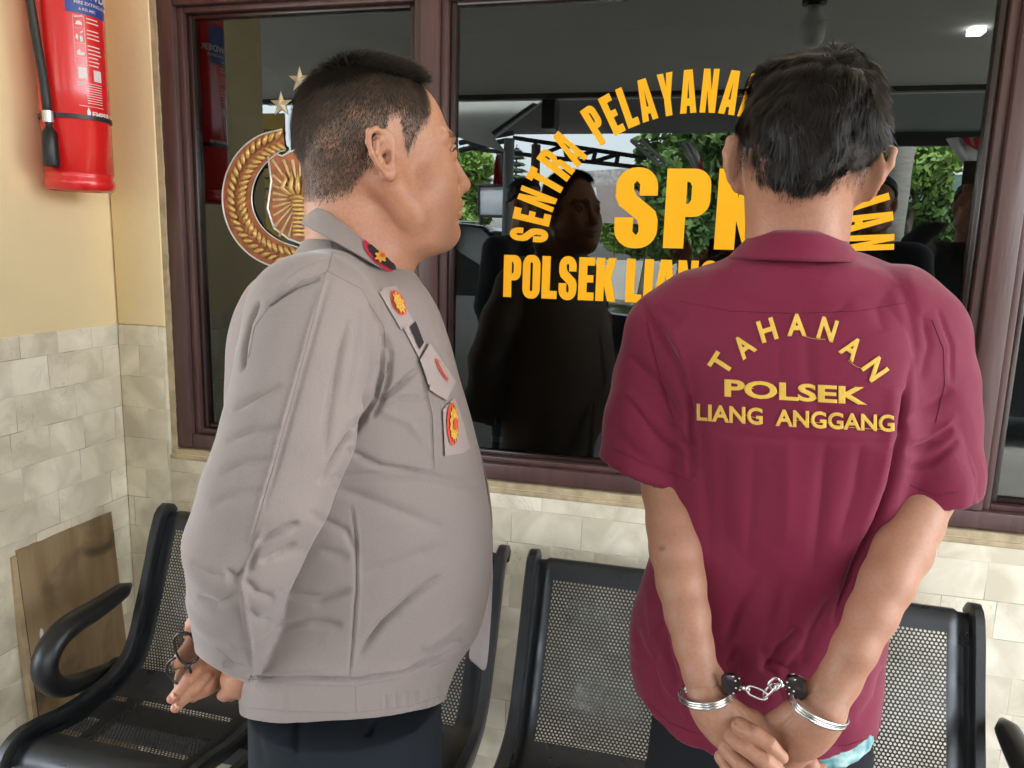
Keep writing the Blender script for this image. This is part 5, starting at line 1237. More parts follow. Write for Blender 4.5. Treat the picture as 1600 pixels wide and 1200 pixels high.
af.chain([QP(1243, 470, .02), QP(1070, 520, .01)], [.05, .045], .02); af.chain([QP(1243, 470, .02), QP(1440, 520, .01)], [.05, .045], .02)
AV, AQ = af.mesh(); AV = relax(AV, AQ, 5, .5)
cf = Field(FP.o + [-.3, -.3, .0], FP.o + [.3, .3, 1.45], .012)
cf.chain(CVs[0], [.05, .07, .07, .08, .09], .03)
for s in (-1, 1): cf.chain([np.array([*(FP.o + FP.u * .07 * s)[:2], .70]), np.array([*(FP.o + FP.u * .09 * s)[:2], .44]), np.array([*(FP.o + FP.u * .09 * s)[:2], .07])], [.055, .05, .035], .03)
CV2, CQ2 = cf.mesh()
gf = Field(QP(1200, 1150, -.17) - [.12, .10, .10], QP(1200, 1140, -.17) + [.12, .10, .10], .00135)
def palm(c, along, nrm, r, k=.012, mode='add'):
    al_ = unit(np.array(along)); n_ = unit(np.array(nrm) - al_ * (np.array(nrm) @ al_)); gf.ell(c, r, np.stack([al_, np.cross(n_, al_), n_]), k, mode)
# left hand
gf.chain([QP(1099, 1072, -.166), QP(1106, 1096, -.172), QP(1115, 1112, -.175)], [.0185, .0180, .018], .01)
palm(QP(1130, 1128, -.178), QP(1154, 1158, -.183) - QP(1108, 1098, -.175), -FP.h + FP.u * .3, (.037, .025, .0135))
palm(QP(1150, 1118, -.166), QP(1180, 1140, -.17) - QP(1130, 1095, -.165), -FP.h, (.028, .0125, .012))                         # thenar
gf.chain([QP(1158, 1120, -.168), QP(1178, 1128, -.168), QP(1193, 1140, -.172), QP(1204, 1152, -.176)], [.0115, .0105, .0092, .0075], .006)
LF = [([(1158, 1138, -.182), (1180, 1150, -.194), (1203, 1166, -.197), (1222, 1186, -.190)], [.0100, .0090, .0082, .0068]),
      ([(1147, 1158, -.184), (1170, 1174, -.198), (1196, 1192, -.202), (1220, 1210, -.196)], [.0102, .0094, .0086, .0072]),
      ([(1136, 1174, -.180), (1156, 1196, -.192), (1182, 1216, -.196), (1208, 1232, -.190)], [.0100, .0092, .0084, .0070]),
      ([(1128, 1186, -.174), (1144, 1212, -.184), (1166, 1234, -.187), (1188, 1248, -.182)], [.0088, .0080, .0072, .0060])]
for p, r_ in LF: gf.chain([QP(x, y - 3, w_ - .010) for x, y, w_ in p], [q * .92 for q in r_], .0015)
# right hand
gf.chain([QP(1297, 1086, -.166), QP(1288, 1106, -.172), QP(1278, 1120, -.175)], [.0195, .0185, .018], .01)
palm(QP(1264, 1136, -.176), QP(1240, 1166, -.180) - QP(1288, 1106, -.174), -FP.h - FP.u * .3, (.041, .026, .0140))
palm(QP(1240, 1118, -.166), QP(1215, 1140, -.17) - QP(1262, 1100, -.165), -FP.h, (.028, .0135, .012))
gf.chain([QP(1232, 1118, -.168), QP(1214, 1130, -.166), QP(1203, 1142, -.168), QP(1192, 1156, -.170)], [.0120, .0108, .0092, .0075], .006)
RF = [([(1240, 1158, -.180), (1214, 1178, -.180), (1176, 1184, -.184), (1144, 1176, -.196)], [.0100, .0092, .0086, .0070]),
      ([(1252, 1178, -.180), (1228, 1200, -.184), (1188, 1208, -.188), (1152, 1204, -.200)], [.0102, .0094, .0088, .0072]),
      ([(1266, 1192, -.176), (1244, 1218, -.180), (1208, 1230, -.184), (1174, 1228, -.192)], [.0098, .0090, .0084, .0070]),
      ([(1280, 1200, -.170), (1262, 1228, -.174), (1234, 1244, -.178), (1204, 1246, -.184)], [.0086, .0078, .0070, .0060])]
for p, r_ in RF: gf.chain([QP(x, y + 2, w_ + .004 * (x > 1170)) for x, y, w_ in p], [q * .92 for q in r_], .0015)
GV2, GQ2 = gf.mesh(); GV2 = relax(GV2, GQ2, 1, .3)
GV2 = folds(GV2, GQ2, [([(1170, 1144), (1176, 1158)], 1.6, .0007), ([(1196, 1160), (1202, 1174)], 1.6, .0007), ([(1168, 1162), (1174, 1176)], 1.5, .0006), ([(1194, 1178), (1200, 1190)], 1.5, .0006),
  ([(1150, 1102), (1168, 1122), (1180, 1146)], 2, .0012), ([(1136, 1100), (1150, 1128), (1162, 1142)], 2.2, .0014), ([(1250, 1100), (1232, 1124), (1214, 1142)], 2.2, .0014), ([(1236, 1140), (1240, 1150)], 1.6, .0008), ([(1140, 1120), (1150, 1132)], 1.6, .0008), ([(1160, 1168), (1164, 1182)], 1.5, .0006), ([(1105, 1062), (1122, 1068)], 2, .0008), ([(1262, 1080), (1280, 1090)], 2, .0008)])
BV2, BQ2 = join_arrays([(HV2, HQ2), (AV, AQ), (CV2, CQ2), (GV2, GQ2)])
body_p = ppart(from_arrays('body', BV2, BQ2, SKIN_P))
hp_ = project(BV2); mole = np.exp(-(((hp_[:, 0] - 1034) / 6) ** 2 + ((hp_[:, 1] - 857) / 4.5) ** 2) ** 2) * .6 + np.exp(-(((hp_[:, 0] - 1045) / 18) ** 2 + ((hp_[:, 1] - 835) / 14) ** 2)) * .10
tt = (hl_ := np.stack([(BV2 - OP) @ fP, (BV2 - OP) @ lP2, (BV2 - OP) @ uP2], 1)); nape = np.zeros(len(BV2)); nh = len(HV2)
nape[:nh] = np.clip((tt[:nh, 2] + .040 - .45 * np.abs(tt[:nh, 1] + .003)) / .02, 0, 1) * (tt[:nh, 0] < .02) * (np.abs(tt[:nh, 1]) < .072) * .85
at = body_p.data.attributes.new('hairline', 'FLOAT', 'POINT'); at.data.foreach_set('value', np.clip(nape + mole, 0, .9).astype(np.float32))
eyes(WP, pri)
for q, tgt in (((1142, 1178, -.2025), (1160, 1182, -.200)), ((1150, 1206, -.2065), (1168, 1208, -.203))):
    mb = MB(); a = Vector(QP(*q)); b_ = Vector(QP(*tgt)); d = (b_ - a).normalized(); nrm = (Vector(CAM) - a).normalized(); sdv = d.cross(nrm).normalized(); nrm = sdv.cross(d)
    mb.bm.faces.new([mb.bm.verts.new(a + d * (.0045 * (1 - math.cos(t))) + sdv * .0040 * math.sin(t) + nrm * (-.0012 - .0016 * abs(math.sin(t)))) for t in np.linspace(0, 2 * math.pi, 17)[:-1]]); ppart(mb.build('fingernail', NAIL))
# ---- hair: mass of thick tousled locks over a dark cap
Mh = np.stack([fP, lP2, uP2])
hm = Field(OP - [.17, .17, .10], OP + [.17, .17, .22], .0024)
C0 = QP(1270, 190, -.014)
hm.ell(C0, (.094, .071, .066), Mh, .01); hm.ell(QP(1268, 224, -.026), (.084, .056, .050), Mh, .02); hm.ell(QP(1254, 262, -.042), (.056, .040, .034), Mh, .02)
for (a, b_, r_) in ((1236, 122, .020), (1312, 118, .022), (1342, 145, .020), (1204, 152, .020), (1342, 190, .018), (1198, 196, .018), (1275, 112, .020)): hm.ell(QP(a, b_, -.02), (r_, r_, r_), None, .02)
HM, HMQ = hm.mesh(); HM = relax(HM, HMQ, 3)
HM = HM + vnormals(HM, HMQ) * (.0055 * vnoise(HM * 34) + .003 * vnoise(HM * 75))[:, None]
ppart(from_arrays('hair_mass', HM, HMQ, CAP))
crown = QP(1300, 112, -.03)
def locks(n, seed, ln0, ln1, width, lift, curl, name, jit=.4, zmin=-1):
    P_, N_ = sample_surface(HM, HMQ, n, lambda C_: 1. * (((C_ - OP) @ uP2) > zmin), seed)
    away = P_ - crown; t = away - N_ * (away * N_).sum(1)[:, None]; t = unit(t)
    nz = np.stack([vnoise(P_ * 46 + 5), vnoise(P_ * 46 + 19), vnoise(P_ * 46 + 31)], 1)
    d = unit(t * .9 - UP * .45 + nz * jit); d = unit(d - N_ * (d * N_).sum(1)[:, None]); r = np.random.default_rng(seed)
    z = (P_ - OP) @ uP2; low = np.clip((z + .075) / .07, .28, 1)
    sd = np.abs((P_ - OP) @ lP2); low = low * np.where((sd > .048) & (z < .03), .4, 1)
    cd_ = np.clip(np.linalg.norm(away, axis=1) / .055, .25, 1); low = low * (.5 + .5 * cd_); cl = vnoise(P_ * 70 + 50)
    strands(name, P_, N_, d, (ln0 + (ln1 - ln0) * r.random(n)) * low, width, HAIR, pri, K=8, curl=curl, gravity=.7, lift=np.clip(lift + .22 * cl, .02, 1) * low * cd_, seed=seed)
locks(50000, 21, .014, .030, .0009, .14, 1.9, 'hair', 1.3)
locks(9000, 22, .014, .028, .0007, .26, 1.6, 'hair', 1.1, .03)
# short hairs fading on the nape
P_, N_ = sample_surface(HV2, HQ2, 4200, lambda C_: (lambda q: np.clip((q[:, 2] + .048 - .45 * np.abs(q[:, 1] + .003)) / .025, 0, 1) * (q[:, 2] < .01) * (q[:, 0] < -.01) * (np.abs(q[:, 1]) < .068))(np.stack([(C_ - OP) @ fP, (C_ - OP) @ lP2, (C_ - OP) @ uP2], 1)), 31)
d = unit(-UP + 0 * P_ - fP * .1); d = unit(d - N_ * (d * N_).sum(1)[:, None]); strands('nape_hair', P_, N_, d, .004 + .006 * rng.random(len(P_)), .00045, HAIR, pri, K=4, lift=.25, curl=.3)

# ---- maroon shirt
rowsP = [(406, 1165, 1325), (422, 1120, 1365), (446, 1080, 1400), (478, 1045, 1432), (512, 1024, 1458), (560, 1020, 1470), (650, 1034, 1458), (760, 1040, 1425), (860, 1024, 1404), (930, 1004, 1396), (990, 986, 1391), (1040, 981, 1390), (1090, 984, 1390), (1140, 992, 1388), (1190, 1000, 1386)]
bP = [.050, .062, .076, .092, .103, .108, .110, .108, .108, .110, .113, .115, .116, .117, .118]
zz, cu_, aa = [], [], []
for py, a, b_ in rowsP:
    la, lb = FP.loc(QP(a, py)), FP.loc(QP(b_, py)); zz.append((la[2] + lb[2]) / 2); cu_.append((la[0] + lb[0]) / 2); aa.append((lb[0] - la[0]) / 2)
zz = np.array(zz[::-1]); cu_ = np.array(cu_[::-1]); aa = np.array(aa[::-1]); bb = np.array(bP[::-1])
lo = FP.o + [-.36, -.30, 0]; lo[2] = zz[0] - .02; hi = FP.o + [.36, .26, 0]; hi[2] = zz[-1] + .06
sf = Field(lo, hi, .0030)
tfP = torso_fn(FP, zz, cu_, aa, bb, 2.5, slope=.7)
sf.apply(tfP, np.r_[lo[:2], zz[0]], np.r_[hi[:2], zz[-1] + .02], 0)
# shoulders
sf.chain([QP(1215, 458, .0), QP(1105, 488, .0), QP(1050, 522, .0)], [.047, .052, .057], .03)
sf.chain([QP(1275, 458, .0), QP(1385, 490, .0), QP(1426, 524, .0)], [.047, .051, .055], .03)
SLl = [((1050, 534, .0), .059), ((1034, 596, -.004), .061), ((1020, 660, -.008), .0625), ((1012, 740, -.014), .0640), ((1006, 800, -.016), .066)]
SLr = [((1428, 536, .0), .057), ((1437, 596, .0), .056), ((1445, 660, .0), .054), ((1459, 740, -.008), .0500), ((1462, 830, -.012), .048)]
sleeve = Field(lo, hi, .0030)
for S_ in (SLl, SLr): sleeve.chain([QP(*q) for q, r in S_], [r for q, r in S_], .012)
sf.ell(QP(1243, 430, -.012), (.088, .072, .034), np.stack([FP.u, FP.h, UP]), .02)
# cut the sleeves square to their hems, hollow them out
def below(P0, nv, lo_, hi_): sf.apply(lambda P: -((P - P0) @ nv), lo_, hi_, 0, 'sub')
hl0, hl1, hn = QP(942, 712, -.01), QP(1085, 765, -.01), QP(1010, 752, -.07)
nl = unit(np.cross(hl1 - hl0, hn - hl0)); nl = nl if nl[2] < 0 else -nl
def cutsleeve(h0, nv, cpt, rad, umax):
    def fn(P): return np.maximum(-((P - h0) @ nv), umax(P))
    sleeve.apply(fn, cpt - .14, cpt + .14, 0, 'sub')
bl = FP.loc(QP(1076, 760))[0]; br = FP.loc(QP(1424, 780))[0]
cutsleeve(hl0, nl, QP(1010, 780, -.01), .1, lambda P: P[..., 0] * 0 - 1)
hr0, hr1, hrn = QP(1421, 772, -.01), QP(1506, 772, -.01), QP(1462, 796, -.05)
nr = unit(np.cross(hr1 - hr0, hrn - hr0)); nr = nr if nr[2] < 0 else -nr
cutsleeve(hr0, nr, QP(1462, 830, -.01), .1, lambda P: P[..., 0] * 0 - 1)
sleeve.chain([QP(1026, 660, -.008), QP(1013, 740, -.014), QP(1006, 820, -.016)], [.052, .059, .062], .002, 'sub'); sleeve.chain([QP(1459, 690, .0), QP(1460, 740, -.008), QP(1462, 840, -.012)], [.042, .0455, .0455], .002, 'sub')
sf.f = smin(sf.f, sleeve.f, .012)
sf.cone(QP(1243, 340, 0), QP(1243, 400, 0), .050, .050, .004, 'sub')
# shirt tail hem
hx = [975, 984, 1005, 1046, 1080, 1128, 1200, 1270, 1325, 1362, 1378, 1395]; hy = [1040, 1062, 1110, 1140, 1153, 1163, 1172, 1176, 1174, 1164, 1140, 1105]
hu = np.array([FP.loc(QP(x, y, -.09))[0] for x, y in zip(hx, hy)]); hz = np.array([FP.loc(QP(x, y, -.09 if 1000 < x < 1370 else -.03))[2] for x, y in zip(hx, hy)])
sf.apply(lambda P: FP.loc(P)[..., 2] - np.interp(FP.loc(P)[..., 0], hu, hz), lo, np.r_[hi[:2], hz.max() + .01], 0, 'sub')
sf.apply(lambda P: tfP(P) + .006, np.r_[lo[:2], zz[0]], np.r_[hi[:2], hz.max() + .045], 0, 'sub')
TV, TQ = sf.mesh(); TV = relax(TV, TQ, 2, .5)
PF = [
 ([(1005, 469), (1026, 511), (1060, 575), (1076, 650)], 8, .008), ([(1007, 503), (1022, 558), (1036, 617), (1050, 660)], 3, .003), ([(1030, 477), (1072, 500)], 8, .004), ([(1048, 505), (1066, 560), (1078, 640)], 9, -.004),
 ([(984, 558), (1026, 596), (1066, 660)], 7, .006), ([(980, 617), (1026, 681), (1066, 718)], 8, .006), ([(970, 600), (1010, 650), (1050, 690)], 9, -.003), ([(965, 680), (1010, 720), (1050, 740)], 9, .003), ([(1048, 660), (1062, 690), (1078, 700)], 6, .005),
 ([(953, 700), (1004, 724), (1078, 748)], 1.8, .0016), ([(1425, 762), (1460, 776), (1502, 770)], 1.8, .0016),
 ([(1072, 617), (1075, 680), (1080, 745)], 5, .010), ([(1072, 560), (1084, 640), (1094, 720), (1104, 800), (1112, 900)], 12, .005),
 ([(1413, 606), (1411, 685), (1394, 750), (1370, 817), (1335, 885), (1302, 975)], 7, .013), ([(1395, 600), (1390, 680), (1370, 760), (1340, 840)], 12, -.005), ([(1425, 560), (1416, 620), (1410, 680)], 8, .006),
 ([(1418, 708), (1450, 696), (1490, 672)], 6, .006), ([(1415, 735), (1455, 722), (1500, 690)], 5, .005), ([(1420, 660), (1455, 640), (1490, 610)], 8, .004), ([(1425, 690), (1460, 680), (1500, 650)], 8, -.003),
 ([(1464, 481), (1489, 541), (1488, 600)], 3, .003), ([(1440, 490), (1452, 540), (1440, 600)], 8, .004), ([(1380, 470), (1420, 520), (1435, 570)], 14, .003),
 ([(1290, 690), (1286, 760), (1277, 840), (1268, 930)], 10, .0050), ([(1179, 694), (1176, 787), (1168, 880)], 9, .0030), ([(1232, 680), (1230, 760), (1226, 850)], 14, -.0030), ([(1345, 690), (1335, 770), (1310, 850)], 12, .004), ([(1130, 690), (1130, 780), (1128, 900)], 12, .0030),
 ([(1189, 900), (1150, 960), (1132, 1010)], 7, .006), ([(1249, 985), (1219, 1020), (1192, 1052)], 8, .007), ([(1300, 930), (1270, 990), (1250, 1040)], 9, .006), ([(1230, 900), (1215, 960), (1190, 1010)], 10, .004), ([(1150, 1010), (1140, 1040), (1150, 1060)], 8, .006),
 ([(990, 980), (1008, 1035), (1035, 1090), (1070, 1130)], 7, .006), ([(1035, 972), (1048, 1030), (1062, 1075)], 7, .006), ([(1010, 920), (1020, 990), (1040, 1040)], 9, -.004), ([(1090, 1110), (1110, 1140), (1140, 1155)], 8, .004),
 ([(1340, 1000), (1330, 1060), (1300, 1120)], 9, .005), ([(1370, 960), (1355, 1020), (1340, 1080)], 9, .006), ([(1385, 1040), (1372, 1090), (1340, 1130)], 8, .004), ([(1190, 1010), (1200, 1040), (1230, 1050), (1250, 1020)], 9, .005),
 ([(1150, 402), (1243, 412), (1336, 406)], 2.5, .002), ([(1110, 440), (1180, 470), (1240, 480)], 14, .002), ([(1220, 540), (1216, 570), (1222, 600)], 5, .002), ([(1330, 470), (1290, 500)], 10, .002), ([(1400, 440), (1370, 480), (1380, 520)], 14, .003),
 ([(1100, 672), (1200, 684), (1300, 690), (1400, 690)], 5, .0022),
 ([(990, 1085), (1030, 1128), (1080, 1148), (1128, 1157), (1200, 1166), (1270, 1170), (1325, 1168), (1360, 1158)], 1.5, .0012),
]
TV = folds(TV, TQ, PF); Nn = vnormals(TV, TQ)
TV = TV + Nn * (.0030 * vnoise(TV * np.array([16, 16, 7]) + 13) - .0030 * np.clip(1 - 5 * np.abs(vnoise(TV * np.array([13, 13, 6]) + 41)), 0, 1) + .0011 * vnoise(TV * np.array([38, 38, 18]) + 27))[:, None]
MAR = cloth_mat('maroon_cotton', (.170, .009, .036), .72, .25, var=.05)
shirtP = ppart(from_arrays('shirt', TV, TQ, MAR))
bvP = bvh_of([shirtP])
Q_keep = Q; Q = QP
def ring3P(left, near, right):
    b_, n_, f2 = QP(*left), QP(*near), QP(*right); c = (b_ + f2) / 2; A_ = (f2 - b_) / 2; k = ((n_ - c) @ A_) / (A_ @ A_); B_ = n_ - c - A_ * k
    return lambda t: c + A_ * np.cos(t) + B_ * np.sin(t) + A_ * k * np.sin(t) ** 2
gi = ring3P((1192, 385, 0), (1243, 392, -.052), (1298, 388, 0)); gt = ring3P((1181, 362, 0), (1243, 354, -.060), (1309, 364, 0)); gm_ = ring3P((1170, 372, 0), (1243, 362, -.069), (1320, 374, 0)); gl_ = ring3P((1136, 404, 0), (1243, 410, -.088), (1350, 410, 0))
ppart(band('collar', [gi, gt, gm_, gl_], MAR, math.pi * -.45, math.pi * 1.45, 72))
SEAMP = cloth_mat('maroon_seam_thread', (.11, .006, .026), .8, .1)
seams('seam', [[(1010, 500), (1020, 545), (1034, 600), (1052, 655)], [(1456, 500), (1474, 545), (1476, 600), (1462, 660)], [(952, 698), (1004, 722), (1080, 752)], [(1422, 758), (1460, 774), (1498, 768)],
  [(1004, 1088), (1046, 1130), (1080, 1143), (1128, 1153), (1200, 1162), (1270, 1166), (1325, 1164), (1360, 1152)], [(1060, 470), (1140, 486), (1240, 490), (1340, 486), (1420, 472)], [(1170, 396), (1243, 402), (1318, 398)]], bvP, .00045, SEAMP, pri)
# ---- embroidered lettering
EMB = mat('yellow_embroidery', (.95, .58, .07), .65, var=.12, scale=900, bump=.8, bscale=1500, sheen=.3)
def word(txt, size=1., off_=.0):
    bm = text_mesh(txt, size, off_); xs = [v.co.x for v in bm.verts]; ys = [v.co.y for v in bm.verts]
    x0, x1, y0, y1 = min(xs), max(xs), min(ys), max(ys)
    for v in bm.verts: v.co.x = (v.co.x - x0) / (x1 - x0); v.co.y = (v.co.y - y0) / (y1 - y0)
    return bm
for ch, cx_, cy_, an, wd in (('T', 1127, 568, -57, 27), ('A', 1162, 541, -37, 28), ('H', 1199, 516, -17, 27), ('A', 1245, 508, 0, 30), ('N', 1293, 515, 17, 27), ('A', 1331, 544, 36, 29), ('N', 1367, 577, 55, 28)):
    a = R(an)
    def fpx(x, y, cx_=cx_, cy_=cy_, a=a, wd=wd):
        lx, ly = (x - .5) * wd, -(y - .5) * 35; return cx_ + lx * math.cos(a) - ly * math.sin(a), cy_ + lx * math.sin(a) + ly * math.cos(a)
    decal_text(word(ch, 1., .034), fpx, bvP, .0006, .0009, EMB, 'lettering', pri)
def linepx(x0, y0, x1, y1, h, sag=0.): return lambda x, y: (x0 + (x1 - x0) * x, y0 + (y1 - y0) * x - y * h + sag * 4 * x * (1 - x))
decal_text(word('POLSEK', 1., .036), linepx(1132, 620, 1355, 633, 28), bvP, .0006, .0009, EMB, 'lettering', pri)
decal_text(word('LIANG  ANGGANG', 1., .030), linepx(1089, 657, 1397, 675, 27, 1.5), bvP, .0006, .0009, EMB, 'lettering', pri)
# loose threads between letters
for a, b_ in (((1160, 604), (1178, 606)), ((1205, 611), (1222, 613)), ((1252, 620), (1282, 622)), ((1245, 656), (1300, 660)), ((1165, 648), (1190, 652)), ((1255, 525), (1290, 530)), ((1325, 563), (1345, 575)), ((1300, 664), (1390, 670))):
    mb = MB(); pts = [hit(bvP, a[0] + (b_[0] - a[0]) * t, a[1] + (b_[1] - a[1]) * t + 2 * math.sin(3 * t), .0008)[0] for t in (0, .33, .66, 1)]
    if all(p is not None for p in pts): mb.tube(pts, .00025, 5); ppart(mb.build('thread', EMB))
# ---- teal undershirt peeping out, trousers
TEAL = mat('teal_print_cotton', (.06, .22, .24), .8, col2=(.45, .62, .60), scale=55, bump=.2)
uf = Field(np.r_[lo[:2], zz[0] - .03], np.r_[hi[:2], .90], .005)
uz = np.array([zz[0] - .02, zz[3], .9]); 
uf.apply(torso_fn(FP, np.r_[zz[:6]], cu_[:6], aa[:6] - .010, bb[:6] - .012, 2.5, slope=.7), np.r_[lo[:2], zz[0]], np.r_[hi[:2], .9], 0)
hz2 = np.array([FP.loc(QP(x, y, -.06))[2] for x, y in zip(hx, [1085, 1086, 1100, 1120, 1130, 1140, 1150, 1170, 1186, 1184, 1182, 1180])])
uf.apply(lambda P: FP.loc(P)[..., 2] - np.interp(FP.loc(P)[..., 0], hu, hz2), np.r_[lo[:2], .5], np.r_[hi[:2], hz2.max() + .01], 0, 'sub')
UV_, UQ_ = uf.mesh(); ppart(from_arrays('undershirt', relax(UV_, UQ_, 2), UQ_, TEAL))
pf = Field(FP.o + [-.3, -.3, 0.0], FP.o + [.3, .3, .86], .006)
zt = zz[0] + .06; um = (FP.loc(QP(1010, 1130))[0] + FP.loc(QP(1385, 1130))[0]) / 2; am = (FP.loc(QP(1385, 1130))[0] - FP.loc(QP(1010, 1130))[0]) / 2
pf.apply(torso_fn(FP, np.array([.50, .62, .72, zt]), np.array([um] * 4), np.array([am * .98, am, am * .97, am * .93]), np.array([.11, .115, .108, .098]), 2.3, slope=.6), FP.o + [-.3, -.3, .5], FP.o + [.3, .3, zt + .02], 0)
for s in (-1, 1): pf.chain([np.array([*(FP.o + FP.u * (um + .075 * s))[:2], .54]), np.array([*(FP.o + FP.u * (um + .085 * s))[:2], .30]), np.array([*(FP.o + FP.u * (um + .09 * s))[:2], .05])], [.085, .068, .055], .03)
PV, PQ = pf.mesh(); ppart(from_arrays('trousers', relax(PV, PQ, 2), PQ, cloth_mat('black_trousers', (.010, .011, .014), .92, .0)))
mb = MB()
for s in (-1, 1):
    c = FP.o + FP.u * (um + .09 * s); mb.tube([(*(c + FP.h * x)[:2], z) for x, z in ((-.07, .03), (-.03, .04), (.05, .04), (.12, .03), (.17, .02))], [.025, .036, .04, .036, .018], 14, flat=((0, 0, 1), .6))
ppart(mb.build('sandals', mat('dark_sandal', (.03, .025, .02), .6), smooth=True))
Q = Q_keep
# ---- handcuffs
hcf = thing('handcuffs', 'steel handcuffs with dark lock cases joined by a short chain, locked behind the maroon shirt', 'handcuffs', tuple(QP(1190, 1075, -.17)))
STEEL = mat('polished_steel', (.62, .60, .57), .22, metal=1., bump=.1, bscale=200); DSTEEL = mat('blackened_steel', (.07, .055, .058), .28, metal=.8)
def cuff(left, near, right, far_up):
    g = ring3P(left, near, right); ax = unit(np.cross(g(0) - g(math.pi), g(math.pi / 2) - g(-math.pi / 2)))
    for d in (-.0026, .0026):
        mb = MB(); mb.tube([g(t) + ax * d for t in np.linspace(-math.pi, math.pi, 49)], .0016, 8, flat=(tuple(ax), 1.15)); world_child(mb.build('cuff', STEEL, smooth=True), hcf)
    mb = MB(); mb.tube([g(t) * 1. for t in np.linspace(-math.pi, math.pi, 49)], .0011, 8, flat=(tuple(ax), 1.6)); world_child(mb.build('cuff', STEEL, smooth=True), hcf)
cuff((1064, 1082, -.163), (1098, 1104, -.200), (1146, 1084, -.172), 0); cuff((1232, 1076, -.172), (1268, 1122, -.205), (1322, 1126, -.163), 0)
def lockcase(pts, w, name='lock_case'):
    mb = MB(); A_ = [QP(x, y, w) for x, y in pts]; c = sum(A_) / len(A_); A_ = [c + (a - c) * .86 for a in A_]; ins = [c + (a - c) * .62 for a in A_]
    f0 = [mb.bm.verts.new(a - FP.h * .0025) for a in ins]; f1 = [mb.bm.verts.new(a - FP.h * .0010) for a in A_]; f2 = [mb.bm.verts.new(a + FP.h * .006) for a in A_]
    n = len(A_); mb.bm.faces.new(f0); mb.bm.faces.new(f2[::-1])
    for i in range(n):
        j = (i + 1) % n; mb.bm.faces.new((f0[j], f0[i], f1[i], f1[j])); mb.bm.faces.new((f1[j], f1[i], f2[i], f2[j]))
    world_child(mb.build(name, DSTEEL, angle=40), hcf)
lockcase([(1124, 1058), (1133, 1052), (1148, 1053), (1157, 1062), (1160, 1072), (1154, 1082), (1142, 1088), (1128, 1084), (1126, 1070)], -.180)
lockcase([(1224, 1064), (1230, 1056), (1244, 1055), (1255, 1062), (1262, 1076), (1262, 1090), (1252, 1096), (1238, 1090), (1226, 1078)], -.180)
for pts in ([(1145, 1057), (1149, 1064), (1155, 1060), (1150, 1075), (1146, 1083), (1156, 1078)], [(1230, 1066), (1233, 1074), (1242, 1062), (1240, 1080), (1233, 1084)]):
    mb = MB()
    for p in pts: bmesh.ops.create_icosphere(mb.bm, subdivisions=1, radius=.0013, matrix=Matrix.Translation(Vector(QP(*p, -.186))))
    world_child(mb.build('rivets', STEEL, smooth=True), hcf)
def link(c, d, up_, L_, W_, r_):
    c = np.array(c); d = unit(d); n_ = unit(np.cross(d, up_)); s_ = np.cross(n_, d)
    pts = [c + d * L_ * .5 * math.copysign(abs(math.cos(t)) ** .6, math.cos(t)) + s_ * W_ * .5 * math.copysign(abs(math.sin(t)) ** .8, math.sin(t)) for t in np.linspace(0, 2 * math.pi, 25)]
    mb = MB(); mb.tube(pts, r_, 8); world_child(mb.build('chain_link', STEEL, smooth=True), hcf)
l1a, l1b = QP(1170, 1077, -.186), QP(1196, 1088, -.188); link((l1a + l1b) / 2, l1b - l1a, UP + FP.h * .3, .0205, .0095, .0013)
l2a, l2b = QP(1193, 1087, -.188), QP(1211, 1070, -.190); link((l2a + l2b) / 2, l2b - l2a, FP.h + UP * .5, .0190, .0095, .0013)
l3a, l3b = QP(1205, 1074, -.190), QP(1217, 1063, -.188); link((l3a + l3b) / 2 , l3b - l3a, UP * .8 - FP.u * .6, .0125, .0100, .0014)
for a, b_ in (((1158, 1073, -.182), (1172, 1078, -.186)), ((1213, 1070, -.188), (1228, 1071, -.182))):
    mb = MB(); mb.tube([QP(*a), QP(*b_)], [.0030, .0024], 10); world_child(mb.build('swivel', STEEL, smooth=True), hcf)
# ================================================================ the yard in front of the porch, seen in the window glass
def OUT(px, py, b):          # where something stands in the yard whose mirror image is met at this pixel, b metres from the wall
    p = on_y(px, py, b); return np.array([p[0], -b, p[2]])
random.seed(17)
def leafy(name, c, r, n, m, parent, size=.10, seed=0, clumps=16):
    g = np.random.default_rng(seed); cc = unit(g.normal(0, 1, (clumps, 3))) * g.uniform(.35, .85, (clumps, 1)) * r + c; cr = np.array(r).mean() * g.uniform(.25, .5, clumps)
    i = g.integers(0, clumps, n); P_ = cc[i] + unit(g.normal(0, 1, (n, 3))) * (cr[i] * g.uniform(.6, 1, n) ** .5)[:, None]
    a = unit(g.normal(0, 1, (n, 3))); b_ = unit(np.cross(a, g.normal(0, 1, (n, 3)))); s = size * g.uniform(.5, 1.2, (n, 1))
    V = np.stack([P_ - a * s, P_ + b_ * s * .5, P_ + a * s, P_ - b_ * s * .5], 1).reshape(-1, 3); F_ = np.arange(n * 4).reshape(-1, 4)
    return world_child(from_arrays(name, V, F_, m, smooth=False), parent)
LEAFA = mat('mid_green_leaves', (.10, .19, .04), .6, var=.5, scale=1.5, col2=(.05, .11, .025)); LEAFB = mat('light_green_leaves', (.18, .30, .06), .6, var=.4, scale=1.2, col2=(.09, .18, .03)); LEAFC = mat('grey_green_needles', (.07, .11, .07), .7)
BARK = mat('grey_bark', (.16, .13, .10), .9, var=.4, scale=6, bump=.5, bscale=12)
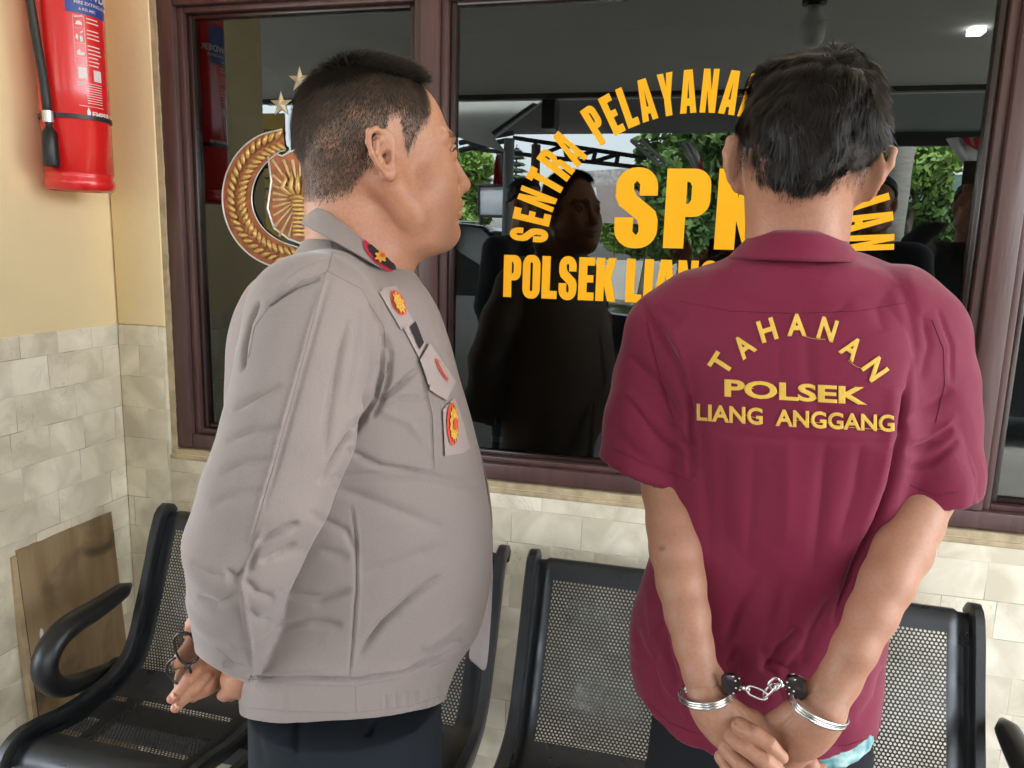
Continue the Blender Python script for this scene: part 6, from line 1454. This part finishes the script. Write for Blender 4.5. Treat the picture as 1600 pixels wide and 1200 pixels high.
def tree(label, px, py, b, rx, rz, n, m, size=.10, seed=1, name='tree', cat='tree', zb=-.15, rt=.09, group='trees across the yard'):
    c = OUT(px, py, b); t = thing(name, label, cat, (c[0], c[1], zb), group)
    mb = MB(); top = c[2] + rz * .3; pts = [Vector((c[0] + .06 * math.sin(k * 1.7 + seed), c[1], zb + (top - zb) * k / 5)) for k in range(6)]
    mb.tube(pts, [rt * (1 - .12 * k) for k in range(6)], 8)
    for k in range(5):
        a = k * 2.1 + seed; s0 = pts[3]; mb.tube([s0, s0 + Vector((rx * .3 * math.cos(a), rx * .3 * math.sin(a), rz * .3)), s0 + Vector((rx * .6 * math.cos(a), rx * .6 * math.sin(a), rz * .7))], [rt * .5, rt * .35, rt * .12], 6)
    world_child(mb.build('trunk', BARK, smooth=True), t); leafy('crown', c, (rx, rx * .8, rz), n, m, t, size, seed)
tree('broad mid green tree reflected just above the large letters', 1075, 300, 13, 1.5, 1.35, 7000, LEAFA, .13, 2)
tree('light green tree reflected left of the seen from behind man', 1010, 345, 16, 1.2, 1.0, 4500, LEAFB, .13, 3)
tree('bushy green tree reflected at the left edge of the middle pane', 728, 300, 14, .55, .95, 3500, LEAFB, .12, 4)
tree('dark green tree reflected behind the palm trunk', 1395, 320, 15, 1.2, 1.5, 5000, LEAFA, .13, 5)
tree('low light green bush reflected above the raised phone', 1436, 262, 14, .75, .35, 2600, LEAFB, .11, 6, name='bush', cat='bush')
tree('green tree reflected low beside the right window post', 1500, 350, 16, .9, .9, 3000, LEAFA, .13, 7)
tree('round tree reflected far behind the large letters', 1160, 350, 18, 1.6, 1.2, 4500, LEAFA, .14, 8)
tree('green tree reflected in the right hand window pane', 1592, 330, 14, .8, 1.4, 4000, LEAFA, .13, 9)
for i, (px, b, h, lab) in enumerate(((755, 26, 1.0, 'thin conifer reflected left of the red and white flag'), (806, 26, .8, 'thin conifer reflected right of the grey post'), (724, 30, .7, 'small distant conifer reflected at the edge of the middle pane'))):
    c = OUT(px, 262, b); t = thing('conifer', lab, 'conifer', (c[0], c[1], -.15), 'conifers beyond the yard')
    mb = MB(); mb.tube([(c[0], c[1], -.15), (c[0], c[1], c[2] + h)], [.10, .02], 6); world_child(mb.build('trunk', BARK), t)
    g = np.random.default_rng(i); n = 1500; tt_ = g.uniform(0, 1, n); rr = (.75 - .68 * tt_) * g.uniform(.2, 1, n); aa_ = g.uniform(0, 6.28, n); P_ = np.stack([c[0] + rr * np.cos(aa_), c[1] + rr * np.sin(aa_), c[2] - 1.6 * h + 2.6 * h * (np.floor(tt_ * 9) + .3 * g.random(n)) / 9], 1)
    a = unit(np.stack([np.cos(aa_), np.sin(aa_), -.4 + 0 * aa_], 1)); b_ = unit(np.cross(a, [0, 0, 1.])); s = .16
    world_child(from_arrays('crown', np.stack([P_ - a * s, P_ + b_ * s * .4, P_ + a * s, P_ - b_ * s * .4], 1).reshape(-1, 3), np.arange(n * 4).reshape(-1, 4), LEAFC, smooth=False), t)
# palm
c = OUT(1398, 300, 8.5); pt = thing('palm_tree', 'pale grey palm trunk with drooping fronds reflected right of the seen from behind man', 'palm tree', (c[0], c[1], -.15))
mb = MB(); mb.tube([(c[0] + .02 * z, c[1], z) for z in np.linspace(-.15, 4.2, 16)], [.13 - .012 * math.sin(k * 2.2) * (k % 2) for k in range(16)], 14); world_child(mb.build('trunk', mat('pale_palm_bark', (.34, .33, .30), .85, var=.3, scale=5, bump=.6, bscale=8, stretch=(1, 1, 6)), smooth=True), pt)
mb = MB()
for k in range(11):
    a = k * 2 * math.pi / 11; prev = None
    for j in range(26):
        t = j / 25; p = Vector((c[0] + .08 + math.cos(a) * 2.1 * t, c[1] + math.sin(a) * 2.1 * t, 4.2 + 1.0 * t - 2.4 * t * t))
        for s in (-1, 1):
            q = p + Vector((-math.sin(a) * .35 * s, math.cos(a) * .35 * s, -.38)) * (1.1 - t * .7); w_ = Vector((math.cos(a), math.sin(a), 0)) * .018
            mb.bm.faces.new([mb.bm.verts.new(v) for v in (p - w_, p + w_, q)])
world_child(mb.build('crown', LEAFC), pt)
# carport roof with trusses beyond the porch
cp = thing('carport', 'dark corrugated carport roof on steel trusses, reflected above the arched lettering', 'carport', (0, -7.5, 0))
DARKROOF = mat('dark_roof_sheet', (.045, .045, .048), .6, var=.2, scale=3)
mb = MB(); mb.box(-3.0, 1.0, -8.4, -5.2, 2.86, 2.90); world_child(mb.build('roof', DARKROOF), cp)
mb = MB(); mb.box(1.0, 3.4, -7.6, -5.2, 2.74, 2.78); world_child(mb.build('translucent_roof', mat('pale_translucent_sheet', (.22, .25, .23), .7)), cp)
mb = MB(); mb.box(-3.0, 6.0, -8.47, -8.41, 2.72, 2.90) if False else mb.box(1.0, 3.4, -7.68, -7.61, 2.60, 2.80); world_child(mb.build('edge_beam', DARKROOF), cp)
def beam(mbx, a, b_, r): mbx.tube([a, b_], r, 6)
mb = MB()
for (b, lines) in ((8.0, [((740, 232), (1010, 262)), ((800, 214), (1010, 246)), ((835, 219), (835, 244)), ((880, 226), (885, 248)), ((930, 234), (925, 252)), ((965, 240), (962, 256)), ((835, 244), (880, 226)), ((885, 248), (930, 234)), ((925, 252), (965, 240))]), (6.4, [((715, 222), (800, 206)), ((715, 234), (790, 218)), ((730, 220), (745, 230)), ((760, 215), (745, 230))])):
    mb = MB()
    for a, b_ in lines: beam(mb, OUT(*a, b), OUT(*b_, b), .028 if b == 8.0 else .03)
    world_child(mb.build('truss', bpy.data.materials.get('dark_steel_truss') or mat('dark_steel_truss', (.05, .05, .055), .5)), cp)
mb = MB()
for a, b_ in (((985, 218), (1030, 258)), ((1000, 216), (1038, 252))): mb.tube([OUT(*a, 6.6), OUT(*b_, 6.6)], .02, 6)
for k in range(7):
    t = k / 6; mb.tube([OUT(985 + 45 * t, 218 + 40 * t, 6.6), OUT(1000 + 38 * min(1, t + .12), 216 + 36 * min(1, t + .12), 6.6)], .010, 5)
world_child(mb.build('lattice_girder', mat('pale_steel_girder', (.35, .36, .36), .5)), cp)
# pale gable board, posts, loudspeaker
def slab(name, label, cat, poly, b, th, m, group=None):
    pts = [OUT(x, y, b) for x, y in poly]; mb = MB()
    A_ = [mb.bm.verts.new((p[0], -b, p[2])) for p in pts]; B_ = [mb.bm.verts.new((p[0], -b - th, p[2])) for p in pts]; n = len(pts)
    mb.bm.faces.new(A_); mb.bm.faces.new(B_[::-1])
    for i in range(n): mb.bm.faces.new((A_[(i + 1) % n], A_[i], B_[i], B_[(i + 1) % n]))
    o = mb.build(name, m); return tag(o, label, cat, group) if label else o
WHITEP = mat('white_board_paint', (.62, .64, .63), .6, var=.08, scale=2)
slab('gable_board', 'pale grey sloping gable board reflected in the upper left of the middle pane', 'board', [(640, 148), (848, 148), (843, 156), (768, 214), (786, 236), (640, 190)], 4.85, .06, WHITEP)
slab('beam', 'slim dark beam crossing the pale gable board', 'beam', [(764, 205), (830, 158), (836, 160), (768, 209)], 4.80, .03, DARKROOF)
def post(label, px, y0, b, r, m, zb=-.15):
    c = OUT(px, y0, b); mb = MB(); mb.tube([(c[0], c[1], zb), (c[0], c[1], zb + .02), (c[0], c[1], c[2])], [r * 1.6, r, r], 14); return tag(mb.build('post', m, angle=40), label, 'post', 'posts of the porch and carport')
post('round grey steel post reflected left of the arched lettering', 793, 215, 4.9, .045, mat('grey_steel_post', (.22, .24, .25), .45))
post('brown carport post reflected beside the first letters of the arch', 836, 225, 7.6, .055, mat('brown_post', (.10, .07, .06), .6))
mb = MB(); c = OUT(857, 175, 4.7); mb.box(c[0] - .055, c[0] + .055, -4.82, -4.62, c[2] - .13, c[2] + .11, bev=.01)
sp_ = thing('loudspeaker', 'black loudspeaker box hanging under the porch edge, reflected at the end of the gable board', 'loudspeaker', tuple(c)); world_child(mb.build('cabinet', BLACKMETAL), sp_)
mb = MB(); mb.box(c[0] - .02, c[0] + .02, -4.60, -4.58, c[2] + .11, 2.56); world_child(mb.build('bracket', BLACKMETAL), sp_)
# notice boards, flags, buildings
ws = slab('screen_board', None, None, [(747, 290), (788, 289), (788, 337), (747, 336)], 9.0, .04, mat('pale_blue_board', (.52, .56, .62), .6)); tag(ws, 'pale blue blank notice board in a black frame reflected behind the grey post', 'notice board')
fr = MB(); pts = [OUT(x, y, 8.98) for x, y in ((746, 289), (789, 288), (789, 338), (746, 337))]
for i in range(4): fr.tube([pts[i], pts[(i + 1) % 4]], .022, 6)
fo = fr.build('frame', BLACKMETAL); fo.parent = ws
for lx in (750, 785):
    p = OUT(lx, 337, 8.97); mb = MB(); mb.tube([(p[0], p[1], -.15), tuple(p)], .02, 6); mb.build('board_leg', BLACKMETAL).parent = ws
slab('banner_board', 'pinkish grey wide board reflected between the officer silhouette and the letter S', 'notice board', [(930, 289), (972, 286), (1000, 300), (998, 350), (935, 348)], 10, .05, mat('pink_grey_board', (.34, .29, .29), .7, var=.2, scale=3))
slab('tiled_roof_house', 'speckled pale tiled roof reflected above the pinkish board', 'roof', [(905, 268), (985, 262), (1010, 285), (925, 290)], 20, .3, mat('mottled_roof_tiles', (.42, .42, .43), .8, col2=(.2, .19, .18), scale=9))
hb = thing('white_building', 'long white building with shutters reflected behind the raised phone', 'building', tuple(OUT(1470, 300, 24)[:2]) + (-.15,))
p0, p1 = OUT(1300, 232, 24), OUT(1640, 400, 24); mb = MB(); mb.box(p0[0], p1[0], -25, -24, -.15, p0[2]); world_child(mb.build('wall', mat('white_render', (.72, .74, .72), .8)), hb)
mb = MB()
for k in range(5): mb.box(p0[0], p1[0], -24.05, -24.0, p0[2] - .12 - k * .18, p0[2] - .09 - k * .18)
world_child(mb.build('eaves_line', mat('grey_line', (.35, .36, .36), .7)), hb)
a, b_ = OUT(1400, 272, 23.8), OUT(1640, 312, 23.8); mb = MB(); mb.box(a[0], b_[0], -23.98, -23.8, b_[2], a[2]); world_child(mb.build('shutter', mat('blue_green_shutter', (.10, .17, .16), .7, var=.2, scale=6)), hb)
def drape(label, pl, pr, b, m, folds_=5, seed=0, group='flags and bunting'):
    V, F_ = [], []; n = len(pl); K_ = 13
    for i in range(n):
        A_, B_ = OUT(*pl[i], b), OUT(*pr[i], b)
        for k in range(K_):
            t = k / (K_ - 1); p = A_ + (B_ - A_) * t; V.append(p + np.array([0, .05 * math.sin(t * folds_ * 3 + i * .4 + seed), 0]))
    for i in range(n - 1):
        for k in range(K_ - 1): F_.append((i * K_ + k, (i + 1) * K_ + k, (i + 1) * K_ + k + 1, i * K_ + k + 1))
    o = from_arrays('flag', V, F_, m); md = o.modifiers.new('s', 'SOLIDIFY'); md.thickness = .004; return tag(o, label, 'flag', group)
def twocolour(name, expr):
    m, nt, b = node_mat(name); tc = N(nt, 'ShaderNodeTexCoord'); mp = N(nt, 'ShaderNodeMapping'); mp.inputs['Rotation'].default_value = (0, expr, 0); g = N(nt, 'ShaderNodeSeparateXYZ'); mx = N(nt, 'ShaderNodeMix', data_type='RGBA'); mx.inputs[6].default_value = (.62, .015, .03, 1); mx.inputs[7].default_value = (.82, .80, .80, 1)
    gt = N(nt, 'ShaderNodeMath', operation='GREATER_THAN'); nt.links.new(tc.outputs['Generated'], g.inputs[0]); return m, nt, b, g, gt, mx
def flagmat(name, axis, thr, flip=False):
    m, nt, b, g, gt, mx = twocolour(name, 0); gt.inputs[1].default_value = thr; nt.links.new(g.outputs[axis], gt.inputs[0]); nt.links.new(gt.outputs[0], mx.inputs[0]); nt.links.new(mx.outputs[2], b.inputs['Base Color']); b.inputs['Roughness'].default_value = .8
    if flip: mx.inputs[6].default_value, mx.inputs[7].default_value = tuple(mx.inputs[7].default_value), tuple(mx.inputs[6].default_value)
    return m
REDF = mat('red_flag_cloth', (.62, .012, .03), .8); WHF = mat('white_flag_cloth', (.80, .79, .79), .8)
drape('white half of the hanging flag reflected left of the grey post', [(774, 240), (778, 260), (785, 288)], [(786, 240), (786, 260), (786, 288)], 7.5, WHF)
drape('red half of the hanging flag reflected left of the grey post', [(774, 244), (772, 262), (770, 288)], [(775, 244), (777, 262), (784, 288)], 7.45, REDF, seed=1)
drape('crumpled white flag with red edge reflected above the large letters', [(1058, 221), (1070, 240), (1082, 262)], [(1082, 221), (1092, 240), (1100, 266)], 7.0, flagmat('white_flag_red_edge', 0, .82, True), seed=2)
drape('white flag strip reflected beside the right ear of the man seen from behind', [(1368, 214), (1366, 260), (1362, 340)], [(1386, 214), (1384, 260), (1376, 340)], 7.0, WHF, seed=3)
drape('red bow on top of the white flag strip', [(1372, 208), (1374, 216)], [(1388, 214), (1384, 224)], 6.9, REDF, seed=4)
drape('white bunting fan hanging by the right window post', [(1484, 214), (1495, 234), (1516, 262)], [(1548, 214), (1548, 240), (1545, 262)], 6.2, WHF, seed=5)
drape('red heart of the white bunting fan by the right window post', [(1508, 214), (1514, 224), (1528, 232)], [(1546, 214), (1546, 226), (1546, 236)], 6.15, REDF, seed=6)
# low wall and pale strip of yard beyond the cars
lw_ = MB(); lw_.box(-14, 16, -20.2, -20, -.15, 1.15); tag(lw_.build('yard_wall', mat('pale_yard_wall', (.45, .45, .42), .8, var=.2, scale=1)), 'low pale wall along the far side of the yard', 'wall')
# ---- parked cars
def car(label, x, y, m, L_=4.3, H=1.72, rotz=0., group='cars parked in the yard'):
    t = thing('parked_car', label, 'car', (x, y, -.15), group, rotz); h = H
    prof = [(-.50, .35), (-.50, .62), (-.485, .98), (-.465, 1.05), (-.43, 1.50), (-.40, h - .08), (-.34, h), (-.02, h), (.06, h - .05), (.20, 1.12), (.24, 1.06), (.42, .98), (.475, .88), (.495, .72), (.50, .45), (.48, .30), (-.47, .30)]
    ins = lambda z: .88 - .16 * max(0, (z - 1.02)) / .7
    mb = MB(); rows_ = []
    P3 = [(a * L_, c) for a, c in prof]; mid = (0, .8)
    for s, k in ((-1, 0), (-1, 1), (1, 1), (1, 0)):
        rows_.append([mb.bm.verts.new((p[0] * (1 if k else .985), s * ins(p[1]) * (1 if not k else .90), p[1] if k else min(p[1], 9) * 1. - (.02 if p[1] > 1 else 0))) for p in P3])
    n = len(P3)
    for i in range(n):
        j = (i + 1) % n
        for r_ in ((rows_[0], rows_[1]), (rows_[1], rows_[2]), (rows_[2], rows_[3])): mb.bm.faces.new((r_[0][i], r_[0][j], r_[1][j], r_[1][i]))
    mb.bm.faces.new(rows_[0][::-1]); mb.bm.faces.new(rows_[3])
    body = mb.build('body', m, t, angle=35)
    GLS = bpy.data.materials.get('car_glass') or mat('car_glass', (.02, .025, .03), .03, spec=.9)
    for s in (-1, 1):
        for poly in ([(-.39, 1.12), (-.37, 1.52), (-.25, 1.58), (-.25, 1.12)], [(-.235, 1.12), (-.235, 1.58), (-.06, 1.60), (-.06, 1.12)], [(-.045, 1.12), (-.045, 1.60), (.0, 1.58), (.155, 1.14)]):
            mb = MB(); A_ = [mb.bm.verts.new((a * L_, s * (ins(c) + .004), c)) for a, c in poly]; mb.bm.faces.new(A_); mb.build('window', GLS, t)
    mb = MB(); mb.bm.faces.new([mb.bm.verts.new(v) for v in ((.068 * L_, -.66, h - .09), (.068 * L_, .66, h - .09), (.195 * L_, .74, 1.17), (.195 * L_, -.74, 1.17))])
    for v in mb.bm.verts: v.co += Vector((.012, 0, .008))
    mb.build('windscreen', GLS, t)
    for fx in (-.31, .31):
        for s in (-1, 1):
            mb = MB(); Mw = Matrix.Translation((fx * L_, s * .80, .34)) @ Matrix.Rotation(math.pi / 2, 4, 'X'); mb.lathe([(.20, -.11), (.32, -.11), (.34, -.09), (.34, .09), (.32, .11), (.20, .11)], 28, Mw); wv = mb.build('wheel', HB, t, angle=40)
            mb = MB(); mb.lathe([(.03, -.118), (.20, -.105), (.20, .105), (.03, .118)], 20, Mw); mb.build('rim', mat('alloy', (.4, .4, .42), .3, metal=.8), wv)
    for s in (-1, 1):
        mb = MB(); mb.box(.13 * L_, .17 * L_, s * .93 - .09, s * .93 + .09, 1.10, 1.22, bev=.03); mb.build('wing_mirror', m, t)
        mb = MB(); mb.box(.475 * L_, .497 * L_, s * .62 - .16, s * .62 + .16, .72, .84, bev=.02); mb.build('headlight', mat('headlight_lens', (.7, .72, .75), .1), t)
        mb = MB(); mb.tube([(-.33 * L_, s * .60, h + .03), (-.02 * L_, s * .60, h + .03)], .012, 6); mb.build('roof_rail', mat('rail_metal', (.6, .6, .6), .3, metal=.8), t)
    return t
CARB = mat('black_car_paint', (.008, .008, .010), .12, coat=1.)
car('black station car parked right in front of the porch, reflected low in the middle pane', -2.35, -5.9, CARB, 5.3, 1.80)
car('black car parked beside the first, reflected behind the men', 2.75, -6.3, CARB, 4.2, 1.62, rotz=math.pi)
# posters on stands at the left end of the porch, met in the left pane
def OUTB(px, py): return OUT(px, py, 3.2)
a, b_ = OUTB(378, 175), OUTB(441, 400)
pw = thing('poster_stand', 'yellow text poster on a stand, reflected backwards beside the gold emblem', 'poster', (float(a[0]), -3.2, 0))
mb = MB(); mb.box(a[0], b_[0], -3.22, -3.205, b_[2], a[2]); world_child(mb.build('sheet', mat('ochre_poster', (.62, .42, .08), .6)), pw)
def stand_text(txt, x, z, h, xs=1.):
    bm = text_mesh(txt, h / .72, .0006, xs)
    for v in bm.verts: v.co = Vector((x - v.co.x, -3.2035, z + v.co.y))
    mb = MB(); mb.bm.free(); mb.bm = bm; return world_child(mb.build('print', bpy.data.materials.get('black_print') or mat('black_print', (.01, .01, .01), .6)), pw)
stand_text('CATUR', b_[0] - .02, OUTB(400, 212)[2], .05, .9)
for k in range(4):
    z = OUTB(400, 262 + 17 * k)[2]; stand_text('%d. P' % (k + 1), b_[0] - .03, z, .024)
    mb = MB(); mb.box(b_[0] - .26, b_[0] - .11, -3.204, -3.2035, z + .004, z + .016); world_child(mb.build('print', bpy.data.materials['black_print']), pw)
for x in (a[0] + .03, b_[0] - .03):
    mb = MB(); mb.tube([(x, -3.235, 0), (x, -3.235, b_[2] + .05)], .012, 8); world_child(mb.build('leg', BLACKMETAL), pw)
a, b_ = OUT(446, 188, 3.5), OUT(476, 420, 3.5)
pb = thing('poster_stand', 'teal blue poster on a stand, reflected between the gold emblem and the stocky man', 'poster', (float(a[0]), -3.5, 0))
mb = MB(); mb.box(a[0], b_[0], -3.52, -3.505, b_[2], a[2]); world_child(mb.build('sheet', mat('teal_blue_poster', (.05, .20, .30), .5, col2=(.3, .45, .5), scale=4)), pb)
mb = MB(); mb.tube([((a[0] + b_[0]) / 2, -3.53, 0), ((a[0] + b_[0]) / 2, -3.53, b_[2] + .05)], .014, 8); world_child(mb.build('leg', BLACKMETAL), pb)

# ================================================================ people standing on the camera side, seen only as silhouettes in the glass
def bystander(label, x, y, yaw, h, hands, shirt_col, seed, name='person', hair_long=False):
    """yaw: heading, 0 faces the window; hands: list of (elbow, wrist) in local metres (right, forward, up) or None"""
    f = np.array([math.sin(yaw), math.cos(yaw), 0]); r = np.array([math.cos(yaw), -math.sin(yaw), 0]); k = h / 1.72; o = np.array([x, y, 0.])
    W = lambda a, b_, c: o + r * a * k + f * b_ * k + UP * c * k
    t = thing(name, label, 'person', (x, y, 0))
    Oh = W(0, .0, 1.60); F1 = Field(Oh - [.17, .17, .25], Oh + [.17, .17, .17], .005); build_head(F1, Oh, f, -r, UP)
    for s in (-1, 1): F1.ell(Oh + r * s * .078 + UP * -.005, (.012, .02, .032), None, .006)
    F1.cone(W(0, -.015, 1.56), W(0, -.02, 1.42), .055, .06, .03)
    F2 = Field(o + [-.7, -.75, 0], o + [.7, .75, 1.5 * k], .012)
    F2.chain([W(0, -.02, 1.42), W(0, -.02, 1.2), W(0, 0, .95)], [.06, .10, .11], .04)
    arms = []
    for s, hd in zip((-1, 1), hands):
        el, wr = hd if hd else ((s * .25, -.02, 1.10), (s * .24, .06, .86)); arms.append((s, el, wr))
        F2.chain([W(s * .17, -.02, 1.38), W(*el), W(*wr)], [.045, .038, .026], .02)
        F2.chain([W(s * .09, 0, .9), W(s * .10, .01, .48), W(s * .11, -.02, .06)], [.08, .055, .04], .03)
    parts_ = [F1.mesh(), F2.mesh()]
    for s, el, wr in arms:
        wv = W(*wr); dv = unit(W(*wr) - W(*el)); F3 = Field(wv - .13, wv + .13, .004); side = unit(np.cross(dv, f + .01)); nn2 = np.cross(side, dv)
        F3.cone(wv - dv * .02, wv + dv * .02, .026, .026, .01); F3.ell(wv + dv * .055, (.045, .036, .016), np.stack([dv, side, nn2]), .01)
        for q in range(4):
            b0 = wv + dv * .085 + side * (.027 - q * .018); F3.chain([b0, b0 + dv * .03 + nn2 * .004, b0 + dv * .048 + nn2 * .022, b0 + dv * .042 + nn2 * .040], [.0092, .0085, .008, .0068], .003)
        F3.chain([wv + dv * .02 + side * .03, wv + dv * .05 + side * .05 + nn2 * .012, wv + dv * .078 + side * .048 + nn2 * .026], [.013, .011, .008], .006)
        parts_.append(F3.mesh())
    V, Qd = join_arrays(parts_); world_child(from_arrays('body', V, Qd, SKIN_O), t)
    F4 = Field(o + [-.75, -.8, .78 * k], o + [.75, .8, 1.52 * k], .010)
    F4.chain([W(0, -.02, 1.40), W(0, -.01, 1.26)], [.07, .115], .03); F4.chain([W(-.09, -.01, 1.25), W(-.08, .0, 1.0), W(-.09, .0, .88)], [.115, .11, .115], .03); F4.chain([W(.09, -.01, 1.25), W(.08, .0, 1.0), W(.09, .0, .88)], [.115, .11, .115], .03)
    for s, el, wr in arms: F4.chain([W(s * .10, -.02, 1.385), W(s * .175, -.02, 1.37), W(*el)], [.062, .068, .055], .02); F4.chain([W(*el), W(*(np.array(el) * .3 + np.array(wr) * .7))], [.053, .042], .01)
    V, Qd = F4.mesh(); V = relax(V, Qd, 2); V = V + vnormals(V, Qd) * (.006 * vnoise(V * 12 + seed))[:, None]; world_child(from_arrays('shirt', V, Qd, cloth_mat('dark_shirt_cloth', shirt_col)), t)
    F5 = Field(o + [-.35, -.35, 0], o + [.35, .35, 1.02 * k], .012); F5.chain([W(-.06, 0, .94), W(.06, 0, .94)], [.12, .12], .02)
    for s in (-1, 1): F5.chain([W(s * .08, 0, .9), W(s * .10, .01, .48), W(s * .11, -.01, .08)], [.105, .075, .062], .03)
    V, Qd = F5.mesh(); world_child(from_arrays('trousers', relax(V, Qd, 2), Qd, TROU), t)
    F6 = Field(Oh - [.17, .17, .15], Oh + [.17, .17, .19], .005); F6.ell(Oh + UP * .045 - f * .014, (.104, .084, .087), np.stack([f, r, UP]), .01); F6.ell(Oh - f * .045 + UP * .0, (.07, .078, .085), np.stack([f, r, UP]), .01)
    F6.apply(lambda P: -((P - Oh) @ UP - (.035 - .55 * np.minimum(.03, (P - Oh) @ -f) * 1.6)), Oh - .2, Oh + .2, .004, 'and')
    V, Qd = F6.mesh(); V = V + vnormals(V, Qd) * (.004 * vnoise(V * 60))[:, None]; world_child(from_arrays('hair', V, Qd, HAIRM), t)
    mb = MB()
    for s in (-1, 1): mb.tube([W(s * .11, b_, z) for b_, z in ((-.09, .04), (-.03, .05), (.05, .05), (.13, .035), (.18, .025))], [.028, .04, .043, .038, .018], 12, flat=(tuple(UP), .7))
    world_child(mb.build('shoes', BLACKMETAL, smooth=True), t); return t
HAIRM = mat('black_hair_mass', (.008, .007, .007), .5, bump=.6, bscale=160)
def phone(label, c, w_, h_, n_dir):
    t = thing('mobile_phone', label, 'phone', tuple(c), None, math.atan2(n_dir[1], n_dir[0]) - math.pi / 2)
    mb = MB(); mb.box(-w_ / 2, w_ / 2, -.0045, .0045, -h_ / 2, h_ / 2, bev=.004); mb.build('case', BLACKMETAL, t); mb = MB(); mb.box(-w_ / 2 + .004, w_ / 2 - .004, -.0055, -.0047, -h_ / 2 + .004, h_ / 2 - .004); mb.build('screen', mat('phone_screen', (.02, .02, .025), .1), t)
    mb = MB(); mb.box(-w_ / 2 + .006, -w_ / 2 + .034, .0047, .007, h_ / 2 - .034, h_ / 2 - .006, bev=.001); mb.build('lens_island', bpy.data.materials['near_black_sash'], t); return t
bystander('person behind the camera holding a phone out level with both hands', .33, -2.02, R(-12), 1.66, [((-.33, .16, 1.24), (-.375, .35, 1.44)), ((.10, .20, 1.22), (-.20, .385, 1.40))], (.03, .03, .035), 1)
phone('black phone held level by the person behind the camera', (.070, -1.625, 1.43), .158, .090, (0, 1))
bystander('person in dark clothes reflected behind the stocky officer silhouette', -.93, -2.25, R(60), 1.76, [None, None], (.02, .02, .025), 2)
bystander('tall person in dark clothes standing behind the camera to the right', .70, -2.15, R(-15), 1.78, [None, None], (.02, .022, .03), 3)
bystander('person lifting a phone before the face, reflected by the right window post', 1.22, -2.6, R(-10), 1.80, [((-.24, .20, 1.42), (-.06, .30, 1.62)), ((.26, .20, 1.44), (.10, .30, 1.70))], (.025, .025, .03), 4)
phone('black phone lifted in front of a face, reflected by the right window post', (1.14, -2.22, 1.80), .17, .10, (-.1, 1))
